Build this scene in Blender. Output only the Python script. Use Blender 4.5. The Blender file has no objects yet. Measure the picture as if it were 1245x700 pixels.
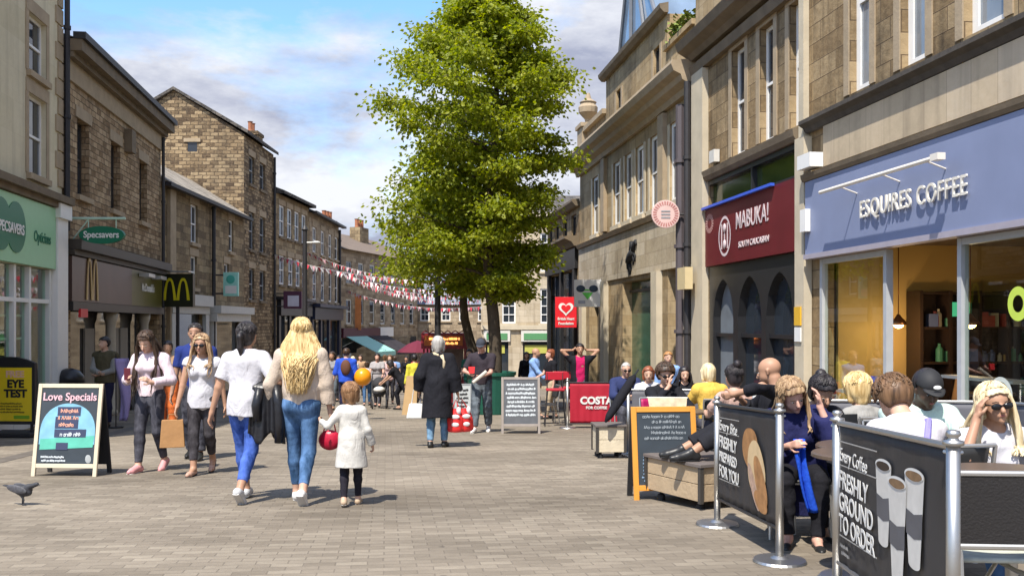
import bpy, math, random
import numpy as np
from mathutils import Vector, Matrix
from math import radians, sin, cos, pi
random.seed(7); RNG = np.random.default_rng(11)
SC = bpy.context.scene
COL = SC.collection
CZ = 1.24            # camera height; the ground falls gently away from it
SL = 0.0445
def G(y): return -SL * y
# ---------------------------------------------------------------- camera
cam = bpy.data.cameras.new('camera'); cam.lens = 33.25; cam.sensor_width = 36
cam.shift_y = 44 / 1245; cam.clip_start = 0.05; cam.clip_end = 3000
co = bpy.data.objects.new('camera', cam); COL.objects.link(co)
co.location = (0, 0, CZ); co.rotation_euler = (radians(90), 0, 0); SC.camera = co
# ---------------------------------------------------------------- sun and sky
SUN_EL = radians(58)
sd = Vector((0.40, 0.915, 0)).normalized()          # where shadows fall
toward = Vector((-sd.x * cos(SUN_EL), -sd.y * cos(SUN_EL), sin(SUN_EL)))
sun = bpy.data.lights.new('sun', 'SUN'); sun.energy = 4.4; sun.angle = radians(0.6); sun.color = (1.0, 0.94, 0.84)
so = bpy.data.objects.new('sun', sun); COL.objects.link(so)
so.rotation_euler = toward.to_track_quat('Z', 'Y').to_euler(); so.location = (-20, -20, 40)
W = bpy.data.worlds.new('World'); SC.world = W; W.use_nodes = True
def build_world():
    nt = W.node_tree; nt.nodes.clear(); N = nt.nodes.new; L = nt.links.new
    out = N('ShaderNodeOutputWorld'); bg = N('ShaderNodeBackground'); bg.inputs['Strength'].default_value = 0.15
    sky = N('ShaderNodeTexSky'); sky.sky_type = 'NISHITA'; sky.sun_disc = False
    sky.sun_elevation = SUN_EL; sky.sun_rotation = math.atan2(toward.x, toward.y)
    sky.air_density = 1.0; sky.dust_density = 0.6; sky.ozone_density = 2.5; sky.altitude = 50
    tc = N('ShaderNodeTexCoord')
    mp = N('ShaderNodeMapping'); mp.inputs['Scale'].default_value = (1.0, 1.0, 2.3); mp.inputs['Location'].default_value = (0.42, 0.3, 0.15)
    L(tc.outputs['Generated'], mp.inputs['Vector'])
    n1 = N('ShaderNodeTexNoise'); n1.inputs['Scale'].default_value = 2.6; n1.inputs['Detail'].default_value = 9; n1.inputs['Roughness'].default_value = 0.6
    n1.inputs['Distortion'].default_value = 0.25
    L(mp.outputs[0], n1.inputs['Vector'])
    sep = N('ShaderNodeSeparateXYZ'); L(tc.outputs['Generated'], sep.inputs[0])
    # heavier bank of cloud low over the street, thinner veil above
    band = N('ShaderNodeMapRange'); band.inputs['From Min'].default_value = 0.36; band.inputs['From Max'].default_value = 0.16
    band.inputs['To Min'].default_value = 0.0; band.inputs['To Max'].default_value = 0.12
    L(sep.outputs['Z'], band.inputs['Value'])
    right = N('ShaderNodeMapRange'); right.inputs['From Min'].default_value = -0.30; right.inputs['From Max'].default_value = 0.15
    right.inputs['To Min'].default_value = -0.03; right.inputs['To Max'].default_value = 0.07
    L(sep.outputs['X'], right.inputs['Value'])
    a1 = N('ShaderNodeMath'); a1.operation = 'ADD'; L(n1.outputs['Fac'], a1.inputs[0]); L(band.outputs[0], a1.inputs[1])
    a2 = N('ShaderNodeMath'); a2.operation = 'ADD'; L(a1.outputs[0], a2.inputs[0]); L(right.outputs[0], a2.inputs[1])
    cr = N('ShaderNodeValToRGB'); cr.color_ramp.elements[0].position = 0.475; cr.color_ramp.elements[1].position = 0.64
    L(a2.outputs[0], cr.inputs[0])
    n2 = N('ShaderNodeTexNoise'); n2.inputs['Scale'].default_value = 4.5; n2.inputs['Detail'].default_value = 10; n2.inputs['Roughness'].default_value = 0.62
    mp2 = N('ShaderNodeMapping'); mp2.inputs['Scale'].default_value = (1, 1, 2.6); mp2.inputs['Location'].default_value = (3.1, 0.4, 0.9)
    L(tc.outputs['Generated'], mp2.inputs['Vector']); L(mp2.outputs[0], n2.inputs['Vector'])
    cc = N('ShaderNodeValToRGB')
    cc.color_ramp.elements[0].position = 0.36; cc.color_ramp.elements[0].color = (1.75, 1.9, 2.5, 1)
    cc.color_ramp.elements[1].position = 0.62; cc.color_ramp.elements[1].color = (3.9, 4.0, 4.25, 1)
    L(n2.outputs['Fac'], cc.inputs[0])
    hs = N('ShaderNodeHueSaturation'); hs.inputs['Saturation'].default_value = 1.15; hs.inputs['Value'].default_value = 1.25
    L(sky.outputs[0], hs.inputs['Color'])
    mx = N('ShaderNodeMixRGB'); L(cr.outputs[0], mx.inputs[0]); L(hs.outputs[0], mx.inputs[1]); L(cc.outputs[0], mx.inputs[2])
    L(mx.outputs[0], bg.inputs['Color']); L(bg.outputs[0], out.inputs['Surface'])
build_world()
SC.view_settings.view_transform = 'Standard'; SC.view_settings.look = 'None'
SC.view_settings.exposure = 0.72; SC.view_settings.gamma = 1.0
SC.render.engine = 'CYCLES'
cy = SC.cycles; cy.max_bounces = 6; cy.diffuse_bounces = 3; cy.glossy_bounces = 3; cy.transmission_bounces = 5
cy.transparent_max_bounces = 8; cy.caustics_reflective = False; cy.caustics_refractive = False; cy.use_denoising = True
cy.sample_clamp_indirect = 4.0
# ---------------------------------------------------------------- object helpers
def tag(o, label=None, cat=None, group=None, kind=None):
    if label: o['label'] = label
    if cat: o['category'] = cat
    if group: o['group'] = group
    if kind: o['kind'] = kind
    return o
def empty(name, loc, label=None, cat=None, group=None, rz=0.0):
    o = bpy.data.objects.new(name, None); COL.objects.link(o); o.empty_display_size = 0.2
    o.location = loc; o.rotation_euler = (0, 0, rz)
    return tag(o, label, cat, group)
def copy_tree(o, parent=None):
    c = o.copy(); COL.objects.link(c)
    if parent is not None: c.parent = parent
    for ch in list(o.children): copy_tree(ch, c)
    return c
class MB:
    def __init__(s): s.v = []; s.f = []; s.m = []; s.cur = 0
    def quad(s, *p):
        n = len(s.v); s.v += [tuple(q) for q in p]; s.f.append(tuple(range(n, n + len(p)))); s.m.append(s.cur); return s
    def raw(s, vs, fs):
        n = len(s.v); s.v += [tuple(q) for q in vs]
        for f in fs: s.f.append(tuple(i + n for i in f)); s.m.append(s.cur)
        return s
    def hexa(s, p):   # p: 8 points, bottom 0-3 ccw then top 4-7
        return s.raw(p, [(3,2,1,0),(4,5,6,7),(0,1,5,4),(1,2,6,5),(2,3,7,6),(3,0,4,7)])
    def box(s, x0, x1, y0, y1, z0, z1):
        return s.hexa([(x0,y0,z0),(x1,y0,z0),(x1,y1,z0),(x0,y1,z0),(x0,y0,z1),(x1,y0,z1),(x1,y1,z1),(x0,y1,z1)])
    def wbox(s, F, u0, u1, z0, z1, d0, d1, z0b=None, z1b=None):
        if u1 < u0: u0, u1 = u1, u0
        z0b = z0 if z0b is None else z0b; z1b = z1 if z1b is None else z1b
        P = F.p
        return s.hexa([P(u0,z0,d1),P(u1,z0b,d1),P(u1,z0b,d0),P(u0,z0,d0),P(u0,z1,d1),P(u1,z1b,d1),P(u1,z1b,d0),P(u0,z1,d0)] if F.flip else
                      [P(u0,z0,d0),P(u1,z0b,d0),P(u1,z0b,d1),P(u0,z0,d1),P(u0,z1,d0),P(u1,z1b,d0),P(u1,z1b,d1),P(u0,z1,d1)])
    def prism(s, F, pts, u0, u1):    # pts (z,d) profile extruded along the wall
        n = len(pts); a = [F.p(u0, z, d) for z, d in pts]; b = [F.p(u1, z, d) for z, d in pts]
        s.raw(a + b, [tuple(range(n)), tuple(range(2*n-1, n-1, -1))] + [(i, n+i, n+(i+1) % n, (i+1) % n) for i in range(n)]); return s
    def tube(s, pts, r, n=8, cap=True):
        pts = [Vector(p) for p in pts]; k = len(pts); rs = r if isinstance(r, (list, tuple)) else [r]*k
        rings = []; up = Vector((0.123, 0.31, 0.94)).normalized()
        base = len(s.v)
        prev = None
        for i, p in enumerate(pts):
            t = (pts[min(i+1, k-1)] - pts[max(i-1, 0)])
            t = t.normalized() if t.length > 1e-9 else Vector((0,0,1))
            a = prev if prev is not None else (up if abs(t.dot(up)) < 0.9 else Vector((1,0,0)))
            a = (a - t*a.dot(t)).normalized(); prev = a; b = t.cross(a)
            for j in range(n):
                q = 2*pi*j/n; s.v.append(tuple(p + (a*cos(q) + b*sin(q))*rs[i]))
        for i in range(k-1):
            for j in range(n):
                s.f.append((base+i*n+j, base+i*n+(j+1) % n, base+(i+1)*n+(j+1) % n, base+(i+1)*n+j)); s.m.append(s.cur)
        if cap:
            s.f.append(tuple(base+j for j in range(n-1, -1, -1))); s.m.append(s.cur)
            s.f.append(tuple(base+(k-1)*n+j for j in range(n))); s.m.append(s.cur)
        return s
    def lathe(s, c, prof, n=20):     # prof list (r,z)
        base = len(s.v)
        for r, z in prof:
            for j in range(n): s.v.append((c[0]+r*cos(2*pi*j/n), c[1]+r*sin(2*pi*j/n), c[2]+z))
        for i in range(len(prof)-1):
            for j in range(n):
                s.f.append((base+i*n+j, base+i*n+(j+1) % n, base+(i+1)*n+(j+1) % n, base+(i+1)*n+j)); s.m.append(s.cur)
        s.f.append(tuple(base+j for j in range(n-1,-1,-1))); s.m.append(s.cur)
        s.f.append(tuple(base+(len(prof)-1)*n+j for j in range(n))); s.m.append(s.cur)
        return s
    def ell(s, c, r, n=12, m=8, rot=None):
        prof = []; base = len(s.v); c = Vector(c)
        for i in range(m+1):
            th = pi*i/m
            for j in range(n):
                q = Vector((r[0]*sin(th)*cos(2*pi*j/n), r[1]*sin(th)*sin(2*pi*j/n), -r[2]*cos(th)))
                if rot is not None: q = rot @ q
                s.v.append(tuple(c+q))
        for i in range(m):
            for j in range(n):
                s.f.append((base+i*n+j, base+i*n+(j+1) % n, base+(i+1)*n+(j+1) % n, base+(i+1)*n+j)); s.m.append(s.cur)
        return s
    def grid(s, fn, nu, nv):
        base = len(s.v)
        for i in range(nu+1):
            for j in range(nv+1): s.v.append(tuple(fn(i/nu, j/nv)))
        for i in range(nu):
            for j in range(nv):
                a = base+i*(nv+1)+j; s.f.append((a, a+nv+1, a+nv+2, a+1)); s.m.append(s.cur)
        return s
    def build(s, name, mat, parent=None, org=None, smooth=False, bevel=0, label=None, loc=None, solid=0, uv=True):
        o3 = Vector(org) if org is not None else Vector((0,0,0))
        me = bpy.data.meshes.new(name)
        V = np.array(s.v, dtype=np.float64).reshape(-1, 3) - np.array(o3)
        me.from_pydata(V.tolist(), [], s.f)
        mats = mat if isinstance(mat, (list, tuple)) else [mat]
        for m in mats: me.materials.append(m)
        if len(mats) > 1: me.polygons.foreach_set('material_index', s.m)
        if uv: box_uv(me, o3)
        if smooth: me.polygons.foreach_set('use_smooth', [True]*len(me.polygons))
        o = bpy.data.objects.new(name, me); COL.objects.link(o)
        if parent is not None: o.parent = parent
        if loc is not None: o.location = loc
        if bevel:
            b = o.modifiers.new('bevel', 'BEVEL'); b.width = bevel; b.segments = 2; b.limit_method = 'ANGLE'
        if solid:
            b = o.modifiers.new('solid', 'SOLIDIFY'); b.thickness = solid
        if label: o['label'] = label
        me.validate(clean_customdata=False)
        return o
def box_uv(me, org):
    nl = len(me.loops)
    if nl == 0: return
    npoly = len(me.polygons)
    nrm = np.zeros(npoly*3); me.polygons.foreach_get('normal', nrm); nrm = nrm.reshape(-1, 3)
    tot = np.zeros(npoly, int); me.polygons.foreach_get('loop_total', tot)
    vi = np.zeros(nl, int); me.loops.foreach_get('vertex_index', vi)
    co_ = np.zeros(len(me.vertices)*3); me.vertices.foreach_get('co', co_); co_ = co_.reshape(-1, 3) + np.array(org)
    ln = np.repeat(nrm, tot, axis=0); P = co_[vi]
    h = np.abs(ln[:, 2]) > 0.75
    t = np.stack([-ln[:, 1], ln[:, 0]], 1); L = np.linalg.norm(t, axis=1); L[L < 1e-6] = 1; t /= L[:, None]
    u = np.where(h, P[:, 0], P[:, 0]*t[:, 0] + P[:, 1]*t[:, 1]); v = np.where(h, P[:, 1], P[:, 2])
    lay = me.uv_layers.new(name='UVMap'); lay.data.foreach_set('uv', np.stack([u, v], 1).ravel())
class Frame:
    """a facade line: p(u along, z above the camera, d out towards the street)"""
    def __init__(s, A, B, side):
        s.A = Vector((A[0], A[1])); d = Vector((B[0]-A[0], B[1]-A[1])); s.len = d.length; s.t = d.normalized()
        s.n = Vector((s.t.y, -s.t.x))
        if s.n.dot(Vector((side, 0)) if isinstance(side, (int, float)) else Vector(side)) < 0: s.n = -s.n
        s.flip = (s.t.x*s.n.y - s.t.y*s.n.x) < 0
    def p(s, u, z, d=0): q = s.A + s.t*u + s.n*d; return (q.x, q.y, z + CZ)
    def uY(s, Y): return (Y - s.A.y) / s.t.y
    def rz(s): return math.atan2(s.t.y, s.t.x)
# ---------------------------------------------------------------- materials
def newmat(name):
    m = bpy.data.materials.new(name); m.use_nodes = True; nt = m.node_tree
    b = nt.nodes['Principled BSDF']; return m, nt, b
_mc = {}
def flat(name, col, rough=0.6, metal=0.0, var=0.12, scale=8.0, bump=0.0, bscale=60.0, spec=0.4, emit=None, estr=1.0, coat=0):
    if name in _mc: return _mc[name]
    m, nt, b = newmat(name); N = nt.nodes.new; L = nt.links.new
    tc = N('ShaderNodeTexCoord'); n = N('ShaderNodeTexNoise'); n.inputs['Scale'].default_value = scale; n.inputs['Detail'].default_value = 6
    L(tc.outputs['Object'], n.inputs['Vector'])
    mx = N('ShaderNodeMixRGB'); mx.inputs[1].default_value = tuple(c*(1-var) for c in col) + (1,); mx.inputs[2].default_value = tuple(min(1, c*(1+var)) for c in col) + (1,)
    L(n.outputs['Fac'], mx.inputs[0]); L(mx.outputs[0], b.inputs['Base Color'])
    b.inputs['Roughness'].default_value = rough; b.inputs['Metallic'].default_value = metal; b.inputs['Specular IOR Level'].default_value = spec
    b.inputs['Coat Weight'].default_value = coat
    if bump:
        n2 = N('ShaderNodeTexNoise'); n2.inputs['Scale'].default_value = bscale; n2.inputs['Detail'].default_value = 4; L(tc.outputs['Object'], n2.inputs['Vector'])
        bp = N('ShaderNodeBump'); bp.inputs['Strength'].default_value = bump; bp.inputs['Distance'].default_value = 0.01
        L(n2.outputs['Fac'], bp.inputs['Height']); L(bp.outputs[0], b.inputs['Normal'])
    if emit is not None:
        b.inputs['Emission Color'].default_value = tuple(emit) + (1,); b.inputs['Emission Strength'].default_value = estr
    _mc[name] = m; return m
def stone(name, c1, c2, c3, mortar, bw=0.34, bh=0.16, msize=0.012, grime=(0.05,0.045,0.04), gamt=0.35, bump=0.5, off=0.5, fine=0.4, streak=0.35):
    """masonry in metres on UV: three stone tones, mortar, soot patches and vertical streaks"""
    m, nt, b = newmat(name); N = nt.nodes.new; L = nt.links.new
    uv = N('ShaderNodeUVMap'); uv.uv_map = 'UVMap'
    wob = N('ShaderNodeTexNoise'); wob.inputs['Scale'].default_value = 1.8; wob.inputs['Detail'].default_value = 3; L(uv.outputs[0], wob.inputs['Vector'])
    ws = N('ShaderNodeVectorMath'); ws.operation = 'SCALE'; ws.inputs['Scale'].default_value = 0.03*fine*2; L(wob.outputs['Color'], ws.inputs[0])
    wob2 = N('ShaderNodeTexNoise'); wob2.inputs['Scale'].default_value = 6.5; wob2.inputs['Detail'].default_value = 4; L(uv.outputs[0], wob2.inputs['Vector'])
    ws2 = N('ShaderNodeVectorMath'); ws2.operation = 'SCALE'; ws2.inputs['Scale'].default_value = 0.11*fine; L(wob2.outputs['Color'], ws2.inputs[0])
    ad0 = N('ShaderNodeVectorMath'); L(uv.outputs[0], ad0.inputs[0]); L(ws2.outputs[0], ad0.inputs[1])
    ad = N('ShaderNodeVectorMath'); L(ad0.outputs[0], ad.inputs[0]); L(ws.outputs[0], ad.inputs[1])
    br = N('ShaderNodeTexBrick'); br.offset = off; br.inputs['Scale'].default_value = 1.0
    br.inputs['Brick Width'].default_value = bw; br.inputs['Row Height'].default_value = bh; br.inputs['Mortar Size'].default_value = msize
    br.inputs['Mortar Smooth'].default_value = 0.4 + 0.6*min(1, fine); br.inputs['Bias'].default_value = 0.0
    br.inputs['Color1'].default_value = (0,0,0,1); br.inputs['Color2'].default_value = (1,1,1,1); br.inputs['Mortar'].default_value = (0.5,0.5,0.5,1)
    L(ad.outputs[0], br.inputs['Vector'])
    cr = N('ShaderNodeValToRGB'); e = cr.color_ramp.elements
    e[0].position = 0.0; e[0].color = tuple(c1)+(1,); e[1].position = 1.0; e[1].color = tuple(c3)+(1,)
    k = e.new(0.5); k.color = tuple(c2)+(1,)
    nf = N('ShaderNodeTexNoise'); nf.inputs['Scale'].default_value = 9; nf.inputs['Detail'].default_value = 8; nf.inputs['Roughness'].default_value = 0.65; L(uv.outputs[0], nf.inputs['Vector'])
    mm = N('ShaderNodeMath'); mm.operation = 'MULTIPLY_ADD'; mm.inputs[1].default_value = 1.5; mm.inputs[2].default_value = -0.75; L(nf.outputs['Fac'], mm.inputs[0])
    sp = N('ShaderNodeSeparateColor'); L(br.outputs['Color'], sp.inputs[0])
    sm = N('ShaderNodeMath'); L(sp.outputs[0], sm.inputs[0]); L(mm.outputs[0], sm.inputs[1]); L(sm.outputs[0], cr.inputs[0])
    mo = N('ShaderNodeMixRGB'); mo.inputs[2].default_value = tuple(mortar)+(1,); L(br.outputs['Fac'], mo.inputs[0]); L(cr.outputs[0], mo.inputs[1])
    # soot: big patches and streaks running down
    g1 = N('ShaderNodeTexNoise'); g1.inputs['Scale'].default_value = 0.55; g1.inputs['Detail'].default_value = 8; g1.inputs['Roughness'].default_value = 0.7; L(uv.outputs[0], g1.inputs['Vector'])
    mp = N('ShaderNodeMapping'); mp.inputs['Scale'].default_value = (5.0, 0.35, 1); L(uv.outputs[0], mp.inputs['Vector'])
    g2 = N('ShaderNodeTexNoise'); g2.inputs['Scale'].default_value = 1.0; g2.inputs['Detail'].default_value = 6; L(mp.outputs[0], g2.inputs['Vector'])
    r1 = N('ShaderNodeMapRange'); r1.inputs['From Min'].default_value = 0.45; r1.inputs['From Max'].default_value = 0.75; r1.inputs['To Max'].default_value = gamt*1.6; L(g1.outputs['Fac'], r1.inputs['Value'])
    r2 = N('ShaderNodeMapRange'); r2.inputs['From Min'].default_value = 0.5; r2.inputs['From Max'].default_value = 0.8; r2.inputs['To Max'].default_value = streak; L(g2.outputs['Fac'], r2.inputs['Value'])
    sa = N('ShaderNodeMath'); sa.use_clamp = True; L(r1.outputs[0], sa.inputs[0]); L(r2.outputs[0], sa.inputs[1])
    gm = N('ShaderNodeMixRGB'); gm.inputs[2].default_value = tuple(grime)+(1,); L(sa.outputs[0], gm.inputs[0]); L(mo.outputs[0], gm.inputs[1])
    L(gm.outputs[0], b.inputs['Base Color']); b.inputs['Roughness'].default_value = 0.9; b.inputs['Specular IOR Level'].default_value = 0.2
    inv = N('ShaderNodeMath'); inv.operation = 'MULTIPLY_ADD'; inv.inputs[1].default_value = -1.0; L(br.outputs['Fac'], inv.inputs[0]); L(nf.outputs['Fac'], inv.inputs[2])
    bp = N('ShaderNodeBump'); bp.inputs['Strength'].default_value = bump; bp.inputs['Distance'].default_value = 0.03; L(inv.outputs[0], bp.inputs['Height']); L(bp.outputs[0], b.inputs['Normal'])
    return m
S_RUBBLE = stone('brown coursed stone', (0.21,0.135,0.07), (0.38,0.265,0.155), (0.50,0.37,0.225), (0.16,0.115,0.07), 0.30, 0.14, 0.012, gamt=0.22, bump=0.8)
S_GABLE = stone('weathered gable stone', (0.10,0.068,0.042), (0.28,0.20,0.115), (0.40,0.30,0.18), (0.13,0.095,0.065), 0.33, 0.15, 0.018, gamt=0.35, bump=0.9, fine=0.7)
S_LOW = stone('dark sooty stone', (0.17,0.125,0.075), (0.29,0.215,0.125), (0.38,0.295,0.175), (0.12,0.09,0.06), 0.5, 0.24, 0.01, gamt=0.3)
S_ASH = stone('tan ashlar', (0.35,0.25,0.135), (0.40,0.295,0.165), (0.44,0.335,0.20), (0.24,0.17,0.10), 0.62, 0.30, 0.006, grime=(0.045,0.033,0.02), gamt=0.5, bump=0.25, fine=0.05, streak=0.5)
S_ASHL = stone('pale ashlar', (0.42,0.34,0.23), (0.50,0.42,0.30), (0.56,0.48,0.36), (0.28,0.22,0.16), 0.8, 0.34, 0.006, grime=(0.12,0.09,0.06), gamt=0.28, bump=0.2, fine=0.05, streak=0.4)
S_ASHD = stone('soot stained ashlar', (0.20,0.135,0.07), (0.29,0.205,0.11), (0.38,0.28,0.16), (0.13,0.09,0.055), 0.52, 0.30, 0.009, grime=(0.035,0.028,0.02), gamt=0.5, bump=0.45, fine=0.1, streak=0.6)
S_CREAM = stone('cream painted render', (0.60,0.53,0.36), (0.64,0.57,0.40), (0.67,0.60,0.43), (0.56,0.49,0.34), 1.2, 0.6, 0.003, grime=(0.2,0.17,0.12), gamt=0.16, bump=0.1, fine=0.05, streak=0.35)
S_FAR = stone('honey stone terrace', (0.24,0.18,0.12), (0.36,0.28,0.19), (0.45,0.36,0.25), (0.2,0.16,0.12), 0.5, 0.25, 0.01, gamt=0.25)
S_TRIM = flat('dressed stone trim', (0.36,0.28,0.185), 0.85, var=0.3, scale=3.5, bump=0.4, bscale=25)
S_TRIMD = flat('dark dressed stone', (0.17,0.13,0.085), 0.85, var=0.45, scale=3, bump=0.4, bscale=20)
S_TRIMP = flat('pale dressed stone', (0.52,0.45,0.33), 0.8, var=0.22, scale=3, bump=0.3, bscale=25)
SLATE = stone('slate roofing', (0.07,0.065,0.06), (0.11,0.10,0.09), (0.16,0.14,0.12), (0.03,0.03,0.03), 0.3, 0.22, 0.01, gamt=0.2, bump=0.6)
SLATEP = stone('weathered stone slates', (0.24,0.21,0.17), (0.33,0.29,0.24), (0.42,0.37,0.3), (0.10,0.09,0.08), 0.4, 0.25, 0.012, gamt=0.3, bump=0.6)
WHITE = flat('white paint', (0.78,0.77,0.74), 0.45, var=0.06)
OFFW = flat('off white paint', (0.62,0.60,0.55), 0.5, var=0.12)
BLACKP = flat('black paint', (0.022,0.022,0.024), 0.35, var=0.2)
BLACKM = flat('matt black', (0.018,0.018,0.02), 0.7, var=0.2)
IRON = flat('cast iron', (0.03,0.028,0.03), 0.55, var=0.25)
STEEL = flat('brushed steel', (0.50,0.49,0.47), 0.42, metal=1.0, var=0.08, scale=30)
ALU = flat('dull aluminium', (0.55,0.55,0.54), 0.42, metal=0.9, var=0.08)
GREYP = flat('grey paint', (0.30,0.31,0.32), 0.5)
def glassdark(name, col=(0.02,0.026,0.034), rough=0.04):
    m, nt, b = newmat(name); N = nt.nodes.new; L = nt.links.new
    uv = N('ShaderNodeUVMap'); uv.uv_map = 'UVMap'; n = N('ShaderNodeTexNoise'); n.inputs['Scale'].default_value = 1.2; n.inputs['Detail'].default_value = 3
    L(uv.outputs[0], n.inputs['Vector'])
    mx = N('ShaderNodeMixRGB'); mx.inputs[1].default_value = tuple(c*0.5 for c in col)+(1,); mx.inputs[2].default_value = tuple(c*2.0 for c in col)+(1,)
    L(n.outputs['Fac'], mx.inputs[0]); L(mx.outputs[0], b.inputs['Base Color']); b.inputs['Roughness'].default_value = rough; b.inputs['Specular IOR Level'].default_value = 0.9
    bp = N('ShaderNodeBump'); bp.inputs['Strength'].default_value = 0.06; bp.inputs['Distance'].default_value = 0.02; L(n.outputs['Fac'], bp.inputs['Height']); L(bp.outputs[0], b.inputs['Normal'])
    return m
PANE = glassdark('window glass'); PANEB = glassdark('pale curtained glass', (0.16,0.18,0.20))
def shopglass(name, tint=(0.9,0.95,0.92), refl=0.12):
    m = bpy.data.materials.new(name); m.use_nodes = True; nt = m.node_tree; nt.nodes.clear(); N = nt.nodes.new; L = nt.links.new
    o = N('ShaderNodeOutputMaterial'); t = N('ShaderNodeBsdfTransparent'); t.inputs[0].default_value = tint+(1,)
    g = N('ShaderNodeBsdfGlossy'); g.inputs['Roughness'].default_value = 0.015; fr = N('ShaderNodeFresnel'); fr.inputs['IOR'].default_value = 1.55
    ad = N('ShaderNodeMath'); ad.operation = 'ADD'; ad.use_clamp = True; ad.inputs[1].default_value = refl; L(fr.outputs[0], ad.inputs[0])
    ge = N('ShaderNodeNewGeometry'); iv = N('ShaderNodeMath'); iv.operation = 'SUBTRACT'; iv.inputs[0].default_value = 1; L(ge.outputs['Backfacing'], iv.inputs[1]); ml = N('ShaderNodeMath'); ml.operation = 'MULTIPLY'; L(ad.outputs[0], ml.inputs[0]); L(iv.outputs[0], ml.inputs[1])
    mx = N('ShaderNodeMixShader'); L(ml.outputs[0], mx.inputs[0]); L(t.outputs[0], mx.inputs[1]); L(g.outputs[0], mx.inputs[2]); L(mx.outputs[0], o.inputs[0])
    return m
SHOPG = shopglass('shop window glass')
def text(parent, body, size, mat, loc, rot, name='lettering', ext=0.004, bold=0.0, sx=1.0, align='CENTER', shear=0.0, space=1.0, label=None):
    c = bpy.data.curves.new(name, 'FONT'); c.body = body; c.size = size; c.extrude = ext; c.offset = bold; c.align_x = align; c.align_y = 'CENTER'; c.shear = shear
    c.space_character = space; c.resolution_u = 4
    c.materials.append(mat)
    o = bpy.data.objects.new(name, c); COL.objects.link(o); o.parent = parent; o.location = loc; o.rotation_euler = rot; o.scale = (sx, 1, 1)
    if label: o['label'] = label
    return o
def ftext(F, parent, org, body, u, z, d, size, mat, **kw):
    """text on a facade, reading left to right for someone in the street"""
    q = Vector(F.p(u, z, d)) - Vector(org)
    # outward normal n; right-hand direction of the reader
    ang = math.atan2(F.n.y, F.n.x) + pi/2
    return text(parent, body, size, mat, q, (pi/2, 0, ang), **kw)
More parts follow.
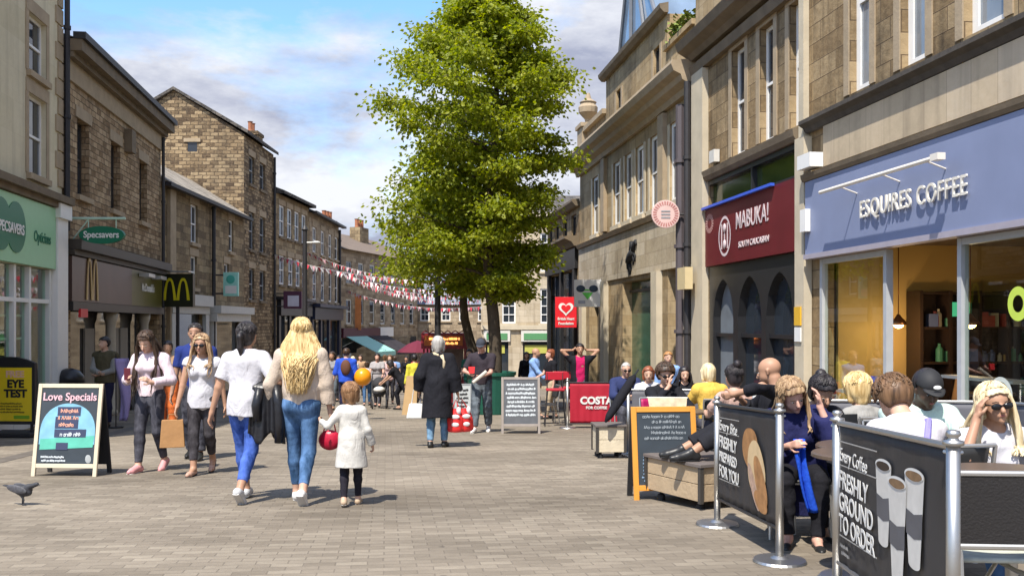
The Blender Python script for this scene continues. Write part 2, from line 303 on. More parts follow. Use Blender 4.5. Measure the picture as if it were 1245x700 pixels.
# ---------------------------------------------------------------- ground
def ground_mat():
    m, nt, b = newmat('grey tan paving setts'); N = nt.nodes.new; L = nt.links.new
    tc = N('ShaderNodeTexCoord')
    mp = N('ShaderNodeMapping'); mp.inputs['Rotation'].default_value = (0,0,radians(-7.6)); L(tc.outputs['Object'], mp.inputs['Vector'])
    wn = N('ShaderNodeTexNoise'); wn.inputs['Scale'].default_value = 3; L(mp.outputs[0], wn.inputs['Vector'])
    ws = N('ShaderNodeVectorMath'); ws.operation = 'SCALE'; ws.inputs['Scale'].default_value = 0.02; L(wn.outputs['Color'], ws.inputs[0])
    ad = N('ShaderNodeVectorMath'); L(mp.outputs[0], ad.inputs[0]); L(ws.outputs[0], ad.inputs[1])
    br = N('ShaderNodeTexBrick'); br.inputs['Scale'].default_value = 1; br.inputs['Brick Width'].default_value = 0.20; br.inputs['Row Height'].default_value = 0.10; br.inputs['Mortar Size'].default_value = 0.005
    br.inputs['Mortar Smooth'].default_value = 0.5
    br.inputs['Color1'].default_value = (0,0,0,1); br.inputs['Color2'].default_value = (1,1,1,1); br.inputs['Mortar'].default_value = (0.5,0.5,0.5,1); L(ad.outputs[0], br.inputs['Vector'])
    cr = N('ShaderNodeValToRGB'); e = cr.color_ramp.elements; e[0].position = 0; e[0].color = (0.185,0.158,0.125,1); e[1].position = 1; e[1].color = (0.262,0.228,0.182,1)
    k = e.new(0.55); k.color = (0.224,0.192,0.153,1)
    nf = N('ShaderNodeTexNoise'); nf.inputs['Scale'].default_value = 14; nf.inputs['Detail'].default_value = 8; nf.inputs['Roughness'].default_value = 0.7; L(tc.outputs['Object'], nf.inputs['Vector'])
    mm = N('ShaderNodeMath'); mm.operation = 'MULTIPLY_ADD'; mm.inputs[1].default_value = 1.0; mm.inputs[2].default_value = -0.5; L(nf.outputs['Fac'], mm.inputs[0])
    sp = N('ShaderNodeSeparateColor'); L(br.outputs['Color'], sp.inputs[0])
    sm = N('ShaderNodeMath'); L(sp.outputs[0], sm.inputs[0]); L(mm.outputs[0], sm.inputs[1]); L(sm.outputs[0], cr.inputs[0])
    mo = N('ShaderNodeMixRGB'); mo.inputs[2].default_value = (0.170,0.146,0.118,1); L(br.outputs['Fac'], mo.inputs[0]); L(cr.outputs[0], mo.inputs[1])
    # worn and stained patches
    g = N('ShaderNodeTexNoise'); g.inputs['Scale'].default_value = 0.5; g.inputs['Detail'].default_value = 9; g.inputs['Roughness'].default_value = 0.68
    gmp = N('ShaderNodeMapping'); gmp.inputs['Scale'].default_value = (0.55, 1.3, 1); L(tc.outputs['Object'], gmp.inputs[0]); L(gmp.outputs[0], g.inputs['Vector'])
    gr = N('ShaderNodeValToRGB'); gr.color_ramp.elements[0].position = 0.32; gr.color_ramp.elements[0].color = (0.66,0.64,0.61,1); gr.color_ramp.elements[1].position = 0.66; gr.color_ramp.elements[1].color = (1.22,1.2,1.16,1)
    L(g.outputs['Fac'], gr.inputs[0])
    mu = N('ShaderNodeMixRGB'); mu.blend_type = 'MULTIPLY'; mu.inputs[0].default_value = 1; L(mo.outputs[0], mu.inputs[1]); L(gr.outputs[0], mu.inputs[2])
    # little dark gum spots
    vo = N('ShaderNodeTexVoronoi'); vo.inputs['Scale'].default_value = 2.6; L(tc.outputs['Object'], vo.inputs['Vector'])
    vr = N('ShaderNodeMapRange'); vr.inputs['From Min'].default_value = 0.05; vr.inputs['From Max'].default_value = 0.075; vr.inputs['To Min'].default_value = 0.45; vr.inputs['To Max'].default_value = 0; L(vo.outputs['Distance'], vr.inputs['Value'])
    gm = N('ShaderNodeMixRGB'); gm.inputs[2].default_value = (0.07,0.062,0.055,1); L(vr.outputs[0], gm.inputs[0]); L(mu.outputs[0], gm.inputs[1])
    L(gm.outputs[0], b.inputs['Base Color']); b.inputs['Roughness'].default_value = 0.85; b.inputs['Specular IOR Level'].default_value = 0.25
    iv = N('ShaderNodeMath'); iv.operation = 'MULTIPLY_ADD'; iv.inputs[1].default_value = -0.7; L(br.outputs['Fac'], iv.inputs[0]); L(nf.outputs['Fac'], iv.inputs[2])
    bp = N('ShaderNodeBump'); bp.inputs['Strength'].default_value = 0.55; bp.inputs['Distance'].default_value = 0.012; L(iv.outputs[0], bp.inputs['Height']); L(bp.outputs[0], b.inputs['Normal'])
    return m
gm_ = MB(); gm_.quad((-500,-60,G(-60)), (500,-60,G(-60)), (500,900,G(900)), (-500,900,G(900)))
tag(gm_.build('ground', ground_mat()), kind='structure')
# drainage channels: narrow darker strips of long stones running down the street
dr = MB()
for a in (-4.85,):
    for k in range(90):
        y0 = 4 + k*0.62; y1 = y0 + 0.60
        x = lambda y: a - 0.1335*y - 0.35
        dr.quad((x(y0), y0, G(y0)+0.004), (x(y0)+0.26, y0, G(y0)+0.004), (x(y1)+0.26, y1, G(y1)+0.004), (x(y1), y1, G(y1)+0.004))
tag(dr.build('drainage_channel', flat('channel stone', (0.13,0.11,0.09), 0.8, var=0.4, scale=5)), kind='structure')
# ================================================================ buildings
FR = Frame((6.8 - 0.1335*3, 3), (6.8 - 0.1335*45, 45), -1)      # right-hand building line
FL = Frame((-6.9 - 0.1335*10, 10), (-6.9 - 0.1335*30, 30), 1)   # left-hand building line
def RY(px): return 7820 / (px - 469)
def RU(px): return FR.uY(RY(px))
def LY(px): return 7935 / (469 - px)
def LU(px): return FL.uY(LY(px))
def rz(py, Y): return (394 - py) / 1150 * Y
def wall(mb, F, u0, u1, z0, z1, ops=(), rev=0.18, depth=6.0, d=0.0):
    """front with real openings (u0,u1,z0,z1), reveals, then sides, back and top"""
    P = F.p
    us = sorted(set([u0, u1] + [o[0] for o in ops] + [o[1] for o in ops])); zs = sorted(set([z0, z1] + [o[2] for o in ops] + [o[3] for o in ops]))
    def q(a, b, c, e): mb.quad(*( (a,b,c,e) if not F.flip else (e,c,b,a)))
    for i in range(len(us)-1):
        for j in range(len(zs)-1):
            cu = (us[i]+us[i+1])/2; cz = (zs[j]+zs[j+1])/2
            if cu < u0 or cu > u1 or cz < z0 or cz > z1: continue
            if any(o[0] < cu < o[1] and o[2] < cz < o[3] for o in ops): continue
            q(P(us[i],zs[j],d), P(us[i+1],zs[j],d), P(us[i+1],zs[j+1],d), P(us[i],zs[j+1],d))
    for a, b, c, e in [o[:4] for o in ops]:
        q(P(a,c,d-rev), P(a,c,d), P(a,e,d), P(a,e,d-rev)); q(P(b,c,d), P(b,c,d-rev), P(b,e,d-rev), P(b,e,d))
        q(P(a,c,d-rev), P(b,c,d-rev), P(b,c,d), P(a,c,d)); q(P(a,e,d), P(b,e,d), P(b,e,d-rev), P(a,e,d-rev))
    if depth:
        q(P(u0,z0,d-depth), P(u0,z0,d), P(u0,z1,d), P(u0,z1,d-depth)); q(P(u1,z0,d), P(u1,z0,d-depth), P(u1,z1,d-depth), P(u1,z1,d))
        q(P(u1,z0,d-depth), P(u0,z0,d-depth), P(u0,z1,d-depth), P(u1,z1,d-depth)); q(P(u0,z1,d), P(u1,z1,d), P(u1,z1,d-depth), P(u0,z1,d-depth))
def window(root, org, F, a, b, c, e, fm=WHITE, pm=PANE, rev=0.16, fw=0.06, rows=2, cols=1, sill=None, lint=None, d=0.0, jamb=None, name='window'):
    m = MB(); D0, D1 = d-rev, d-rev+0.05
    m.wbox(F, a, a+fw, c, e, D0, D1); m.wbox(F, b-fw, b, c, e, D0, D1)
    m.wbox(F, a+fw, b-fw, c, c+fw, D0, D1); m.wbox(F, a+fw, b-fw, e-fw, e, D0, D1)
    for r in range(1, rows):
        z = c + (e-c)*r/rows; m.wbox(F, a+fw, b-fw, z-0.025, z+0.025, D0+0.005, D1+0.012)
    for k in range(1, cols):
        u = a + (b-a)*k/cols; m.wbox(F, u-0.015, u+0.015, c+fw, e-fw, D0+0.008, D1-0.006)
    w = m.build(name, fm, root, org)
    g = MB(); g.wbox(F, a+fw*0.5, b-fw*0.5, c+fw*0.5, e-fw*0.5, D0-0.03, D0+0.022); g.build('pane', pm, w, org)
    if sill:
        s = MB(); s.wbox(F, a-0.1, b+0.1, c-0.12, c-0.002, d-rev, d+0.09); s.build('sill', sill, w, org)
    if lint:
        s = MB(); s.wbox(F, a-0.14, b+0.14, e+0.002, e+0.26, d-0.05, d+0.025); s.build('lintel', lint, w, org)
    if jamb:
        s = MB(); s.wbox(F, a-0.15, a-0.002, c, e, d-0.05, d+0.02); s.wbox(F, b+0.002, b+0.15, c, e, d-0.05, d+0.02); s.build('surround', jamb, w, org)
    return w
def pipe(F, org, root, u, z0, z1, r=0.05, d=0.09, mat=IRON, name='drainpipe'):
    m = MB(); m.tube([F.p(u, z0, d), F.p(u, z1, d)], r, 8)
    z = z0 + 0.5
    while z < z1: m.tube([F.p(u, z, d), F.p(u, z+0.08, d)], r*1.35, 8); z += 1.9
    return m.build(name, mat, root, org, smooth=False)
def part(name, mat, root, org, *boxes, F=None, **kw):
    m = MB()
    for bx in boxes: m.wbox(F, *bx)
    return m.build(name, mat, root, org, **kw)

# ---------------- left: cream rendered optician's building
def b_optician():
    F = FL; u0, u1 = F.uY(13.0), F.uY(20.15); org = Vector((F.p(u1,0)[0], 20.15, G(20.15)))
    R = empty('optician_building', org, 'cream rendered building with pale green shop fascia at the near left end', 'building')
    W_ = []
    for Ya in (18.25, 15.6, 13.4):
        for c, e in ((4.90, 6.05), (2.92, 4.48)): W_.append((F.uY(Ya), F.uY(Ya+0.95), c, e))
    zb = -2.3
    shop = (F.uY(13.2), F.uY(19.45), -2.0, 1.12)
    m = MB(); wall(m, F, u0, u1, zb, 8.6, W_+[shop], 0.2, 7.0); m.build('wall', S_CREAM, R, org)
    for a,b,c,e in W_: window(R, org, F, a, b, c, e, rows=2, sill=S_TRIM, lint=S_TRIM, jamb=S_TRIM, rev=0.14)
    part('quoin', S_TRIM, R, org, *[(u1-(0.42 if k%2 else 0.28), u1+0.012, 2.9+k*0.38, 2.9+k*0.38+0.34, -0.02, 0.03) for k in range(15)], F=F)
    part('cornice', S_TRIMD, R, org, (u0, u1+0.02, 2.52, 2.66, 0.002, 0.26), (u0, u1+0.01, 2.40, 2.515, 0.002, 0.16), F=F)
    part('corner_pilaster', WHITE, R, org, (F.uY(19.5), u1-0.01, -2.1, 2.39, 0.003, 0.13), (F.uY(19.46), u1+0.03, 2.2, 2.5, 0.005, 0.2), F=F)
    GREEN = flat('pale green fascia', (0.33,0.60,0.36), 0.45, var=0.05); DG = flat('dark green sign', (0.01,0.16,0.085), 0.4, var=0.05)
    fa = part('fascia', GREEN, R, org, (u0, F.uY(19.48), 1.13, 2.38, 0.004, 0.10), F=F)
    for i, px in enumerate((12, -7)):
        m = MB(); cu = F.uY(LY(px)); n = 28; zc = 1.78; r = 0.47
        f_ = [F.p(cu + r*0.98*cos(2*pi*k/n), zc + r*sin(2*pi*k/n), 0.115+0.006*i) for k in range(n)]; bk = [F.p(cu + r*0.98*cos(2*pi*k/n), zc + r*sin(2*pi*k/n), 0.101) for k in range(n)]
        m.raw(f_+bk, [tuple(range(n)), tuple(range(2*n-1,n-1,-1))]+[(k,n+k,n+(k+1)%n,(k+1)%n) for k in range(n)]); m.build('emblem', DG, fa, org)
    ftext(F, fa, org, 'SPECSAVERS', F.uY(LY(4)), 1.74, 0.13, 0.26, WHITE, bold=0.006, sx=0.9)
    ftext(F, fa, org, 'Opticians', F.uY(LY(45)), 1.70, 0.108, 0.30, DG, bold=0.004, sx=0.8)
    # shopfront
    m = MB(); us = [F.uY(y) for y in (13.2, 14.4, 15.6, 16.75, 17.55, 18.3, 19.4)]
    for u in us: m.wbox(F, u-0.05, u+0.05, -2.0, 1.11, -0.12, 0.02)
    m.wbox(F, us[0], us[-1], 0.42, 0.50, -0.11, 0.01); m.wbox(F, us[0], us[-1], -2.0, -1.55, -0.11, 0.012)
    sf = m.build('shopfront', WHITE, R, org)
    part('pane', shopglass('optician glass', (0.8,0.95,0.86), 0.10), sf, org, (us[0], us[-1], -1.55, 1.1, -0.075, -0.065), F=F)
    DI = flat('dim shop interior', (0.10,0.14,0.11), 0.8, var=0.4, scale=1.5); GI = flat('green display panel', (0.10,0.42,0.17), 0.5, var=0.2)
    m = MB(); m.wbox(F, us[0], us[-1], -2.05, -1.98, -3.0, -0.2); m.wbox(F, us[0], us[-1], -2.0, 1.1, -3.05, -3.0); m.wbox(F, us[0], us[-1], 1.06, 1.11, -3.0, -0.2)
    m.build('shop_interior', DI, R, org)
    m = MB()
    for k, y in enumerate((16.9, 17.7, 18.5)):
        for z in (-1.2, -0.75, -0.3, 0.15): m.wbox(F, F.uY(y), F.uY(y+0.5), z, z+0.04, -0.75, -0.35)
    m.build('display_shelf', WHITE, R, org)
    m = MB(); m.wbox(F, F.uY(18.95), F.uY(19.3), -1.5, 0.3, -0.35, -0.32); m.wbox(F, F.uY(17.0), F.uY(17.4), -0.9, 0.7, -1.35, -1.3); m.build('display_panel', GI, R, org)
    pipe(F, org, R, u1+0.09, 2.0, 8.4, 0.06, 0.08)
b_optician()
def b_burger():
    F = FL; u0, u1 = F.uY(20.35), F.uY(29.0); org = Vector((F.p(u0,0)[0], 20.35, G(20.35)))
    R = empty('stone_shop_building', org, 'brown stone building with deep eaves over a brown fast food fascia', 'building')
    W_ = [(F.uY(a), F.uY(b), 2.9, 4.62) for a, b in ((21.15,22.0),(23.75,24.6),(26.5,27.35))]
    shop = (u0+0.35, u1-0.45, -2.9, 0.42)
    m = MB(); wall(m, F, u0, u1, -3.4, 6.0, W_+[shop], 0.35, 8.0); m.build('wall', S_RUBBLE, R, org)
    DK = flat('dark stained frame', (0.05,0.04,0.03), 0.5)
    for a,b,c,e in W_: window(R, org, F, a, b, c, e, fm=DK, rows=2, sill=S_TRIM, lint=S_TRIM, rev=0.22, fw=0.05)
    part('frieze', S_TRIM, R, org, (u0, u1, 5.30, 5.86, 0.003, 0.06), F=F)
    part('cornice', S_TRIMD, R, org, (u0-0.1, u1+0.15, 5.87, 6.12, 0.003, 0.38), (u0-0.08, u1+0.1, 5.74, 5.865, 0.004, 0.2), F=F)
    part('gutter', IRON, R, org, (u0-0.12, u1+0.2, 6.125, 6.27, 0.2, 0.46), F=F)
    m = MB(); P = F.p
    m.raw([P(u0-0.1,6.15,0.25),P(u1+0.1,6.15,0.25),P(u1+0.1,7.4,-4),P(u0-0.1,7.4,-4),P(u1+0.1,6.15,-8),P(u0-0.1,6.15,-8)], [(0,1,2,3),(3,2,4,5),(0,3,5),(1,4,2)]); m.build('roof', SLATE, R, org)
    part('alarm_box', S_TRIMD, R, org, (F.uY(24.95), F.uY(25.35), 4.55, 5.15, 0.003, 0.2), F=F)
    part('shop_cornice', DK, R, org, (u0, u1, 1.62, 1.84, 0.003, 0.34), (u0, u1, 1.5, 1.615, 0.003, 0.2), F=F)
    BR = flat('brown sign board', (0.085,0.05,0.04), 0.35, var=0.35, scale=1.5); OL = flat('olive sign board', (0.11,0.10,0.02), 0.35, var=0.25); DKR = flat('dark fascia', (0.03,0.025,0.022), 0.4)
    fa = part('fascia', BR, R, org, (u0+0.05, F.uY(25.2), 0.50, 1.48, 0.004, 0.13), F=F)
    part('fascia_panel', OL, fa, org, (F.uY(25.22), u1-0.4, 0.50, 1.48, 0.004, 0.125), F=F)
    part('fascia_edge', DKR, fa, org, (u0, u1-0.3, 0.30, 0.49, 0.005, 0.17), F=F)
    YE = flat('golden yellow sign', (0.80,0.55,0.03), 0.4, var=0.04); GO = flat('muted gold sign', (0.50,0.34,0.13), 0.4, var=0.05)
    arches(fa, org, F, F.uY(21.75), 0.55, 0.9, 0.98, 0.14, GO)
    ftext(F, fa, org, "McDonald's", F.uY(26.9), 1.02, 0.14, 0.30, WHITE, bold=0.008)
    for y in (25.9, 27.3): part('sign_lamp', ALU, R, org, (F.uY(y), F.uY(y+0.7), 1.30, 1.40, 0.14, 0.4), F=F)
    # recessed entrance with pale columns
    DGL = glassdark('dark shop glass', (0.03,0.03,0.03)); CR = flat('cream column', (0.42,0.37,0.29), 0.6, var=0.15)
    part('shop_glazing', DGL, R, org, (u0+0.35, u1-0.45, -2.9, 0.42, -0.5, -0.3), F=F)
    for y in (23.9, 27.2):
        m = MB(); x, yy, _ = F.p(F.uY(y), 0, -0.05)
        gz = G(yy); m.lathe((x, yy, gz), [(0.17,0),(0.17,0.12),(0.13,0.16),(0.12,0.3+CZ-gz-0.28),(0.16,CZ+0.12-gz+0.0),(0.18,CZ+0.3-gz)], 16); m.build('column', CR, R, org, smooth=True)
    for y in (22.9, 25.0, 25.9, 28.1):
        part('panel', flat('beige stone panel', (0.22,0.19,0.15), 0.7, var=0.3, scale=2), R, org, (F.uY(y-0.4), F.uY(y+0.32), -2.9, -0.1, -0.29, -0.24), F=F)
    part('red_sign', flat('red plastic', (0.62,0.02,0.03), 0.4), R, org, (F.uY(20.75), F.uY(21.25), 0.2-0.05, 0.34, 0.15, 0.2), F=F)
    pipe(F, org, R, u1-0.1, -2.5, 5.7, 0.05, 0.1)
def arches(parent, org, F, u, z, w, h, d, mat, name='arch_letter'):
    """a two-humped curved M built from tapering ribbons"""
    m = MB(); n = 14
    for s in (-1, 1):
        c = u + s*w*0.25; hw = w*0.25
        pts_o = []; pts_i = []
        for k in range(n+1):
            t = -1 + 2*k/n
            th = 0.115*w
            x = c + hw*t; zz = z + h*(1-abs(t)**2.6)
            pts_o.append((x, zz)); ti = t*0.99
            pts_i.append((c + (hw-th*(0.9 if abs(t) > .2 else .8))*t, z + (h-th*0.9)*(1-abs(t)**2.9) if abs(t) < 0.97 else z))
        P = F.p
        for k in range(n):
            a, b, cc, e = pts_o[k], pts_o[k+1], pts_i[k+1], pts_i[k]
            m.hexa([P(a[0],a[1],d),P(b[0],b[1],d),P(cc[0],cc[1],d),P(e[0],e[1],d),P(a[0],a[1],d+0.02),P(b[0],b[1],d+0.02),P(cc[0],cc[1],d+0.02),P(e[0],e[1],d+0.02)])
    return m.build(name, mat, parent, org)
b_burger()
# hanging oval sign of the optician
def s_oval():
    F = FL; Y = 20.4; c = Vector(F.p(F.uY(Y), 1.93, 0.75)); org = Vector(F.p(F.uY(Y), 1.9, 0.0))
    R = empty('hanging_shop_sign', org, 'dark green oval sign hung from a pale bracket over the optician corner', 'sign')
    DG = flat('dark green sign', (0.01,0.16,0.085)); m = MB(); n = 28
    t = Vector((0, 1, 0))
    ax = Vector((1, 0, 0))
    f_ = [c + ax*(0.49*cos(2*pi*k/n)) + Vector((0,0,0.19*sin(2*pi*k/n))) - t*0.05 for k in range(n)]; b_ = [p + t*0.1 for p in f_]
    m.raw(f_+b_, [tuple(range(n)), tuple(range(2*n-1,n-1,-1))]+[(k,n+k,n+(k+1)%n,(k+1)%n) for k in range(n)]); m.build('sign_board', DG, R, org)
    text(R, 'Specsavers', 0.2, WHITE, c - org - t*0.056, (pi/2,0,0), bold=0.004, sx=0.88)
    m = MB(); m.tube([c+Vector((-0.75,0,0.36)), c+Vector((0.5,0,0.36))], 0.03, 8)
    for k in (-0.3, 0.3): m.tube([c+Vector((k,0,0.36)), c+Vector((k,0,0.12))], 0.012, 6)
    m.tube([c+Vector((-0.72,0,-0.2)), c+Vector((-0.3,0,0.34))], 0.014, 6); m.build('bracket', flat('pale green metal', (0.5,0.68,0.55), 0.4), R, org)
s_oval()
def s_msign():
    c = Vector((-10.25, 29.0, 0)); org = Vector((c.x, c.y, G(c.y)))
    R = empty('pole_sign', org, 'black square sign with a yellow curved M on a thin dark pole', 'sign')
    F = Frame((c.x-1, c.y), (c.x+1, c.y), (0,-1)); z0, z1 = rz(373, 29), rz(333, 29)
    part('sign_board', flat('black sign face', (0.02,0.022,0.01), 0.35), R, org, (0.5, 1.5, z0, z1, -0.1, 0.1), F=F)
    arches(R, org, F, 1.0, z0+0.2, 0.82, 0.68, 0.105, flat('bright yellow sign', (0.72,0.62,0.02), 0.35, var=0.03))
    part('sign_lamp', ALU, R, org, (0.6, 1.4, z1+0.05, z1+0.09, -0.05, 0.2), F=F)
    m = MB(); m.tube([(c.x, c.y, org.z), (c.x, c.y, z0+CZ)], 0.055, 10); m.build('pole', IRON, R, org)
    m = MB(); m.tube([(c.x-0.7, c.y, z1+CZ-0.1), (c.x-0.5, c.y, z1+CZ-0.1)], 0.03, 8); m.build('bracket', IRON, R, org)
s_msign()
# ---------------- left: low stone row building, then tall gable
def b_low():
    F = Frame((-10.9, 29.3), (-11.15, 39.4), 1); org = Vector((-10.9, 29.3, G(29.3)))
    R = empty('low_stone_building', org, 'low sooty stone building with pale slate roof and white shopfront below the gable', 'building')
    yu = lambda px: (622.5-px) and (11.0*1150/(622.5-px))
    ops = []
    for a, b, c, e in ((231,240,4.12,2.8),(281,287,4.1,2.85)): ops.append((F.uY(yu(a)), F.uY(yu(b)), e, c))
    for a, b in ((231,239),(275,281)): ops.append((F.uY(yu(a)), F.uY(yu(b)), 1.25, 2.35))
    shops = [(F.uY(30.2), F.uY(33.6), -2.6, 0.35), (F.uY(34.6), F.uY(38.9), -2.8, 0.35)]
    m = MB(); wall(m, F, 0, F.len, -3.4, 4.45, ops+shops, 0.25, 4.4); m.build('wall', S_LOW, R, org)
    for a,b,c,e in ops: window(R, org, F, a, b, c, e, rows=2, sill=S_TRIM, lint=S_TRIM, fw=0.07, rev=0.12)
    P = F.p; m = MB(); L_ = F.len
    m.raw([P(-0.1,4.42,0.3),P(L_,4.42,0.3),P(L_,6.0,-2.2),P(-0.1,6.0,-2.2),P(L_,4.42,-4.5),P(-0.1,4.42,-4.5),P(-0.1,4.32,0.3),P(L_,4.32,0.3)], [(0,1,2,3),(3,2,4,5),(0,3,5),(1,4,2),(6,7,1,0)]); m.build('roof', SLATEP, R, org)
    part('gutter', IRON, R, org, (-0.1, L_, 4.28, 4.40, 0.2, 0.38), F=F)
    part('corner_pier', S_TRIM, R, org, (0.6, 1.15, -3.0, 4.27, 0.003, 0.12), F=F)
    pipe(F, org, R, F.uY(yu(257)), -2, 4.3, 0.07, 0.12)
    GW = flat('greyish white paint', (0.50,0.50,0.48), 0.5, var=0.15)
    part('shop_cornice', GW, R, org, (F.uY(30.0), F.uY(34.0), 0.62, 1.0, 0.003, 0.3), (F.uY(30.0), F.uY(34.0), 0.36, 0.61, 0.003, 0.16), F=F)
    part('shop_cornice', GW, R, org, (F.uY(34.4), F.uY(39.3), 0.40, 0.68, 0.003, 0.45), (F.uY(34.4), F.uY(39.3), 0.1, 0.39, 0.003, 0.3), F=F)
    for y in (30.0, 33.6, 34.5, 38.9): part('shop_pillar', GW, R, org, (F.uY(y), F.uY(y+0.4), -3.2, 0.34, 0.01, 0.14), F=F)
    for s in shops: part('shop_glazing', PANE, R, org, (s[0], s[1], s[2], s[3], -0.2, -0.12), F=F)
b_low()
def b_gable():
    F = Frame((-11.2, 39.5), (-11.2, 44.4), 1); org = Vector((-11.2, 39.5, G(39.5))); P = F.p; L_ = F.len; D = -5.8; H = 7.95; HR = 9.75
    R = empty('tall_gabled_building', org, 'tall weathered stone building with steep gable rising behind the low row', 'building')
    ops = []
    for c, e in ((6.0,7.2),(3.2,4.8),(1.05,2.4)):
        for a, b in ((40.3,41.1),(42.0,42.9)): ops.append((a-39.5, b-39.5, c, e))
    m = MB(); wall(m, F, 0, L_, -3.6, H, ops, 0.2, 0)
    # gable end facing the near street, with a small square window opening
    q = [(-5.8,), (0,)]
    wx0, wx1, wz0, wz1 = -2.35, -1.95, 7.2, 7.6
    def rl(d): return H + (HR-H)*(1-abs(d+2.9)/2.9)
    ds = [D, -2.9, wx0, wx1, 0.0]
    for i in range(4):
        a, b = ds[i], ds[i+1]
        if (a, b) == (wx0, wx1):
            m.quad(P(0,-3.6,a), P(0,-3.6,b), P(0,wz0,b), P(0,wz0,a)); m.quad(P(0,wz1,a), P(0,wz1,b), P(0,rl(b),b), P(0,rl(a),a))
        else: m.quad(P(0,-3.6,a), P(0,-3.6,b), P(0,rl(b),b), P(0,rl(a),a))
    m.quad(P(L_,-3.6,0), P(L_,-3.6,D), P(L_,H,D), P(L_,HR,-2.9), P(L_,H,0)); m.quad(P(0,-3.6,D), P(0,H,D), P(L_,H,D), P(L_,-3.6,D))
    m.build('wall', S_GABLE, R, org)
    m = MB(); m.wbox(F, 0.02, 0.1, wz0-0.05, wz1+0.05, wx0-0.05, wx1+0.05); w = m.build('window', PANE, R, org)
    m = MB(); m.wbox(F, -0.05, 0.03, wz1+0.002, wz1+0.16, wx0-0.15, wx1+0.15); m.build('lintel', S_TRIM, w, org)
    for a,b,c,e in ops: window(R, org, F, a, b, c, e, rows=2, cols=1, sill=S_TRIMD, lint=S_TRIM, fw=0.06, rev=0.14, fm=GREYP)
    m = MB(); o_ = 0.12
    m.hexa([P(-0.15,H-0.02,0.22),P(L_+0.1,H-0.02,0.22),P(L_+0.1,HR+0.02,-2.9),P(-0.15,HR+0.02,-2.9),P(-0.15,H+o_,0.22),P(L_+0.1,H+o_,0.22),P(L_+0.1,HR+0.02+o_,-2.9),P(-0.15,HR+0.02+o_,-2.9)])
    m.hexa([P(-0.15,H-0.02,-6.0),P(L_+0.1,H-0.02,-6.0),P(L_+0.1,HR+0.02,-2.9),P(-0.15,HR+0.02,-2.9),P(-0.15,H+o_,-6.0),P(L_+0.1,H+o_,-6.0),P(L_+0.1,HR+0.02+o_,-2.9),P(-0.15,HR+0.02+o_,-2.9)])
    m.build('roof', SLATE, R, org)
    m = MB(); m.wbox(F, L_-0.9, L_+0.0, 6.5, 8.9, -1.3, -0.5); m.wbox(F, L_-0.95, L_+0.05, 8.72, 8.86, -1.35, -0.45); ch = m.build('chimney', S_GABLE, R, org)
    m = MB()
    for k in range(2): m.lathe(P(L_-0.68+k*0.42, 8.9, -0.9), [(0.12,0),(0.1,0.1),(0.1,0.4),(0.13,0.45)], 10)
    m.build('chimney_pot', flat('terracotta', (0.36,0.14,0.07), 0.8), ch, org)
    pipe(F, org, R, L_-0.12, -3, 7.8, 0.06)
b_gable()
def b_dark():
    F = Frame((-11.1, 44.5), (-10.8, 50.3), 1); org = Vector((-11.1, 44.5, G(44.5))); P = F.p; L_ = F.len
    R = empty('dark_stone_house', org, 'three storey dark stone house with white framed windows over a black shopfront', 'building')
    ops = [(a, a+0.85, 4.2, 5.7) for a in (0.5, 1.8, 3.1, 4.4)] + [(a, a+0.85, 1.9, 3.3) for a in (0.5, 2.0, 3.3, 4.5)]
    shop = (0.4, L_-0.4, -3.2, 0.4)
    m = MB(); wall(m, F, 0, L_, -3.8, 6.2, ops+[shop], 0.2, 6); m.build('wall', S_LOW, R, org)
    for a,b,c,e in ops: window(R, org, F, a, b, c, e, rows=2, sill=S_TRIMD, lint=S_TRIM, fw=0.09, rev=0.1)
    m = MB(); m.raw([P(0,6.15,0.4),P(L_,6.15,0.4),P(L_,7.6,-3),P(0,7.6,-3),P(L_,6.15,-6),P(0,6.15,-6),P(0,6.3,0.4),P(L_,6.3,0.4)], [(6,7,2,3),(3,2,4,5),(0,1,7,6),(0,6,3,5),(1,4,2,7)]); m.build('roof', SLATE, R, org)
    part('fascia', BLACKP, R, org, (0.1, L_-0.1, 0.42, 1.15, 0.003, 0.22), (0.0, L_, 1.16, 1.3, 0.003, 0.4), F=F)
    for u in (0.1, 1.8, 3.6, L_-0.45): part('shop_pillar', BLACKP, R, org, (u, u+0.3, -3.6, 0.41, 0.004, 0.12), F=F)
    part('shop_glazing', PANE, R, org, (0.4, L_-0.4, -3.2, 0.4, -0.18, -0.1), F=F)
b_dark()
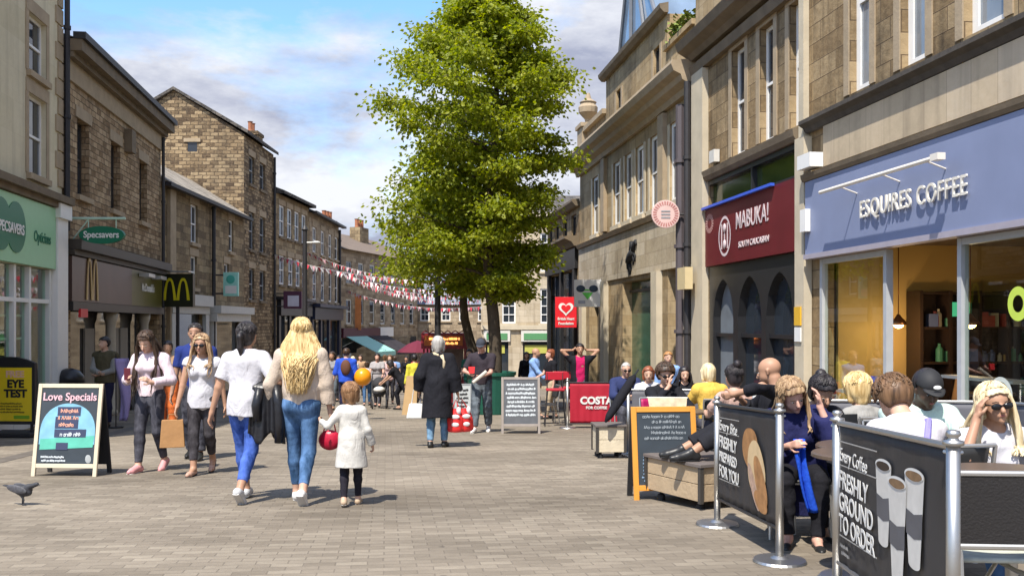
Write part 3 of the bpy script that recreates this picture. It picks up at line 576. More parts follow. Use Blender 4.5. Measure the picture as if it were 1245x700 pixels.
def b_pale():
    F = Frame((-10.8, 50.4), (-10.7, 58.4), 1); org = Vector((-10.8, 50.4, G(50.4))); P = F.p; L_ = F.len
    R = empty('hipped_stone_house', org, 'paler three storey stone house with hipped slate roof over navy shopfront', 'building')
    ops = [(a, a+0.9, 3.9, 5.3) for a in (0.8, 2.9, 5.0, 6.8)] + [(a, a+0.95, 1.3, 3.1) for a in (0.8, 2.9, 5.0, 6.8)]
    shop = (0.4, L_-0.4, -3.4, 0.2)
    m = MB(); wall(m, F, 0, L_, -4.0, 6.0, ops+[shop], 0.2, 6); m.build('wall', S_FAR, R, org)
    for a,b,c,e in ops: window(R, org, F, a, b, c, e, rows=2, sill=S_TRIM, lint=S_TRIM, fw=0.1, rev=0.1)
    m = MB(); m.raw([P(-0.2,5.98,0.4),P(L_+0.2,5.98,0.4),P(L_-2.5,7.5,-3),P(2.0,7.5,-3),P(L_+0.2,5.98,-6),P(-0.2,5.98,-6)], [(0,1,2,3),(3,2,4,5),(0,3,5),(1,4,2)]); m.build('roof', SLATE, R, org)
    part('gutter', IRON, R, org, (-0.2, L_+0.2, 5.9, 6.02, 0.2, 0.45), F=F)
    NV = flat('navy shop paint', (0.025,0.03,0.06), 0.35)
    part('fascia', NV, R, org, (0.1, L_, 0.25, 0.9, 0.003, 0.3), (0.0, L_+0.2, 0.92, 1.1, 0.003, 0.6), F=F)
    for u in (0.1, 2.2, 4.4, L_-0.5): part('shop_pillar', NV, R, org, (u, u+0.35, -3.9, 0.24, 0.004, 0.15), F=F)
    part('shop_glazing', PANE, R, org, (0.4, L_-0.4, -3.4, 0.2, -0.18, -0.1), F=F)
    pipe(F, org, R, L_-0.1, -3, 5.8, 0.08)
b_pale()
def b_terrace():
    F = Frame((-10.7, 58.8), (-7.2, 72), 1); org = Vector((-10.7, 58.8, G(58.8))); P = F.p; L_ = F.len
    R = empty('stone_terrace', org, 'long honey stone terrace with awnings at the far end on the left', 'building')
    ops = []
    for k in range(7):
        u = 0.9 + k*1.85; ops += [(u, u+0.85, 2.6, 4.0), (u, u+0.85, 0.0, 1.6)]
    m = MB(); wall(m, F, 0, L_, -4.6, 4.75, ops, 0.15, 7); m.build('wall', S_FAR, R, org)
    for i, (a,b,c,e) in enumerate(ops): window(R, org, F, a, b, c, e, rows=2, sill=S_TRIM, fw=0.1, rev=0.1, fm=OFFW if i % 3 else GREYP)
    m = MB(); m.raw([P(0,4.7,0.3),P(L_,4.7,0.3),P(L_,6.4,-3.5),P(0,6.4,-3.5),P(L_,4.7,-7),P(0,4.7,-7)], [(0,1,2,3),(3,2,4,5),(0,3,5),(1,4,2)]); m.build('roof', flat('brown slate roof', (0.17,0.13,0.10), 0.9, var=0.3, scale=3), R, org)
    for u in (2.8, 8.0):
        m = MB(); m.wbox(F, u, u+1.5, 5.2, 6.9, -3.0, -2.2); ch = m.build('chimney', S_LOW, R, org)
        m = MB()
        for k in range(3): m.lathe(P(u+0.3+0.45*k, 6.9, -2.6), [(0.16,0),(0.13,0.1),(0.13,0.55),(0.17,0.6)], 10)
        m.build('chimney_pot', flat('terracotta', (0.36,0.14,0.07)), ch, org)
    part('fascia', flat('plum shop fascia', (0.08,0.015,0.03), 0.5), R, org, (0.1, 6.0, -0.85, -0.25, 0.003, 0.2), F=F)
    part('shop_glazing', PANE, R, org, (0.3, L_-0.4, -4.0, -0.9, 0.003, 0.05), F=F)
    part('wall_sign', WHITE, R, org, (6.1, 8.6, -0.85, -0.2, 0.01, 0.1), F=F)
    # awnings
    for (u, w, col, nm) in ((0.5, 3.2, (0.30,0.55,0.50), 'teal awning cloth'), (4.0, 3.2, (0.03,0.025,0.03), 'black awning cloth')):
        m = MB(); m.quad(P(u,-0.8,0.2),P(u+w,-0.8,0.2),P(u+w,-1.75,2.2),P(u,-1.75,2.2)); m.quad(P(u,-1.75,2.2),P(u+w,-1.75,2.2),P(u+w,-2.0,2.2),P(u,-2.0,2.2)); m.build('awning', flat(nm, col, 0.8), R, org, solid=0.03)
b_terrace()
def b_end():
    F = Frame((-7.6, 72.2), (-0.5, 72.2), (0,-1)); org = Vector((-7.6, 72.2, G(72.2))); P = F.p; L_ = F.len
    R = empty('far_slate_building', org, 'far low stone building with blue grey slate roof seen behind the bunting', 'building')
    ops = [(x+7.6, x+8.3, 0.25, 1.25) for x in (-7.0,-5.4,-4.95+0.9,-2.6)]
    m = MB(); wall(m, F, 0, L_, -4.6, 1.55, ops, 0.15, 5); m.build('wall', S_FAR, R, org)
    for a,b,c,e in ops: window(R, org, F, a, b, c, e, rows=2, cols=2, fw=0.08, rev=0.08, sill=S_TRIM)
    m = MB(); m.raw([P(-1,1.5,0.3),P(L_+1,1.5,0.3),P(L_+1,3.9,-2.5),P(-1,3.9,-2.5),P(L_+1,1.5,-5),P(-1,1.5,-5)], [(0,1,2,3),(3,2,4,5),(0,3,5),(1,4,2)]); m.build('roof', flat('blue grey slate', (0.16,0.18,0.23), 0.8, var=0.2), R, org)
    F = Frame((-1.7, 52), (6.0, 52), (0,-1)); org = Vector((-1.7, 52, G(52))); P = F.p; L_ = F.len
    R = empty('cream_stone_building', org, 'cream stone building facing down the street behind the tree trunks', 'building')
    ops = []
    for x in (-0.55, 1.55, 3.6):
        ops += [(x+1.7, x+2.45, 2.9, 5.0), (x+1.7, x+2.45, 0.05, 1.95)]
    shops = [(0.25, 1.5, -3.4, -0.35), (2.3, 5.0, -3.4, -0.35)]
    m = MB(); wall(m, F, 0, L_, -3.9, 6.0, ops+shops, 0.2, 8); m.build('wall', S_ASHL, R, org)
    for a,b,c,e in ops: window(R, org, F, a, b, c, e, rows=4, cols=2, fw=0.08, rev=0.1, sill=S_TRIMP)
    part('string_course', S_TRIMP, R, org, (0, L_, -0.3, -0.05, 0.003, 0.15), F=F)
    part('cornice', S_TRIMP, R, org, (-0.1, L_, 5.9, 6.1, 0.003, 0.3), F=F)
    GS = flat('green shop sign', (0.10,0.27,0.12), 0.4); YS = flat('yellow shop sign', (0.45,0.44,0.10), 0.4)
    for s in shops:
        part('fascia', OFFW, R, org, (s[0]-0.1, s[1]+0.1, -0.95, -0.34, 0.004, 0.12), F=F)
        part('shop_sign', GS, R, org, (s[0]+0.05, s[1]-0.05, -0.85, -0.5, 0.125, 0.15), F=F)
        part('shop_glazing', PANE, R, org, (s[0], s[1], s[2], -0.96, -0.15, -0.1), F=F)
        part('shop_poster', YS, R, org, (s[0]+0.1, s[1]-0.2, -1.6, -1.15, -0.09, -0.06), F=F)
    m = MB(); m.raw([P(-0.2,6.1,0.3),P(L_,6.1,0.3),P(L_,7.6,-4),P(2,7.6,-4),P(L_,6.1,-8),P(-0.2,6.1,-8)], [(0,1,2,3),(3,2,4,5),(0,3,5),(1,4,2)]); m.build('roof', SLATE, R, org)
b_end()
# ================================================================ right-hand buildings
def b_coffee():
    F = FR; u0, u1 = F.uY(4.5), F.uY(15.05); org = Vector((F.p(u1,0)[0], 15.05, G(15.05)))
    R = empty('coffee_shop_building', org, 'soot stained stone building with lavender blue coffee shop fascia', 'building')
    zt = 3.15
    W_ = []
    for a, b in ((1033,1058),(1095,1126),(1172,1222),(1330,1400)): W_.append((RU(b), RU(a), 3.36, 6.0))
    shop = (F.uY(5.0), RU(998), -2.1, 1.08)
    m = MB(); wall(m, F, u0, u1, -2.6, 8.4, W_+[shop], 0.22, 0)
    P = F.p
    m.quad(P(u1,-2.6,0),P(u1,-2.6,-6),P(u1,8.4,-6),P(u1,8.4,0)); m.quad(P(u0,8.4,0),P(u1,8.4,0),P(u1,8.4,-6),P(u0,8.4,-6)); m.quad(P(u0,-2.6,-6.2),P(u1,-2.6,-6.2),P(u1,8.4,-6.2),P(u0,8.4,-6.2))
    m.build('wall', S_ASHD, R, org)
    for a,b,c,e in W_: window(R, org, F, a, b, c, e, rows=2, fw=0.11, rev=0.16, jamb=S_TRIM, pm=PANEB)
    TAN = stone('tan cladding slabs', (0.47,0.38,0.26), (0.52,0.42,0.29), (0.55,0.455,0.33), (0.34,0.27,0.19), 0.48, 3.0, 0.006, grime=(0.15,0.12,0.09), gamt=0.22, bump=0.1, fine=0.0, streak=0.4, off=0.0)
    part('cladding', TAN, R, org, (u0, RU(1006), 2.42, 3.04, 0.003, 0.07), F=F)
    m = MB(); m.prism(F, [(3.05,0.003),(3.05,0.08),(3.12,0.12),(3.17,0.20),(3.23,0.20),(3.30,0.003)], u0, RU(985)); m.build('ledge', flat('mossy dark ledge', (0.07,0.06,0.05), 0.9, var=0.5, scale=6, bump=0.6, bscale=20), R, org)
    LAV = flat('lavender blue fascia', (0.215,0.25,0.38), 0.5, var=0.12, scale=2)
    fa = part('fascia', LAV, R, org, (u0, RU(990.5), 1.10, 2.24, 0.004, 0.16), F=F)
    m = MB(); m.prism(F, [(2.25,0.003),(2.25,0.17),(2.30,0.20),(2.36,0.21),(2.41,0.003)], u0, RU(988)); m.build('fascia_cap', S_TRIMD, fa, org)
    part('fascia_trim', flat('mauve grey trim', (0.36,0.33,0.38), 0.5), fa, org, (u0, RU(990.5), 1.02, 1.095, 0.004, 0.19), F=F)
    LET = flat('cream metal letters', (0.72,0.68,0.60), 0.35)
    ftext(F, fa, org, 'ESQUIRES COFFEE', RU(1122), 1.575, 0.20, 0.335, LET, ext=0.012, bold=0.002, sx=0.80, space=1.16)
    # slim lamp rail over the lettering
    m = MB(); m.tube([F.p(RU(1030), 1.93, 0.42), F.p(RU(1181), 1.93, 0.42)], 0.028, 10)
    for px in (1055, 1108, 1165): m.tube([F.p(RU(px), 1.93, 0.42), F.p(RU(px), 1.84, 0.16)], 0.012, 6)
    m.wbox(F, RU(1186), RU(1176), 1.89, 1.97, 0.37, 0.47)
    m.build('lamp_rail', flat('warm white enamel', (0.75,0.70,0.62), 0.35), fa, org)
    part('alarm_box', WHITE, R, org, (RU(997.5), RU(990.8), 1.45, 1.80, 0.165, 0.25), F=F)
    part('alarm_box', WHITE, R, org, (RU(1007), RU(991), 2.42, 2.64, 0.08, 0.3), F=F)
    # shopfront posts
    FRM = flat('pale window frame', (0.42,0.44,0.46), 0.4)
    m = MB()
    for px in (1001, 1079): m.wbox(F, RU(px)-0.04, RU(px)+0.04, -2.0, 1.01, -0.06, 0.04)
    m.wbox(F, RU(1170)-0.04, RU(1170)+0.04, -2.0, 1.01, -0.06, 0.04)
    m.wbox(F, RU(1079), RU(1001), 0.93, 1.01, -0.055, 0.035); m.wbox(F, u0+0.5, RU(1170), 0.93, 1.01, -0.055, 0.035)
    m.wbox(F, RU(1079), RU(1001), -2.05, -1.55, -0.055, 0.035); m.wbox(F, u0+0.5, RU(1170), -2.05, -1.5, -0.055, 0.035)
    sf = m.build('shopfront', FRM, R, org)
    part('pane', SHOPG, sf, org, (RU(1079)+0.03, RU(1001)-0.03, -1.55, 0.94, -0.012, -0.004), F=F)
    part('pane', SHOPG, sf, org, (u0+0.5, RU(1170)-0.03, -1.5, 0.94, -0.012, -0.004), F=F)
    m = MB()   # roundel stickers on the big pane
    for (px, zz, r) in ((1217, -0.78, 0.20),):
        cu = RU(px); n = 26
        for k in range(n):
            a0, a1 = 2*pi*k/n, 2*pi*(k+1)/n
            m.quad(F.p(cu+r*cos(a0), zz+r*sin(a0), 0.002), F.p(cu+r*cos(a1), zz+r*sin(a1), 0.002), F.p(cu+0.72*r*cos(a1), zz+0.72*r*sin(a1), 0.002), F.p(cu+0.72*r*cos(a0), zz+0.72*r*sin(a0), 0.002))
    m.build('window_sticker', flat('pale sticker', (0.62,0.66,0.60), 0.5), sf, org)
    m = MB(); cu = RU(1238); n = 24; r = 0.17; zz = 0.22
    for k in range(n):
        a0, a1 = 2*pi*k/n, 2*pi*(k+1)/n
        m.quad(F.p(cu+r*cos(a0), zz+r*1.1*sin(a0), 0.003), F.p(cu+r*cos(a1), zz+r*1.1*sin(a1), 0.003), F.p(cu+0.5*r*cos(a1), zz+0.55*r*sin(a1), 0.003), F.p(cu+0.5*r*cos(a0), zz+0.55*r*sin(a0), 0.003))
    m.build('window_sticker', flat('lime sticker', (0.55,0.70,0.10), 0.5), sf, org)
    # the room inside
    OCH = flat('ochre plaster', (0.60,0.40,0.13), 0.8, var=0.1, scale=1); FLO = flat('dark wooden floor', (0.10,0.06,0.035), 0.5, var=0.3)
    a, b = F.uY(5.0), RU(998)
    m = MB(); m.wbox(F, RU(1112), b+0.05, -2.0, 1.6, -4.6, -4.5); m.wbox(F, b+0.02, b+0.1, -2.0, 1.6, -4.5, -0.3); m.wbox(F, RU(1112)-0.1, RU(1112), -2.0, 1.6, -4.6, -2.4); m.build('inner_wall', OCH, R, org)
    m = MB(); m.wbox(F, a-0.1, RU(1112)-0.1, -2.0, 1.6, -6.1, -6.0); m.wbox(F, a-0.1, a, -2.0, 1.6, -6, -0.3); m.build('back_wall', flat('dark brown panelling', (0.07,0.045,0.028), 0.5, var=0.3), R, org)
    m = MB(); m.wbox(F, a, b, -2.1, -1.72, -6.0, -0.23); m.build('floor_inside', FLO, R, org)
    m = MB(); m.wbox(F, a, b, 1.25, 1.3, -6.0, -0.23); m.build('ceiling_inside', flat('brown ceiling', (0.22,0.16,0.10), 0.8), R, org)
    DKT = flat('dark stained timber', (0.035,0.02,0.014), 0.4)
    m = MB()
    dz0, dz1 = -3.9, -1.45
    for k in range(5): m.wbox(F, b-0.38, b-0.01, -1.7+k*0.54, -1.66+k*0.54, dz0, dz1)
    for k in range(6): d_ = dz0+(dz1-dz0)*k/5; m.wbox(F, b-0.40, b-0.005, -1.71, 0.52, d_-0.025, d_+0.025)
    m.wbox(F, b-0.02, b-0.004, -1.7, 0.5, dz0+0.03, dz1-0.03)
    m.build('shelf_unit', DKT, R, org)
    rr = random.Random(3); cols = [(0.5,0.1,0.08),(0.1,0.35,0.2),(0.6,0.55,0.4),(0.15,0.2,0.4),(0.6,0.4,0.1)]
    for i, (c, nm) in enumerate(zip(cols, ('red','green','cream','navy','amber'))):
        for k in range(13):
            d_ = dz0 + 0.1 + rr.random()*(dz1-dz0-0.3); z = -1.66 + 0.54*rr.randrange(4)
            m = MB(); u_ = b-0.30; hh = 0.1+0.18*rr.random(); ww = 0.03+0.04*rr.random(); q0 = F.p(u_, z, d_)
            if k % 2: m.box(-ww, ww, -ww, ww, 0, hh)
            else: m.lathe((0,0,0), [(ww,0),(ww,hh*0.7),(ww*0.4,hh*0.85),(ww*0.4,hh)], 10)
            o_ = m.build('shelf_packet' if k % 2 else 'shelf_bottle', flat('stock %d' % i, tuple(0.6*v for v in c), 0.5), None); o_.location = q0
            tag(o_, ('small %s packet' if k % 2 else 'small %s bottle') % nm + ' on the dark shelves inside the coffee shop', 'packet' if k % 2 else 'bottle', ('%s packets' if k % 2 else '%s bottles') % nm + ' on the coffee shop shelves')
    part('green_sign', flat('small green sign', (0.05,0.35,0.18), 0.5, emit=(0.05,0.4,0.2), estr=0.5), R, org, (b-0.43, b-0.41, 0.12, 0.34, -2.25, -1.95), F=F)
    m = MB(); m.wbox(F, F.uY(9.2), F.uY(10.9), -1.71, -0.95, -3.6, -3.0); m.wbox(F, F.uY(9.1), F.uY(11.0), -0.95, -0.9, -3.7, -2.9); m.build('counter', flat('oak counter', (0.32,0.2,0.1), 0.5), R, org)
    m = MB(); m.wbox(F, RU(1079)+0.1, b-0.1, -1.05, -1.0, -0.75, -0.2); m.build('window_bar', flat('pale shelf', (0.6,0.58,0.52), 0.4), R, org)
    m = MB(); m.wbox(F, RU(1165), RU(1085), -0.72, -0.68, -1.0, -0.7); m.build('wall_shelf', flat('pale shelf', (0.6,0.58,0.52)), R, org)
    EMI = flat('warm lamp glow', (1,0.7,0.35), 0.5, emit=(1.0,0.55,0.2), estr=9)
    for (y, d) in ((14.1, -0.9), (12.95, -1.3), (9.7, -2.2)):
        c = Vector(F.p(F.uY(y), 0.02, d)); m = MB(); m.tube([c+Vector((0,0,0.08)), c+Vector((0,0,1.25))], 0.008, 6); m.lathe(c, [(0.13,-0.03),(0.11,0.02),(0.05,0.08),(0.02,0.13)], 16); l = m.build('pendant_lamp', flat('copper shade', (0.3,0.13,0.05), 0.3, metal=0.8), R, org, smooth=True)
        m = MB(); m.ell(c+Vector((0,0,-0.03)), (0.075,0.075,0.05)); m.build('bulb', EMI, l, org, smooth=True)
        ld = bpy.data.lights.new('pendant_glow', 'POINT'); ld.energy = 14; ld.color = (1.0,0.68,0.36); ld.shadow_soft_size = 0.08; lo = bpy.data.objects.new('pendant_glow', ld); COL.objects.link(lo); lo.parent = l; lo.location = c - org + Vector((0,0,-0.14))
b_coffee()
def pier(px0, px1, F=FR, label='', z1=8.4, mat=None, cat='pier'):
    pass
def b_rest():
    F = FR; u0, u1 = F.uY(15.07), F.uY(20.75); org = Vector((F.p(u1,0)[0], 20.75, G(20.75)))
    R = empty('restaurant_building', org, 'stone building with deep maroon restaurant sign and black pointed arches', 'building')
    W_ = [(RU(b), RU(a), 3.28, 5.35) for a, b in ((890,906),(924,941),(960,976))]
    shop = (RU(972), RU(863), -2.6, 3.0)
    m = MB(); wall(m, F, u0, u1, -3.0, 5.95, W_+[shop], 0.25, 7.0); m.build('wall', S_ASHD, R, org)
    for a,b,c,e in W_: window(R, org, F, a, b, c, e, rows=2, fw=0.07, rev=0.17, jamb=S_TRIM, lint=S_TRIM)
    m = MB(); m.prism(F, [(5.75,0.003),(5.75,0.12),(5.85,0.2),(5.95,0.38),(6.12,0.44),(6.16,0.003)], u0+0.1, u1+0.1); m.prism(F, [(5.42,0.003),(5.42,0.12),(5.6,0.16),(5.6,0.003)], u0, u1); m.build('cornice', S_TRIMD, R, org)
    m = MB(); wall(m, F, u0, u1, 6.17, 7.4, [], 0, 0.5, d=0.0); m.build('parapet', S_ASH, R, org)
    m = MB(); m.prism(F, [(3.0,0.003),(3.0,0.08),(3.08,0.13),(3.2,0.15),(3.24,0.003)], RU(974), RU(861)); m.build('sill_band', S_TRIMD, R, org)
    for a, b in ((862, 847),):
        part('pilaster', S_TRIMP, R, org, (RU(862)+0.02, RU(848), -2.9, 5.4, 0.004, 0.14), F=F)
    part('pilaster', S_TRIMP, R, org, (RU(988)+0.02, RU(976), -2.7, 3.0, 0.004, 0.14), (RU(984), RU(978), 3.0, 5.4, 0.004, 0.1), F=F)
    part('upper_light_frame', BLACKP, R, org, (RU(971), RU(863), 2.90, 2.985, -0.14, 0.03), (RU(971), RU(863), 2.41, 2.46, -0.14, 0.03), (RU(915)-0.03, RU(915)+0.03, 2.46, 2.9, -0.13, 0.02), F=F)
    part('upper_light', glassdark('tree reflection tinted glass', (0.03,0.045,0.012), 0.10), R, org, (RU(971), RU(863), 2.46, 2.9, -0.12, -0.08), F=F)  # dark glass with the green of the reflected tree put into its colour
    MAR = flat('maroon sign board', (0.13,0.012,0.016), 0.45, var=0.25, scale=2)
    sg = part('fascia', MAR, R, org, (RU(972), RU(862.5), 1.2, 2.40, -0.05, 0.09), F=F)
    LT = flat('pale pink lettering', (0.66,0.55,0.55), 0.5)
    ftext(F, sg, org, 'MABUKA!', RU(920), 1.95, 0.1, 0.46, LT, bold=0.002, sx=0.80)
    ftext(F, sg, org, 'SOUTH CAUCASIAN', RU(922), 1.50, 0.1, 0.16, LT, bold=0.002, sx=0.98)
    m = MB(); cu = RU(886.5); n = 28; zz = 1.74; r = 0.40
    for k in range(n):
        a0, a1 = 2*pi*k/n, 2*pi*(k+1)/n
        m.quad(F.p(cu+0.85*r*cos(a0), zz+r*sin(a0), 0.095), F.p(cu+0.85*r*cos(a1), zz+r*sin(a1), 0.095), F.p(cu+0.85*0.86*r*cos(a1), zz+0.86*r*sin(a1), 0.095), F.p(cu+0.85*0.86*r*cos(a0), zz+0.86*r*sin(a0), 0.095))
    for s in (-0.16, 0, 0.16): m.wbox(F, cu+s-0.02, cu+s+0.02, zz-0.25, zz+0.25, 0.092, 0.1)
    m.ell(F.p(cu, zz+0.16, 0.095), (0.03,0.09,0.09)); m.ell(F.p(cu, zz-0.16, 0.095), (0.03,0.09,0.09))
    m.build('emblem', LT, sg, org)
    m = MB(); cu = RU(868); zz = 2.08
    for k in range(20):
        a0, a1 = 2*pi*k/20, 2*pi*(k+0.6)/20
        m.quad(F.p(cu+0.24*cos(a0), zz+0.2*sin(a0), 0.095), F.p(cu+0.24*cos(a1), zz+0.2*sin(a1), 0.095), F.p(cu+0.12*cos(a1), zz+0.1*sin(a1), 0.095), F.p(cu+0.12*cos(a0), zz+0.1*sin(a0), 0.095))
    m.build('emblem', flat('rose emblem', (0.55,0.30,0.27), 0.5), sg, org)
    m = MB(); m.wbox(F, RU(948), RU(862), 2.385, 2.435, 0.095, 0.17); m.build('light_bar', flat('royal blue plastic', (0.05,0.12,0.62), 0.35), sg, org)
    # black front with three pointed arches
    z0 = -2.5; A = RU(970); B = RU(864); arcs = [(A+0.12, A+(B-A)*0.30), (A+(B-A)*0.35, A+(B-A)*0.62), (A+(B-A)*0.68, B-0.22)]
    m = MB()
    def archz(u, a, b, zs=0.15, h=0.75):
        t = abs((u-(a+b)/2)/((b-a)/2)); return zs + h*math.sqrt(max(0, 1-t**1.5))**1.0
    us = [A]
    for (a, b) in arcs: us += [a + (b-a)*k/12 for k in range(13)]
    us += [B]
    for i in range(len(us)-1):
        c = (us[i]+us[i+1])/2; ar = [x for x in arcs if x[0] < c < x[1]]
        if not ar: m.wbox(F, us[i], us[i+1], z0, 1.19, -0.15, 0.02)
        else:
            a, b = ar[0]; m.wbox(F, us[i], us[i+1], archz(us[i], a, b), 1.19, -0.15, 0.02, z0b=archz(us[i+1], a, b))
    for a, b in arcs: m.wbox(F, a, b, z0, -1.75, -0.14, 0.0); m.wbox(F, a, b, -0.25, -0.18, -0.12, -0.04)
    m.build('arched_shopfront', BLACKP, R, org)
    for i, (a, b) in enumerate(arcs):
        part('pane', PANEB if i == 2 else PANE, R, org, (a, b, -1.75, 0.95, -0.2, -0.14), F=F)
    pipe(F, org, R, RU(846.5), -2.6, 5.3, 0.075, 0.2); pipe(F, org, R, RU(838), -2.6, 4.9, 0.11, 0.2, mat=flat('purple grey pipe', (0.09,0.075,0.08), 0.5))
    part('meter_box', flat('cream meter box', (0.62,0.5,0.28), 0.5), R, org, (RU(856), RU(846), 0.75, 1.22, 0.25, 0.42), F=F)
    part('alarm_box', OFFW, R, org, (RU(876), RU(870), 3.3, 3.55, 0.02, 0.14), F=F)
    part('notice', flat('yellow notice', (0.72,0.42,0.04), 0.5), R, org, (RU(985), RU(977.5), -0.02, 0.28, 0.145, 0.17), F=F)
    part('notice', WHITE, R, org, (RU(985), RU(977.5), -0.28, -0.05, 0.145, 0.165), F=F)
b_rest()
def b_bank():
    F = FR; u0, u1 = F.uY(20.8), F.uY(33.1); org = Vector((F.p(u0,0)[0], 20.8, G(20.8))); P = F.p
    R = empty('classical_bank_building', org, 'classical tan ashlar building with tall narrow windows, heavy cornice and attic', 'building')
    cs = [RY(p) for p in (724,750,764,778,796,821)]
    W_ = [(F.uY(y)-0.42, F.uY(y)+0.42, 2.9, 4.78) for y in cs]
    W_[2] = (F.uY(26.5)-0.38, F.uY(26.5)+0.38, 2.9, 4.78)
    doors = [(RU(794), RU(757), -2.9, 1.2), (RU(831), RU(812), -2.6, 1.3), (F.uY(30.2), F.uY(31.6), -3.0, 1.1)]
    m = MB(); wall(m, F, u0, u1, -3.6, 5.3, W_+doors, 0.35, 8.0); m.build('wall', S_ASH, R, org)
    for i, (a,b,c,e) in enumerate(W_): window(R, org, F, a, b, c, e, rows=2, fw=0.1, rev=0.1, sill=S_TRIMP, jamb=S_TRIMP)
    m = MB(); m.prism(F, [(5.15,0.003),(5.15,0.10),(5.28,0.14),(5.36,0.30),(5.48,0.34),(5.55,0.50),(5.70,0.56),(5.78,0.54),(5.82,0.003)], u0-0.05, u1+0.2); m.build('cornice', S_TRIM, R, org)
    m = MB(); m.prism(F, [(2.62,0.003),(2.62,0.1),(2.74,0.16),(2.80,0.003)], u0, u1); m.build('string_course', S_TRIM, R, org)
    part('lower_band', S_ASHL, R, org, (u0, u1, 1.32, 2.60, 0.004, 0.05), F=F)
    for px, w in ((711,0.5),(738,0.45),(802,0.5),(843,0.4)): part('pilaster', S_TRIMP, R, org, (RU(px)-w/2, RU(px)+w/2, -3.4, 1.31, 0.005, 0.16), F=F)
    for k, (a, b) in enumerate([(W_[i][1], W_[i-1][0]) for i in range(1, 6)]):
        c = (a+b)/2; 
        if k in (0, 4): part('pilaster', S_TRIM, R, org, (c-0.22, c+0.22, 2.85, 5.1, 0.004, 0.12), F=F)
    # entrance: green glazed doors
    GG = glassdark('green tinted glass', (0.045,0.10,0.06), 0.12)
    part('entrance_glazing', GG, R, org, (doors[0][0], doors[0][1], doors[0][2], doors[0][3], -0.35, -0.28), F=F)
    part('entrance_frame', DARKF, R, org, (doors[0][0]+0.42, doors[0][0]+0.50, -2.9, 1.2, -0.27, -0.2), (doors[0][0], doors[0][1], 0.9, 0.97, -0.27, -0.2), F=F)
    part('entrance_glazing', PANE, R, org, (doors[1][0], doors[1][1], doors[1][2], doors[1][3], -0.35, -0.28), F=F)
    part('entrance_glazing', PANE, R, org, (doors[2][0], doors[2][1], doors[2][2], doors[2][3], -0.35, -0.28), F=F)
    # black rearing horse emblem built from tapered strokes
    m = MB(); cu = RU(771); zc = 1.83; d = 0.075
    def st(pts, r): m.tube([P(cu - x*0.95, zc + z, d) for x, z in pts], r, 6)
    st([(-0.28,-0.1),(-0.1,0.0),(0.12,0.08),(0.26,0.16)], [0.12,0.13,0.13,0.1]); st([(0.24,0.16),(0.33,0.36),(0.43,0.42)], [0.09,0.065,0.035]); st([(0.43,0.42),(0.52,0.30)], [0.05,0.03])
    st([(-0.26,-0.12),(-0.32,-0.3),(-0.24,-0.46)], [0.07,0.04,0.025]); st([(-0.2,-0.14),(-0.1,-0.3),(-0.16,-0.46)], [0.06,0.035,0.025]); st([(0.22,0.1),(0.4,0.02),(0.38,-0.14)], [0.05,0.03,0.02]); st([(0.2,0.05),(0.26,-0.12),(0.18,-0.2)], [0.05,0.03,0.02])
    st([(-0.34,-0.05),(-0.46,-0.1),(-0.5,-0.3)], [0.04,0.045,0.015]); st([(0.02,0.16),(0.04,0.34),(0.0,0.42)], [0.08,0.07,0.06])
    m.build('horse_emblem', BLACKM, R, org, smooth=True)
    # attic storey set slightly back, balustrade, urn, and a glazed roof light
    ua, ub = F.uY(23.0), F.uY(29.4)
    at = [(F.uY(23.9)-0.3, F.uY(23.9)+0.3, 5.95, 7.0), (F.uY(27.8)-0.3, F.uY(27.8)+0.3, 5.95, 6.9)]
    m = MB(); wall(m, F, ua, ub, 5.83, 7.55, at, 0.15, 3.0, d=-0.05); m.build('attic', S_ASH, R, org)
    for a,b,c,e in at: window(R, org, F, a, b, c, e, rows=1, fw=0.05, rev=0.12, d=-0.05, jamb=S_TRIM, fm=DARKF)
    m = MB(); m.prism(F, [(7.55,-0.05),(7.55,0.06),(7.65,0.16),(7.75,0.18),(7.80,-0.05)], ua-0.1, ub+0.15); m.build('attic_coping', S_TRIMD, R, org)
    m = MB(); m.wbox(F, ub, u1-0.8, 5.83, 6.0, -0.3, 0.05); m.wbox(F, ub, u1-0.8, 6.55, 6.7, -0.3, 0.08)
    k = ub+0.15
    while k < u1-0.9: m.lathe(P(k, 6.0, -0.12), [(0.06,0),(0.1,0.15),(0.05,0.35),(0.07,0.55)], 8); k += 0.26
    m.build('balustrade', S_TRIM, R, org)
    m = MB(); m.wbox(F, u1-0.8, u1, 5.83, 6.75, -0.5, 0.1); m.wbox(F, u1-0.88, u1+0.08, 6.75, 6.88, -0.58, 0.16)
    m.lathe(P(u1-0.4, 6.88, -0.2), [(0.2,0),(0.1,0.1),(0.12,0.2),(0.32,0.42),(0.34,0.6),(0.26,0.72),(0.3,0.78),(0.12,0.9),(0.06,1.1)], 14); m.build('urn_pedestal', S_TRIM, R, org)
    m = MB(); m.wbox(F, u0, ua-0.05, 5.83, 6.6, -0.35, 0.0); m.wbox(F, u0, ua-0.03, 6.6, 6.72, -0.4, 0.08); m.build('parapet', S_ASH, R, org)
    GRF = flat('grey glazing bars', (0.16,0.17,0.19), 0.4); 
    a_, b_ = F.uY(24.0), F.uY(27.9); c_ = F.uY(26.0)
    m = MB(); q = [P(a_,7.8,-0.12),P(b_,7.8,-0.12),P(c_+0.5,10.9,-0.12),P(a_,7.8,-2.8),P(b_,7.8,-2.8),P(c_+0.5,10.9,-2.8)]
    m.raw(q, [(0,1,2),(5,4,3),(1,4,5,2),(0,2,5,3),(0,3,4,1)]); m.build('roof_light', glassdark('sky roof glass', (0.12,0.17,0.24), 0.08), R, org)
    m = MB(); 
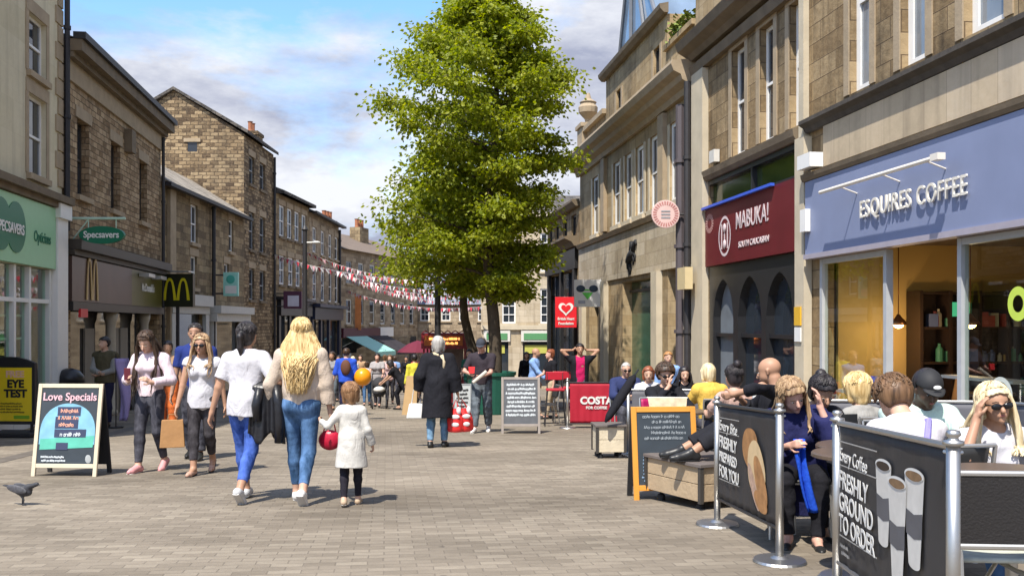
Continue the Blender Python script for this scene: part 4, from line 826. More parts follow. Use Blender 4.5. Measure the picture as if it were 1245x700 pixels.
    for t in (0,0.3,0.65,1): m.tube([Vector(P(a_+(b_-a_)*t,7.78,-0.08)), Vector(P(c_+0.5,10.95,-0.08))], 0.055, 6)
    m.tube([Vector(P(a_,7.85,-0.08)), Vector(P(b_,7.85,-0.08))], 0.055, 6)
    m.build('roof_light_bar', GRF, R, org)
    # tufts of buddleia on the parapet
    rg = np.random.default_rng(9); m = MB()
    for c0 in (P(F.uY(21.6),6.75,-0.1), P(F.uY(22.3),6.75,-0.1)):
        for k in range(150):
            v = Vector(rg.normal(size=3))*0.10; c = Vector(c0)+Vector((0,0,0.15))+v; s = 0.09; an = rg.random()*6.28
            m.quad(c, c+Vector((s*cos(an),s*sin(an),0.03)), c+Vector((s*1.4*cos(an+.6),s*1.4*sin(an+.6),0.06)), c+Vector((s*cos(an+1.2),s*sin(an+1.2),-0.02)))
    o_ = m.build('weeds', flat('yellow green weeds', (0.16,0.20,0.03), 0.6, var=0.3), R, org); o_['kind'] = 'stuff'
DARKF = flat('dark bronze frame', (0.04,0.035,0.03), 0.4)
b_bank()
def b_charity():
    F = FR; u0, u1 = F.uY(33.15), F.uY(39.8); org = Vector((F.p(u0,0)[0], 33.15, G(33.15))); P = F.p
    R = empty('charity_shop_building', org, 'smaller stone building with dark shopfront beyond the classical building', 'building')
    ops = [(a, a+0.9, 3.15, 3.95) for a in (0.6, 2.3, 4.0, 5.5)]; shop = (0.5, F.uY(39.3)-u0, -3.2, 1.95)
    ops = [(a+u0, b+u0, c, e) for a,b,c,e in ops]; shop = (shop[0]+u0, shop[1]+u0, shop[2], shop[3])
    m = MB(); wall(m, F, u0, u1, -4.0, 4.3, ops+[shop], 0.25, 8); m.build('wall', S_ASHD, R, org)
    for a,b,c,e in ops: window(R, org, F, a, b, c, e, rows=1, fw=0.06, rev=0.12, fm=DARKF)
    m = MB(); m.prism(F, [(2.75,0.003),(2.75,0.2),(2.9,0.3),(3.0,0.55),(3.08,0.55),(3.12,0.003)], u0, u1+0.15); m.prism(F, [(4.15,0.003),(4.15,0.15),(4.3,0.28),(4.38,0.28),(4.4,0.003)], u0, u1+0.1); m.build('cornice', S_TRIMD, R, org)
    part('fascia', BLACKP, R, org, (u0+0.3, u1-0.1, 1.98, 2.7, 0.004, 0.12), F=F)
    for k in (0.45, 3.0, 5.8): part('shop_pillar', BLACKP, R, org, (u0+k, u0+k+0.3, -3.6, 1.96, 0.004, 0.12), F=F)
    part('shop_glazing', PANE, R, org, (shop[0], shop[1], shop[2], shop[3], -0.2, -0.12), F=F)
b_charity()
# ---------------- projecting signs on the right
def proj_sign(name, label, px0, px1, py0, py1, Y, mat, arm_to_px, z_arm=None, thick=0.08, round_=False):
    x0, x1 = (px0-622.5)/1150*Y, (px1-622.5)/1150*Y; z0, z1 = rz(py1, Y)+CZ, rz(py0, Y)+CZ
    xa = 6.8-0.1335*Y; org = Vector((xa, Y, (z0+z1)/2)); R = empty(name, org, label, 'sign')
    m = MB()
    if round_:
        n = 32; c = Vector(((x0+x1)/2, Y, (z0+z1)/2)); r = (x1-x0)/2
        f_ = [c+Vector((r*cos(2*pi*k/n), -thick/2, r*sin(2*pi*k/n))) for k in range(n)]; b_ = [p+Vector((0,thick,0)) for p in f_]
        m.raw(f_+b_, [tuple(range(n)), tuple(range(2*n-1,n-1,-1))]+[(k,n+k,n+(k+1)%n,(k+1)%n) for k in range(n)])
    else: m.box(x0, x1, Y-thick/2, Y+thick/2, z0, z1)
    m.build('sign_board', mat, R, org, bevel=0.006)
    m = MB(); m.tube([(x1-0.05, Y, (z0+z1)/2+ (0.25 if not round_ else 0)), (xa, Y, (z0+z1)/2+(0.25 if not round_ else 0))], 0.025, 6); m.build('bracket', IRON, R, org)
    return R, org, x0, x1, z0, z1
RED = flat('charity red', (0.72,0.02,0.03), 0.4, var=0.04)
def heart(m, c, s, d=0.02):
    n = 26; pts = []
    for k in range(n):
        t = 2*pi*k/n; pts.append((s*0.0625*16*sin(t)**3/1.0, s*0.0625*(13*cos(t)-5*cos(2*t)-2*cos(3*t)-cos(4*t))))
    f_ = [Vector(c)+Vector((x,-d,z)) for x,z in pts]; b_ = [Vector(c)+Vector((x,0,z)) for x,z in pts]
    m.raw(f_+b_, [tuple(range(n)), tuple(range(2*n-1,n-1,-1))]+[(k,n+k,n+(k+1)%n,(k+1)%n) for k in range(n)])
R, o, x0, x1, z0, z1 = proj_sign('charity_sign', 'small red projecting sign with a white outlined heart', 675, 701, 361, 398, 33.0, RED, 0)
w = x1-x0; cx = (x0+x1)/2
m = MB(); heart(m, (cx, 32.95, z1-0.40), 0.26, 0.006); hb = m.build('heart_emblem', WHITE, R, o)
m = MB(); heart(m, (cx, 32.943, z1-0.40), 0.17, 0.006); m.build('heart_centre', RED, hb, o)
text(R, 'British Heart', 0.13, WHITE, Vector((cx,32.95,z1-0.76))-o, (pi/2,0,0), bold=0.004, sx=0.85); text(R, 'Foundation', 0.13, WHITE, Vector((cx,32.95,z1-0.92))-o, (pi/2,0,0), bold=0.004, sx=0.9)
R, o, x0, x1, z0, z1 = proj_sign('white_shop_sign', 'white square projecting sign with two dark discs above a green mark', 698, 731, 340, 373, 29.4, WHITE, 0)
cx = (x0+x1)/2; m = MB(); 
for s in (-0.22, 0.18): m.ell((cx+s, 29.355, z1-0.28), (0.14,0.012,0.11), 16, 8)
m.build('emblem', flat('navy disc', (0.02,0.04,0.07), 0.4), R, o)
m = MB(); m.quad((cx-0.18,29.35,z1-0.40),(cx+0.16,29.35,z1-0.40),(cx-0.01,29.35,z1-0.62)); m.box(cx-0.2, cx+0.2, 29.352, 29.356, z1-0.34, z1-0.30); m.build('emblem', flat('lime green mark', (0.12,0.62,0.08), 0.4), R, o)
m = MB(); m.box(cx-0.3, cx-0.08, 29.352, 29.356, z0+0.1, z0+0.2); m.build('emblem', flat('grey mark', (0.4,0.42,0.5), 0.4), R, o)
m = MB(); m.box(x1, x1+0.2, 29.38, 29.46, z0+0.25, z0+0.6); m.build('side_panel', WHITE, R, o)
R, o, x0, x1, z0, z1 = proj_sign('round_shop_sign', 'round pale pink projecting sign on the bank wall', 792, 826, 243, 278, 21.0, flat('pale pink disc', (0.66,0.46,0.42), 0.5), 0, round_=True)
cx, cz_ = (x0+x1)/2, (z0+z1)/2; m = MB()
for k in range(28):
    a0 = 2*pi*k/28; a1 = a0+0.12; m.quad(*[(cx+r_*cos(a), 20.955, cz_+r_*sin(a)) for r_, a in ((0.28,a0),(0.28,a1),(0.2,a1),(0.2,a0))])
m.build('emblem', flat('dusty red print', (0.45,0.18,0.16), 0.5), R, o)
m = MB(); 
for k in range(3): m.box(cx-0.1, cx+0.1, 20.95, 20.958, cz_-0.09+k*0.07, cz_-0.06+k*0.07)
m.build('emblem', GREYP, R, o)
# teal hanging sign on the low building, plum sign, banner
def box_sign(name, label, px0, px1, py0, py1, Y, mat, arm, bm=IRON, thick=0.14):
    x0, x1 = (px0-622.5)/1150*Y, (px1-622.5)/1150*Y; z0, z1 = rz(py1, Y)+CZ, rz(py0, Y)+CZ
    org = Vector((x0 - arm, Y, (z0+z1)/2)); R = empty(name, org, label, 'sign')
    m = MB(); m.box(x0, x1, Y-thick/2, Y+thick/2, z0, z1); m.build('sign_board', mat, R, org, bevel=0.01)
    m = MB(); m.tube([(x0-arm, Y, z1-0.1), (x0+0.02, Y, z1-0.1)], 0.03, 6); m.tube([(x0-arm, Y, z0+0.1), (x0+0.02, Y, z0+0.1)], 0.03, 6); m.build('bracket', bm, R, org)
    return R, org, x0, x1, z0, z1
R, o, x0, x1, z0, z1 = box_sign('teal_shop_sign', 'pale teal and white box sign on the low stone building', 272, 290, 331, 360, 34.8, flat('pale teal board', (0.35,0.72,0.62), 0.4), 0.55)
m = MB(); m.ell(((x0+x1)/2, 34.725, z1-0.26), (0.16,0.01,0.16), 18, 8); m.build('emblem', flat('teal disc', (0.08,0.45,0.36), 0.4), R, o)
m = MB(); m.box(x0+0.08, x1-0.05, 34.722, 34.728, z0+0.1, z0+0.38); m.build('panel', WHITE, R, o)
R, o, x0, x1, z0, z1 = box_sign('plum_shop_sign', 'small plum box sign with white panel over the black shopfront', 345, 367, 354, 375, 44.0, flat('plum board', (0.09,0.03,0.06), 0.4), 0.35)
m = MB(); m.box(x0+0.2, x1-0.12, 43.92, 43.928, z0+0.1, z1-0.2); m.build('panel', flat('lilac white panel', (0.6,0.58,0.66), 0.4), R, o)
R, o, x0, x1, z0, z1 = box_sign('orange_banner', 'tall orange and white cloth banner fixed to the far terrace', 429, 439, 360, 401, 61.0, flat('orange banner cloth', (0.62,0.22,0.07), 0.7, var=0.5, scale=1.5), 0.25, thick=0.03)
# ================================================================ trees
def leafmat(name, c0, c1, c2):
    m, nt, b = newmat(name); N = nt.nodes.new; L = nt.links.new
    at = N('ShaderNodeAttribute'); at.attribute_name = 'leafshade'; at.attribute_type = 'GEOMETRY'
    cr = N('ShaderNodeValToRGB'); e = cr.color_ramp.elements; e[0].color = c0+(1,); e[1].color = c2+(1,); k = e.new(0.5); k.color = c1+(1,)
    L(at.outputs['Fac'], cr.inputs[0]); L(cr.outputs[0], b.inputs['Base Color']); b.inputs['Roughness'].default_value = 0.5; b.inputs['Specular IOR Level'].default_value = 0.35
    tr = N('ShaderNodeBsdfTranslucent'); hs = N('ShaderNodeHueSaturation'); hs.inputs['Value'].default_value = 1.5; hs.inputs['Saturation'].default_value = 1.1; L(cr.outputs[0], hs.inputs['Color']); L(hs.outputs[0], tr.inputs[0])
    mx = N('ShaderNodeMixShader'); mx.inputs[0].default_value = 0.48; L(b.outputs[0], mx.inputs[1]); L(tr.outputs[0], mx.inputs[2]); L(mx.outputs[0], nt.nodes['Material Output'].inputs['Surface'])
    return m
BARK = flat('grey brown bark', (0.085,0.065,0.045), 0.95, var=0.4, scale=6, bump=0.9, bscale=18)
LEAF = leafmat('fresh lime leaf', (0.14,0.185,0.012), (0.27,0.31,0.02), (0.42,0.42,0.05))
def leaves_mesh(name, centres, sizes, dirs, mat, parent, org, rg):
    """bent leaf blades: two quads each along a midrib"""
    n = len(centres); c = centres; s = sizes[:, None]
    d = dirs / np.linalg.norm(dirs, axis=1, keepdims=True)
    r = rg.normal(size=(n, 3)) + np.array([0,0,0.7]); nn = r - d*(r*d).sum(1, keepdims=True); nn /= np.linalg.norm(nn, axis=1, keepdims=True)
    w = np.cross(d, nn)
    P = np.empty((n, 6, 3)); P[:,0] = c; P[:,1] = c + d*s*0.45 + w*s*0.36 - nn*s*0.10; P[:,2] = c + d*s*1.0 - nn*s*0.12
    P[:,3] = c + d*s*0.45 - w*s*0.36 - nn*s*0.10; P[:,4] = c + d*s*0.5 + nn*s*0.05; P[:,5] = c
    P = P[:, :5]; V = P.reshape(-1, 3) - np.array(org)
    idx = np.arange(n)*5
    F_ = np.stack([np.stack([idx, idx+1, idx+2, idx+4], 1), np.stack([idx, idx+4, idx+2, idx+3], 1)], 1).reshape(-1, 4)
    me = bpy.data.meshes.new(name); me.vertices.add(len(V)); me.vertices.foreach_set('co', V.ravel()); me.loops.add(F_.size); me.loops.foreach_set('vertex_index', F_.ravel().astype(np.int32))
    me.polygons.add(len(F_)); me.polygons.foreach_set('loop_start', np.arange(len(F_))*4); me.polygons.foreach_set('loop_total', np.full(len(F_), 4)); me.update()
    at = me.attributes.new('leafshade', 'FLOAT', 'POINT'); at.data.foreach_set('value', np.repeat(np.clip(rg.normal(0.5, 0.22, n), 0, 1), 5))
    me.materials.append(mat); o = bpy.data.objects.new(name, me); COL.objects.link(o); o.parent = parent; return o
def tree(loc, H, trunk_r, fork_z, prof, seed, label, nleaf, asym=0.0, name='street_tree'):
    """prof: list of (z above ground, radius) for the crown's uneven outline"""
    rg = np.random.default_rng(seed); rr = random.Random(seed); org = Vector(loc)
    R = empty(name, org, label, 'tree')
    pz = [p[0] for p in prof]; pr = [p[1] for p in prof]
    t = MB(); n = 14; tp = []; tr_ = []
    for k in range(n):
        f = k/(n-1); z = f*(H*0.9); tp.append(org + Vector((0.10*sin(f*5+seed)+0.12*sin(f*11)+asym*f*0.5, 0.16*cos(f*7), z))); tr_.append(max(0.012, trunk_r*(1.0-f)**0.75) * (1.25 if k == 0 else 1))
    t.tube(tp, tr_, 12)
    tips = []
    def trunk_at(z):
        f = z/(H*0.9)*(n-1); i = min(int(f), n-2); return tp[i].lerp(tp[i+1], f-i)
    nb = 74
    for i in range(nb):
        z = fork_z + (H*0.86-fork_z)*((i+0.5)/nb)**0.9; a = i*2.399 + rr.uniform(-.4,.4)
        zz = z + 0.5; zz += rr.uniform(-.5,.5); Rr = np.interp(zz, pz, pr)*rr.uniform(0.58, 0.93)
        p0 = trunk_at(z); L_ = Rr; rise = 0.30 + 0.5*(z/H)
        L_ *= 1-0.24*cos(a); pts = []; m_ = 6
        for k in range(m_):
            g = k/(m_-1); pts.append(p0 + Vector((cos(a)*L_*g, sin(a)*L_*g, rise*L_*g*(1-0.45*g)*0.8 + rr.uniform(-.04,.04))))
        r0 = 0.055*(1.2-z/H)
        t.tube(pts, [max(0.008, r0*(1-0.85*k/(m_-1))) for k in range(m_)], 6)
        for k in range(1, m_):
            for j in range(1 if k == 1 else 3 if k < m_-1 else 4):
                b = a + rr.uniform(-1.1, 1.1); l2 = L_*rr.uniform(0.14, 0.36)
                q = pts[k] + Vector((cos(b)*l2, sin(b)*l2, rr.uniform(-0.22, 0.42)*l2*1.6))
                t.tube([pts[k], (pts[k]+q)/2 + Vector((0,0,0.04)), q], [0.014,0.01,0.005], 4)
                tips.append((pts[k].lerp(q, 0.55), 0.30)); tips.append((q, 0.34))
    t.build('trunk', BARK, R, org, smooth=True)
    T = np.array([tuple(p) for p, _ in tips]); S = np.array([s for _, s in tips])
    keep = rg.random(len(T)) > 0.14; T = T[keep]; S = S[keep]
    per = nleaf // len(T); rep = np.repeat(np.arange(len(T)), per)
    # sprays: flattened drooping clumps
    ax = rg.normal(size=(len(T), 3)); ctr = T[rep]
    off = rg.normal(size=(len(rep), 3)) * np.array([1.0, 1.0, 0.42]) * (S[rep]*0.62)[:, None]
    rad = np.linalg.norm(off[:, :2], axis=1); off[:, 2] -= rad*0.22
    C = ctr + off; dirs = off*np.array([1,1,0.3]) + rg.normal(size=off.shape)*0.16 + np.array([0,0,-0.12])
    sz = rg.uniform(0.075, 0.15, len(C))
    leaves_mesh('crown', C, sz, dirs, LEAF, R, org, rg)
    return R
gy = G(25.0)
tree((-0.42, 25.0, gy), 12.6, 0.19, 3.0, [(2.5,0.8),(3.4,1.35),(4.4,1.75),(5.6,2.05),(7,2.4),(8.4,2.5),(9.4,2.2),(10.3,1.6),(11.2,0.75),(12.4,0.2)], 4, 'big leafy lime tree with thick dark trunk in the middle of the street', 74000, asym=-0.5)
tree((-1.25, 29.5, G(29.5)), 7.8, 0.19, 3.4, [(3.0,1.2),(3.8,1.8),(4.6,2.0),(5.6,1.8),(6.8,1.3),(8.0,0.7)], 8, 'lower leafy lime tree just behind and left of the big tree', 20000, asym=-0.3)
# ================================================================ street furniture
def lamp_post(x, Y, ztop, r, label, lantern=True, group=None):
    org = Vector((x, Y, G(Y))); R = empty('street_lamp', org, label, 'street lamp', group); h = ztop + CZ - org.z
    m = MB(); m.lathe(org, [(r*2.0,0),(r*2.0,0.12),(r*1.5,0.18),(r*1.45,0.9),(r*1.1,1.0),(r,1.1),(r*0.8,h)], 14); m.build('post', IRON, R, org, smooth=False)
    if lantern:
        m = MB(); m.lathe((x,Y,org.z+h), [(0.05,0),(0.16,0.1),(0.2,0.42),(0.21,0.44)], 8); m.build('lantern', flat('pale lantern glass', (0.42,0.50,0.60), 0.2), R, org)
        m = MB(); m.lathe((x,Y,org.z+h+0.44), [(0.25,0),(0.14,0.14),(0.03,0.22),(0.02,0.3)], 8); m.build('lantern_cap', flat('blue grey metal', (0.15,0.2,0.3), 0.4), R, org)
    else:
        m = MB(); z = org.z+h-0.35; m.tube([(x,Y,z),(x+0.28,Y,z)], 0.03, 6); m.ell((x+0.34,Y,z), (0.14,0.1,0.05)); m.build('lamp_arm', OFFW, R, org)
        m = MB(); m.lathe((x,Y,org.z+h), [(r*0.8,0),(r*1.2,0.05),(0.02,0.2)], 10); m.build('finial', IRON, R, org)
    return R
lamp_post(-2.2, 28.0, 1.72, 0.10, 'tall black street lamp with glass lantern under the tree foliage')
lamp_post(-6.35, 29.0, 2.85, 0.085, 'black street lamp with small pale arm in front of the stone houses', lantern=False)
# bunting strings over the street
def bunting(A, B, sag, n, label, seed):
    A = Vector(A); B = Vector(B); rr = random.Random(seed); org = (A+B)/2
    R = empty('bunting_string', org, label, 'bunting', 'strings of red and white bunting over the street')
    def pt(t): q = A.lerp(B, t); q.z -= 4*sag*t*(1-t); return q
    m = MB(); m.tube([pt(k/24) for k in range(25)], 0.008, 4); m.build('cord', OFFW, R, org)
    protos = []
    for c in range(3):
        pm = MB(); w = 0.10; dz = 0.24
        pm.raw([(-w,0,0),(w,0,0),(0.0,0.03,-dz),(-w,0.004,0),(w,0.004,0),(0.0,0.034,-dz)], [(0,1,2),(5,4,3),(0,2,5,3),(1,4,5,2),(0,3,4,1)])
        protos.append(pm)
    first = {}
    for k in range(n):
        t = (k+0.5)/n; c = (0,1,0,2)[k % 4] if seed % 2 else (0,2,1)[k % 3]; p = pt(t)-org
        if c not in first: o = protos[c].build('flag', BUNT[c], R); first[c] = o
        else: o = first[c].copy(); COL.objects.link(o)
        d = B-A; o.location = p; o.rotation_euler = (rr.uniform(-.5,.5), rr.uniform(-.25,.25), math.atan2(d.y, d.x)+rr.uniform(-.3,.3))
BUNT = [flat('white bunting cloth', (0.75,0.72,0.72), 0.8, var=0.03), flat('red bunting cloth', (0.62,0.06,0.09), 0.8), flat('pink bunting cloth', (0.70,0.40,0.45), 0.8)]
bl = [((-11.0,43.8,rz(310,44)+CZ), (0.4,33,2.9), 0.55, 34, 'longest bunting string starting from the dark stone house'),
      ((-10.9,49.8,rz(306,50)+CZ), (-0.6,38,3.0), 0.6, 36, 'highest bunting string fixed to the paler hipped house'),
      ((-10.9,53,rz(320,53)+CZ), (-1.5,43,2.9), 0.6, 30, 'second bunting string behind the tall lamp post'),
      ((-10.8,56,rz(324,56)+CZ), (-1.3,46,2.8), 0.7, 30, 'third bunting string reaching the cream stone building'),
      ((-10.7,60,rz(335,60)+CZ), (-1.6,50,2.9), 0.7, 28, 'fourth bunting string across the middle of the terrace'),
      ((-10.6,60,rz(352,60)+CZ), (-1.6,51,2.2), 0.5, 28, 'lowest bunting string crossing in front of the far terrace'),
      ((-10.0,63,rz(340,63)+CZ), (-1.7,52.5,2.6), 0.6, 26, 'furthest bunting string just below the terrace roofs')]
for i, (a, b, s, n, l) in enumerate(bl): bunting(a, b, s, int(n*2.3), l, i+3)
# ================================================================ figures
def smin(a, b, k):
    if k <= 0: return np.minimum(a, b)
    h = np.maximum(k - np.abs(a-b), 0)/k
    return np.minimum(a, b) - h*h*k*0.25
class SDF:
    def __init__(s): s.pr = []
    def cap(s, a, b, r1, r2, k=0.02, flat=None, cut0=None, cut1=None):
        """tapered capsule; flat=(dir, scale) squashes it along dir; cut planes (point, normal) trim it"""
        s.pr.append(('c', np.array(a, float), np.array(b, float), r1, r2, k, flat, [c for c in (cut0, cut1) if c is not None])); return s
    def ell(s, c, r, M=None, k=0.02, sub=False):
        s.pr.append(('e', np.array(c, float), np.array(r, float), M, k, sub, None, [])); return s
    def bounds(s):
        lo = np.full(3, 1e9); hi = -lo
        for p in s.pr:
            if p[0] == 'c':
                r = max(p[3], p[4]); q = np.stack([p[1], p[2]]); lo = np.minimum(lo, q.min(0)-r); hi = np.maximum(hi, q.max(0)+r)
            elif not p[5]: r = p[2].max(); lo = np.minimum(lo, p[1]-r); hi = np.maximum(hi, p[1]+r)
        return lo, hi
    def mesh(s, cell, noise=None, clips=(), extra=None):
        lo, hi = s.bounds(); lo -= cell*3 + (0.02 if noise else 0); hi += cell*3 + (0.02 if noise else 0)
        n = np.ceil((hi-lo)/cell).astype(int)+1
        F = np.full(n, 1.0, np.float32); ax = [lo[i] + cell*np.arange(n[i]) for i in range(3)]
        for p in s.pr:
            if p[0] == 'c':
                r = max(p[3], p[4]); q = np.stack([p[1], p[2]]); b0 = q.min(0)-r; b1 = q.max(0)+r; k = p[5]
            else: r = p[2].max(); b0 = p[1]-r; b1 = p[1]+r; k = p[4]
            pad = k + cell*2.5
            i0 = np.clip(np.floor((b0-pad-lo)/cell).astype(int), 0, n-1); i1 = np.clip(np.ceil((b1+pad-lo)/cell).astype(int)+1, 1, n)
            X = ax[0][i0[0]:i1[0]][:, None, None]; Y = ax[1][i0[1]:i1[1]][None, :, None]; Z = ax[2][i0[2]:i1[2]][None, None, :]
            if p[0] == 'c':
                a, b = p[1], p[2]; px, py, pz = X-a[0], Y-a[1], Z-a[2]; ba = b-a
                if p[6] is not None:
                    dr, sc = p[6]; dr = np.array(dr, float); dd = (px*dr[0]+py*dr[1]+pz*dr[2])*(1/sc-1)
                    px = px+dd*dr[0]; py = py+dd*dr[1]; pz = pz+dd*dr[2]; e = ba@dr*(1/sc-1); ba = ba+e*dr
                L2 = max(ba@ba, 1e-9); h = np.clip((px*ba[0]+py*ba[1]+pz*ba[2])/L2, 0, 1)
                D = np.sqrt((px-h*ba[0])**2+(py-h*ba[1])**2+(pz-h*ba[2])**2) - (p[3]+(p[4]-p[3])*h)
                if p[6] is not None: D = D*max(p[6][1], 0.6)
            else:
                px, py, pz = X-p[1][0], Y-p[1][1], Z-p[1][2]; M = p[3]
                if M is not None: px, py, pz = (px*M[0][0]+py*M[1][0]+pz*M[2][0], px*M[0][1]+py*M[1][1]+pz*M[2][1], px*M[0][2]+py*M[1][2]+pz*M[2][2])
                r = p[2]; k0 = np.sqrt((px/r[0])**2+(py/r[1])**2+(pz/r[2])**2); k1 = np.sqrt((px/r[0]**2)**2+(py/r[1]**2)**2+(pz/r[2]**2)**2)+1e-9; D = k0*(k0-1)/k1
            for (pt, nr) in p[7]: D = np.maximum(D, (X-pt[0])*nr[0]+(Y-pt[1])*nr[1]+(Z-pt[2])*nr[2])
            sl = (slice(i0[0],i1[0]), slice(i0[1],i1[1]), slice(i0[2],i1[2]))
            if p[0] == 'e' and p[5]: F[sl] = -smin(-F[sl], D.astype(np.float32), k)
            else: F[sl] = smin(F[sl], D.astype(np.float32), k)
        X = ax[0][:, None, None]; Y = ax[1][None, :, None]; Z = ax[2][None, None, :]
        if noise:
            amp, fr, sd_ = noise[:3]; st = noise[3] if len(noise) > 3 else (1,1,1); ph = np.random.default_rng(sd_).uniform(0, 6.28, 12)
            x, y, z = X*fr*st[0], Y*fr*st[1], Z*fr*st[2]
            rg_ = np.random.default_rng(sd_); w = 0
            for q_ in range(7):
                dv = rg_.normal(size=3)*np.array([0.8,0.8,1.0]); dv /= np.linalg.norm(dv); f_ = 0.45*1.32**q_; a_ = 1.0/(1+0.35*q_)
                d2 = rg_.normal(size=3)*0.6
                w = w + a_*np.sin((x*dv[0]+y*dv[1]+z*dv[2])*f_ + ph[q_] + 1.6*np.sin(x*d2[0]*.5+y*d2[1]*.5+z*d2[2]*.5+ph[q_+3]))
            w = w*0.5
            F += (amp*w).astype(np.float32)
        for (pt, nr) in clips: F = np.maximum(F, ((X-pt[0])*nr[0]+(Y-pt[1])*nr[1]+(Z-pt[2])*nr[2]).astype(np.float32))
        if extra is not None: F = extra(F, X, Y, Z)
        return nets(F, lo, cell)
def nets(F, lo, cell):
    F[0], F[-1] = 1, 1; F[:, 0], F[:, -1] = 1, 1; F[:, :, 0], F[:, :, -1] = 1, 1
    S = F < 0; c = np.zeros(tuple(d-1 for d in F.shape), np.int8)
    cs = [(i,j,k) for i in (0,1) for j in (0,1) for k in (0,1)]
    def sl(i,j,k, A=F): return A[i:A.shape[0]-1+i, j:A.shape[1]-1+j, k:A.shape[2]-1+k]
    for q in cs: c += sl(*q, A=S)
    act = (c > 0) & (c < 8); ids = np.full(act.shape, -1, np.int64); I = np.argwhere(act); ids[act] = np.arange(len(I))
    if len(I) == 0: return np.zeros((0,3)), np.zeros((0,4), int)
    V = np.zeros((len(I), 3)); W_ = np.zeros(len(I)); vals = {q: F[I[:,0]+q[0], I[:,1]+q[1], I[:,2]+q[2]].astype(float) for q in cs}
    for q in cs:
        for a in range(3):
            if q[a] == 0:
                r = list(q); r[a] = 1; r = tuple(r); f0, f1 = vals[q], vals[r]; m = (f0 < 0) != (f1 < 0)
                t = np.where(m, f0/np.where(np.abs(f0-f1) < 1e-9, 1, f0-f1), 0); p = np.tile(np.array(q, float), (len(I),1)); p[:, a] += t
                V += p*m[:, None]; W_ += m
    V = (V/W_[:, None] + I)*cell + lo
    Q = []
    for a in range(3):
        b, d = (a+1) % 3, (a+2) % 3
        sa = [slice(None)]*3; sb = [slice(None)]*3; sa[a] = slice(0, -1); sb[a] = slice(1, None)
        E = S[tuple(sa)] != S[tuple(sb)]; pos = np.argwhere(E)
        ok = (pos[:, b] > 0) & (pos[:, d] > 0) & (pos[:, b] < F.shape[b]-1) & (pos[:, d] < F.shape[d]-1); pos = pos[ok]
        if not len(pos): continue
        def at(db, dd): p = pos.copy(); p[:, b] -= db; p[:, d] -= dd; return ids[p[:,0], p[:,1], p[:,2]]
        q = np.stack([at(1,1), at(0,1), at(0,0), at(1,0)], 1); inside = S[pos[:,0], pos[:,1], pos[:,2]]
        q[~inside] = q[~inside][:, ::-1]; Q.append(q)
    Q = np.concatenate(Q); Q = Q[(Q >= 0).all(1)]
    return V, Q
def mesh_obj(name, V, Q, mat, parent, smooth=True, label=None):
    me = bpy.data.meshes.new(name); me.vertices.add(len(V)); me.vertices.foreach_set('co', np.asarray(V, float).ravel()); me.loops.add(Q.size); me.loops.foreach_set('vertex_index', Q.ravel().astype(np.int32))
    me.polygons.add(len(Q)); me.polygons.foreach_set('loop_start', np.arange(len(Q))*Q.shape[1]); me.polygons.foreach_set('loop_total', np.full(len(Q), Q.shape[1])); me.update(); me.validate()
    if smooth: me.polygons.foreach_set('use_smooth', [True]*len(me.polygons))
    me.materials.append(mat); o = bpy.data.objects.new(name, me); COL.objects.link(o); o.parent = parent
    if label: o['label'] = label
    return o
def skinmat(name, col):
    if name in _mc: return _mc[name]
    m = flat(name, col, 0.5, var=0.08, scale=12, spec=0.35); b = m.node_tree.nodes['Principled BSDF']; b.inputs['Subsurface Weight'].default_value = 0.0; return m
SKIN = skinmat('fair skin', (0.56,0.34,0.24)); SKINT = skinmat('tanned skin', (0.42,0.235,0.15)); SKINP = skinmat('rosy skin', (0.58,0.33,0.25)); SKIND = skinmat('deep brown skin', (0.10,0.055,0.036)); SKINB = skinmat('olive brown skin', (0.36,0.20,0.13))
def cloth(name, col, rough=0.85, var=0.14, scale=5, bump=0.5, bscale=26):
    new = ('cloth '+name) not in _mc; m = flat('cloth ' + name, col, rough, var=var, scale=scale, bump=bump, bscale=bscale, spec=0.15)
    if new:   # soft creases as well as weave
        nt = m.node_tree; b = nt.nodes['Principled BSDF']; N = nt.nodes.new; L = nt.links.new; tc = N('ShaderNodeTexCoord'); mp = N('ShaderNodeMapping'); mp.inputs['Rotation'].default_value = (0.5,0.3,0.4); mp.inputs['Scale'].default_value = (1.6,1.6,0.8)
        L(tc.outputs['Object'], mp.inputs[0]); n = N('ShaderNodeTexNoise'); n.inputs['Scale'].default_value = 6.5; n.inputs['Detail'].default_value = 2.5; n.inputs['Distortion'].default_value = 1.2; L(mp.outputs[0], n.inputs['Vector'])
        bp = N('ShaderNodeBump'); bp.inputs['Strength'].default_value = 0.5; bp.inputs['Distance'].default_value = 0.03; L(n.outputs['Fac'], bp.inputs['Height'])
        old = b.inputs['Normal'].links[0].from_node if b.inputs['Normal'].links else None
        if old: L(bp.outputs[0], old.inputs['Normal'])
        else: L(bp.outputs[0], b.inputs['Normal'])
    return m
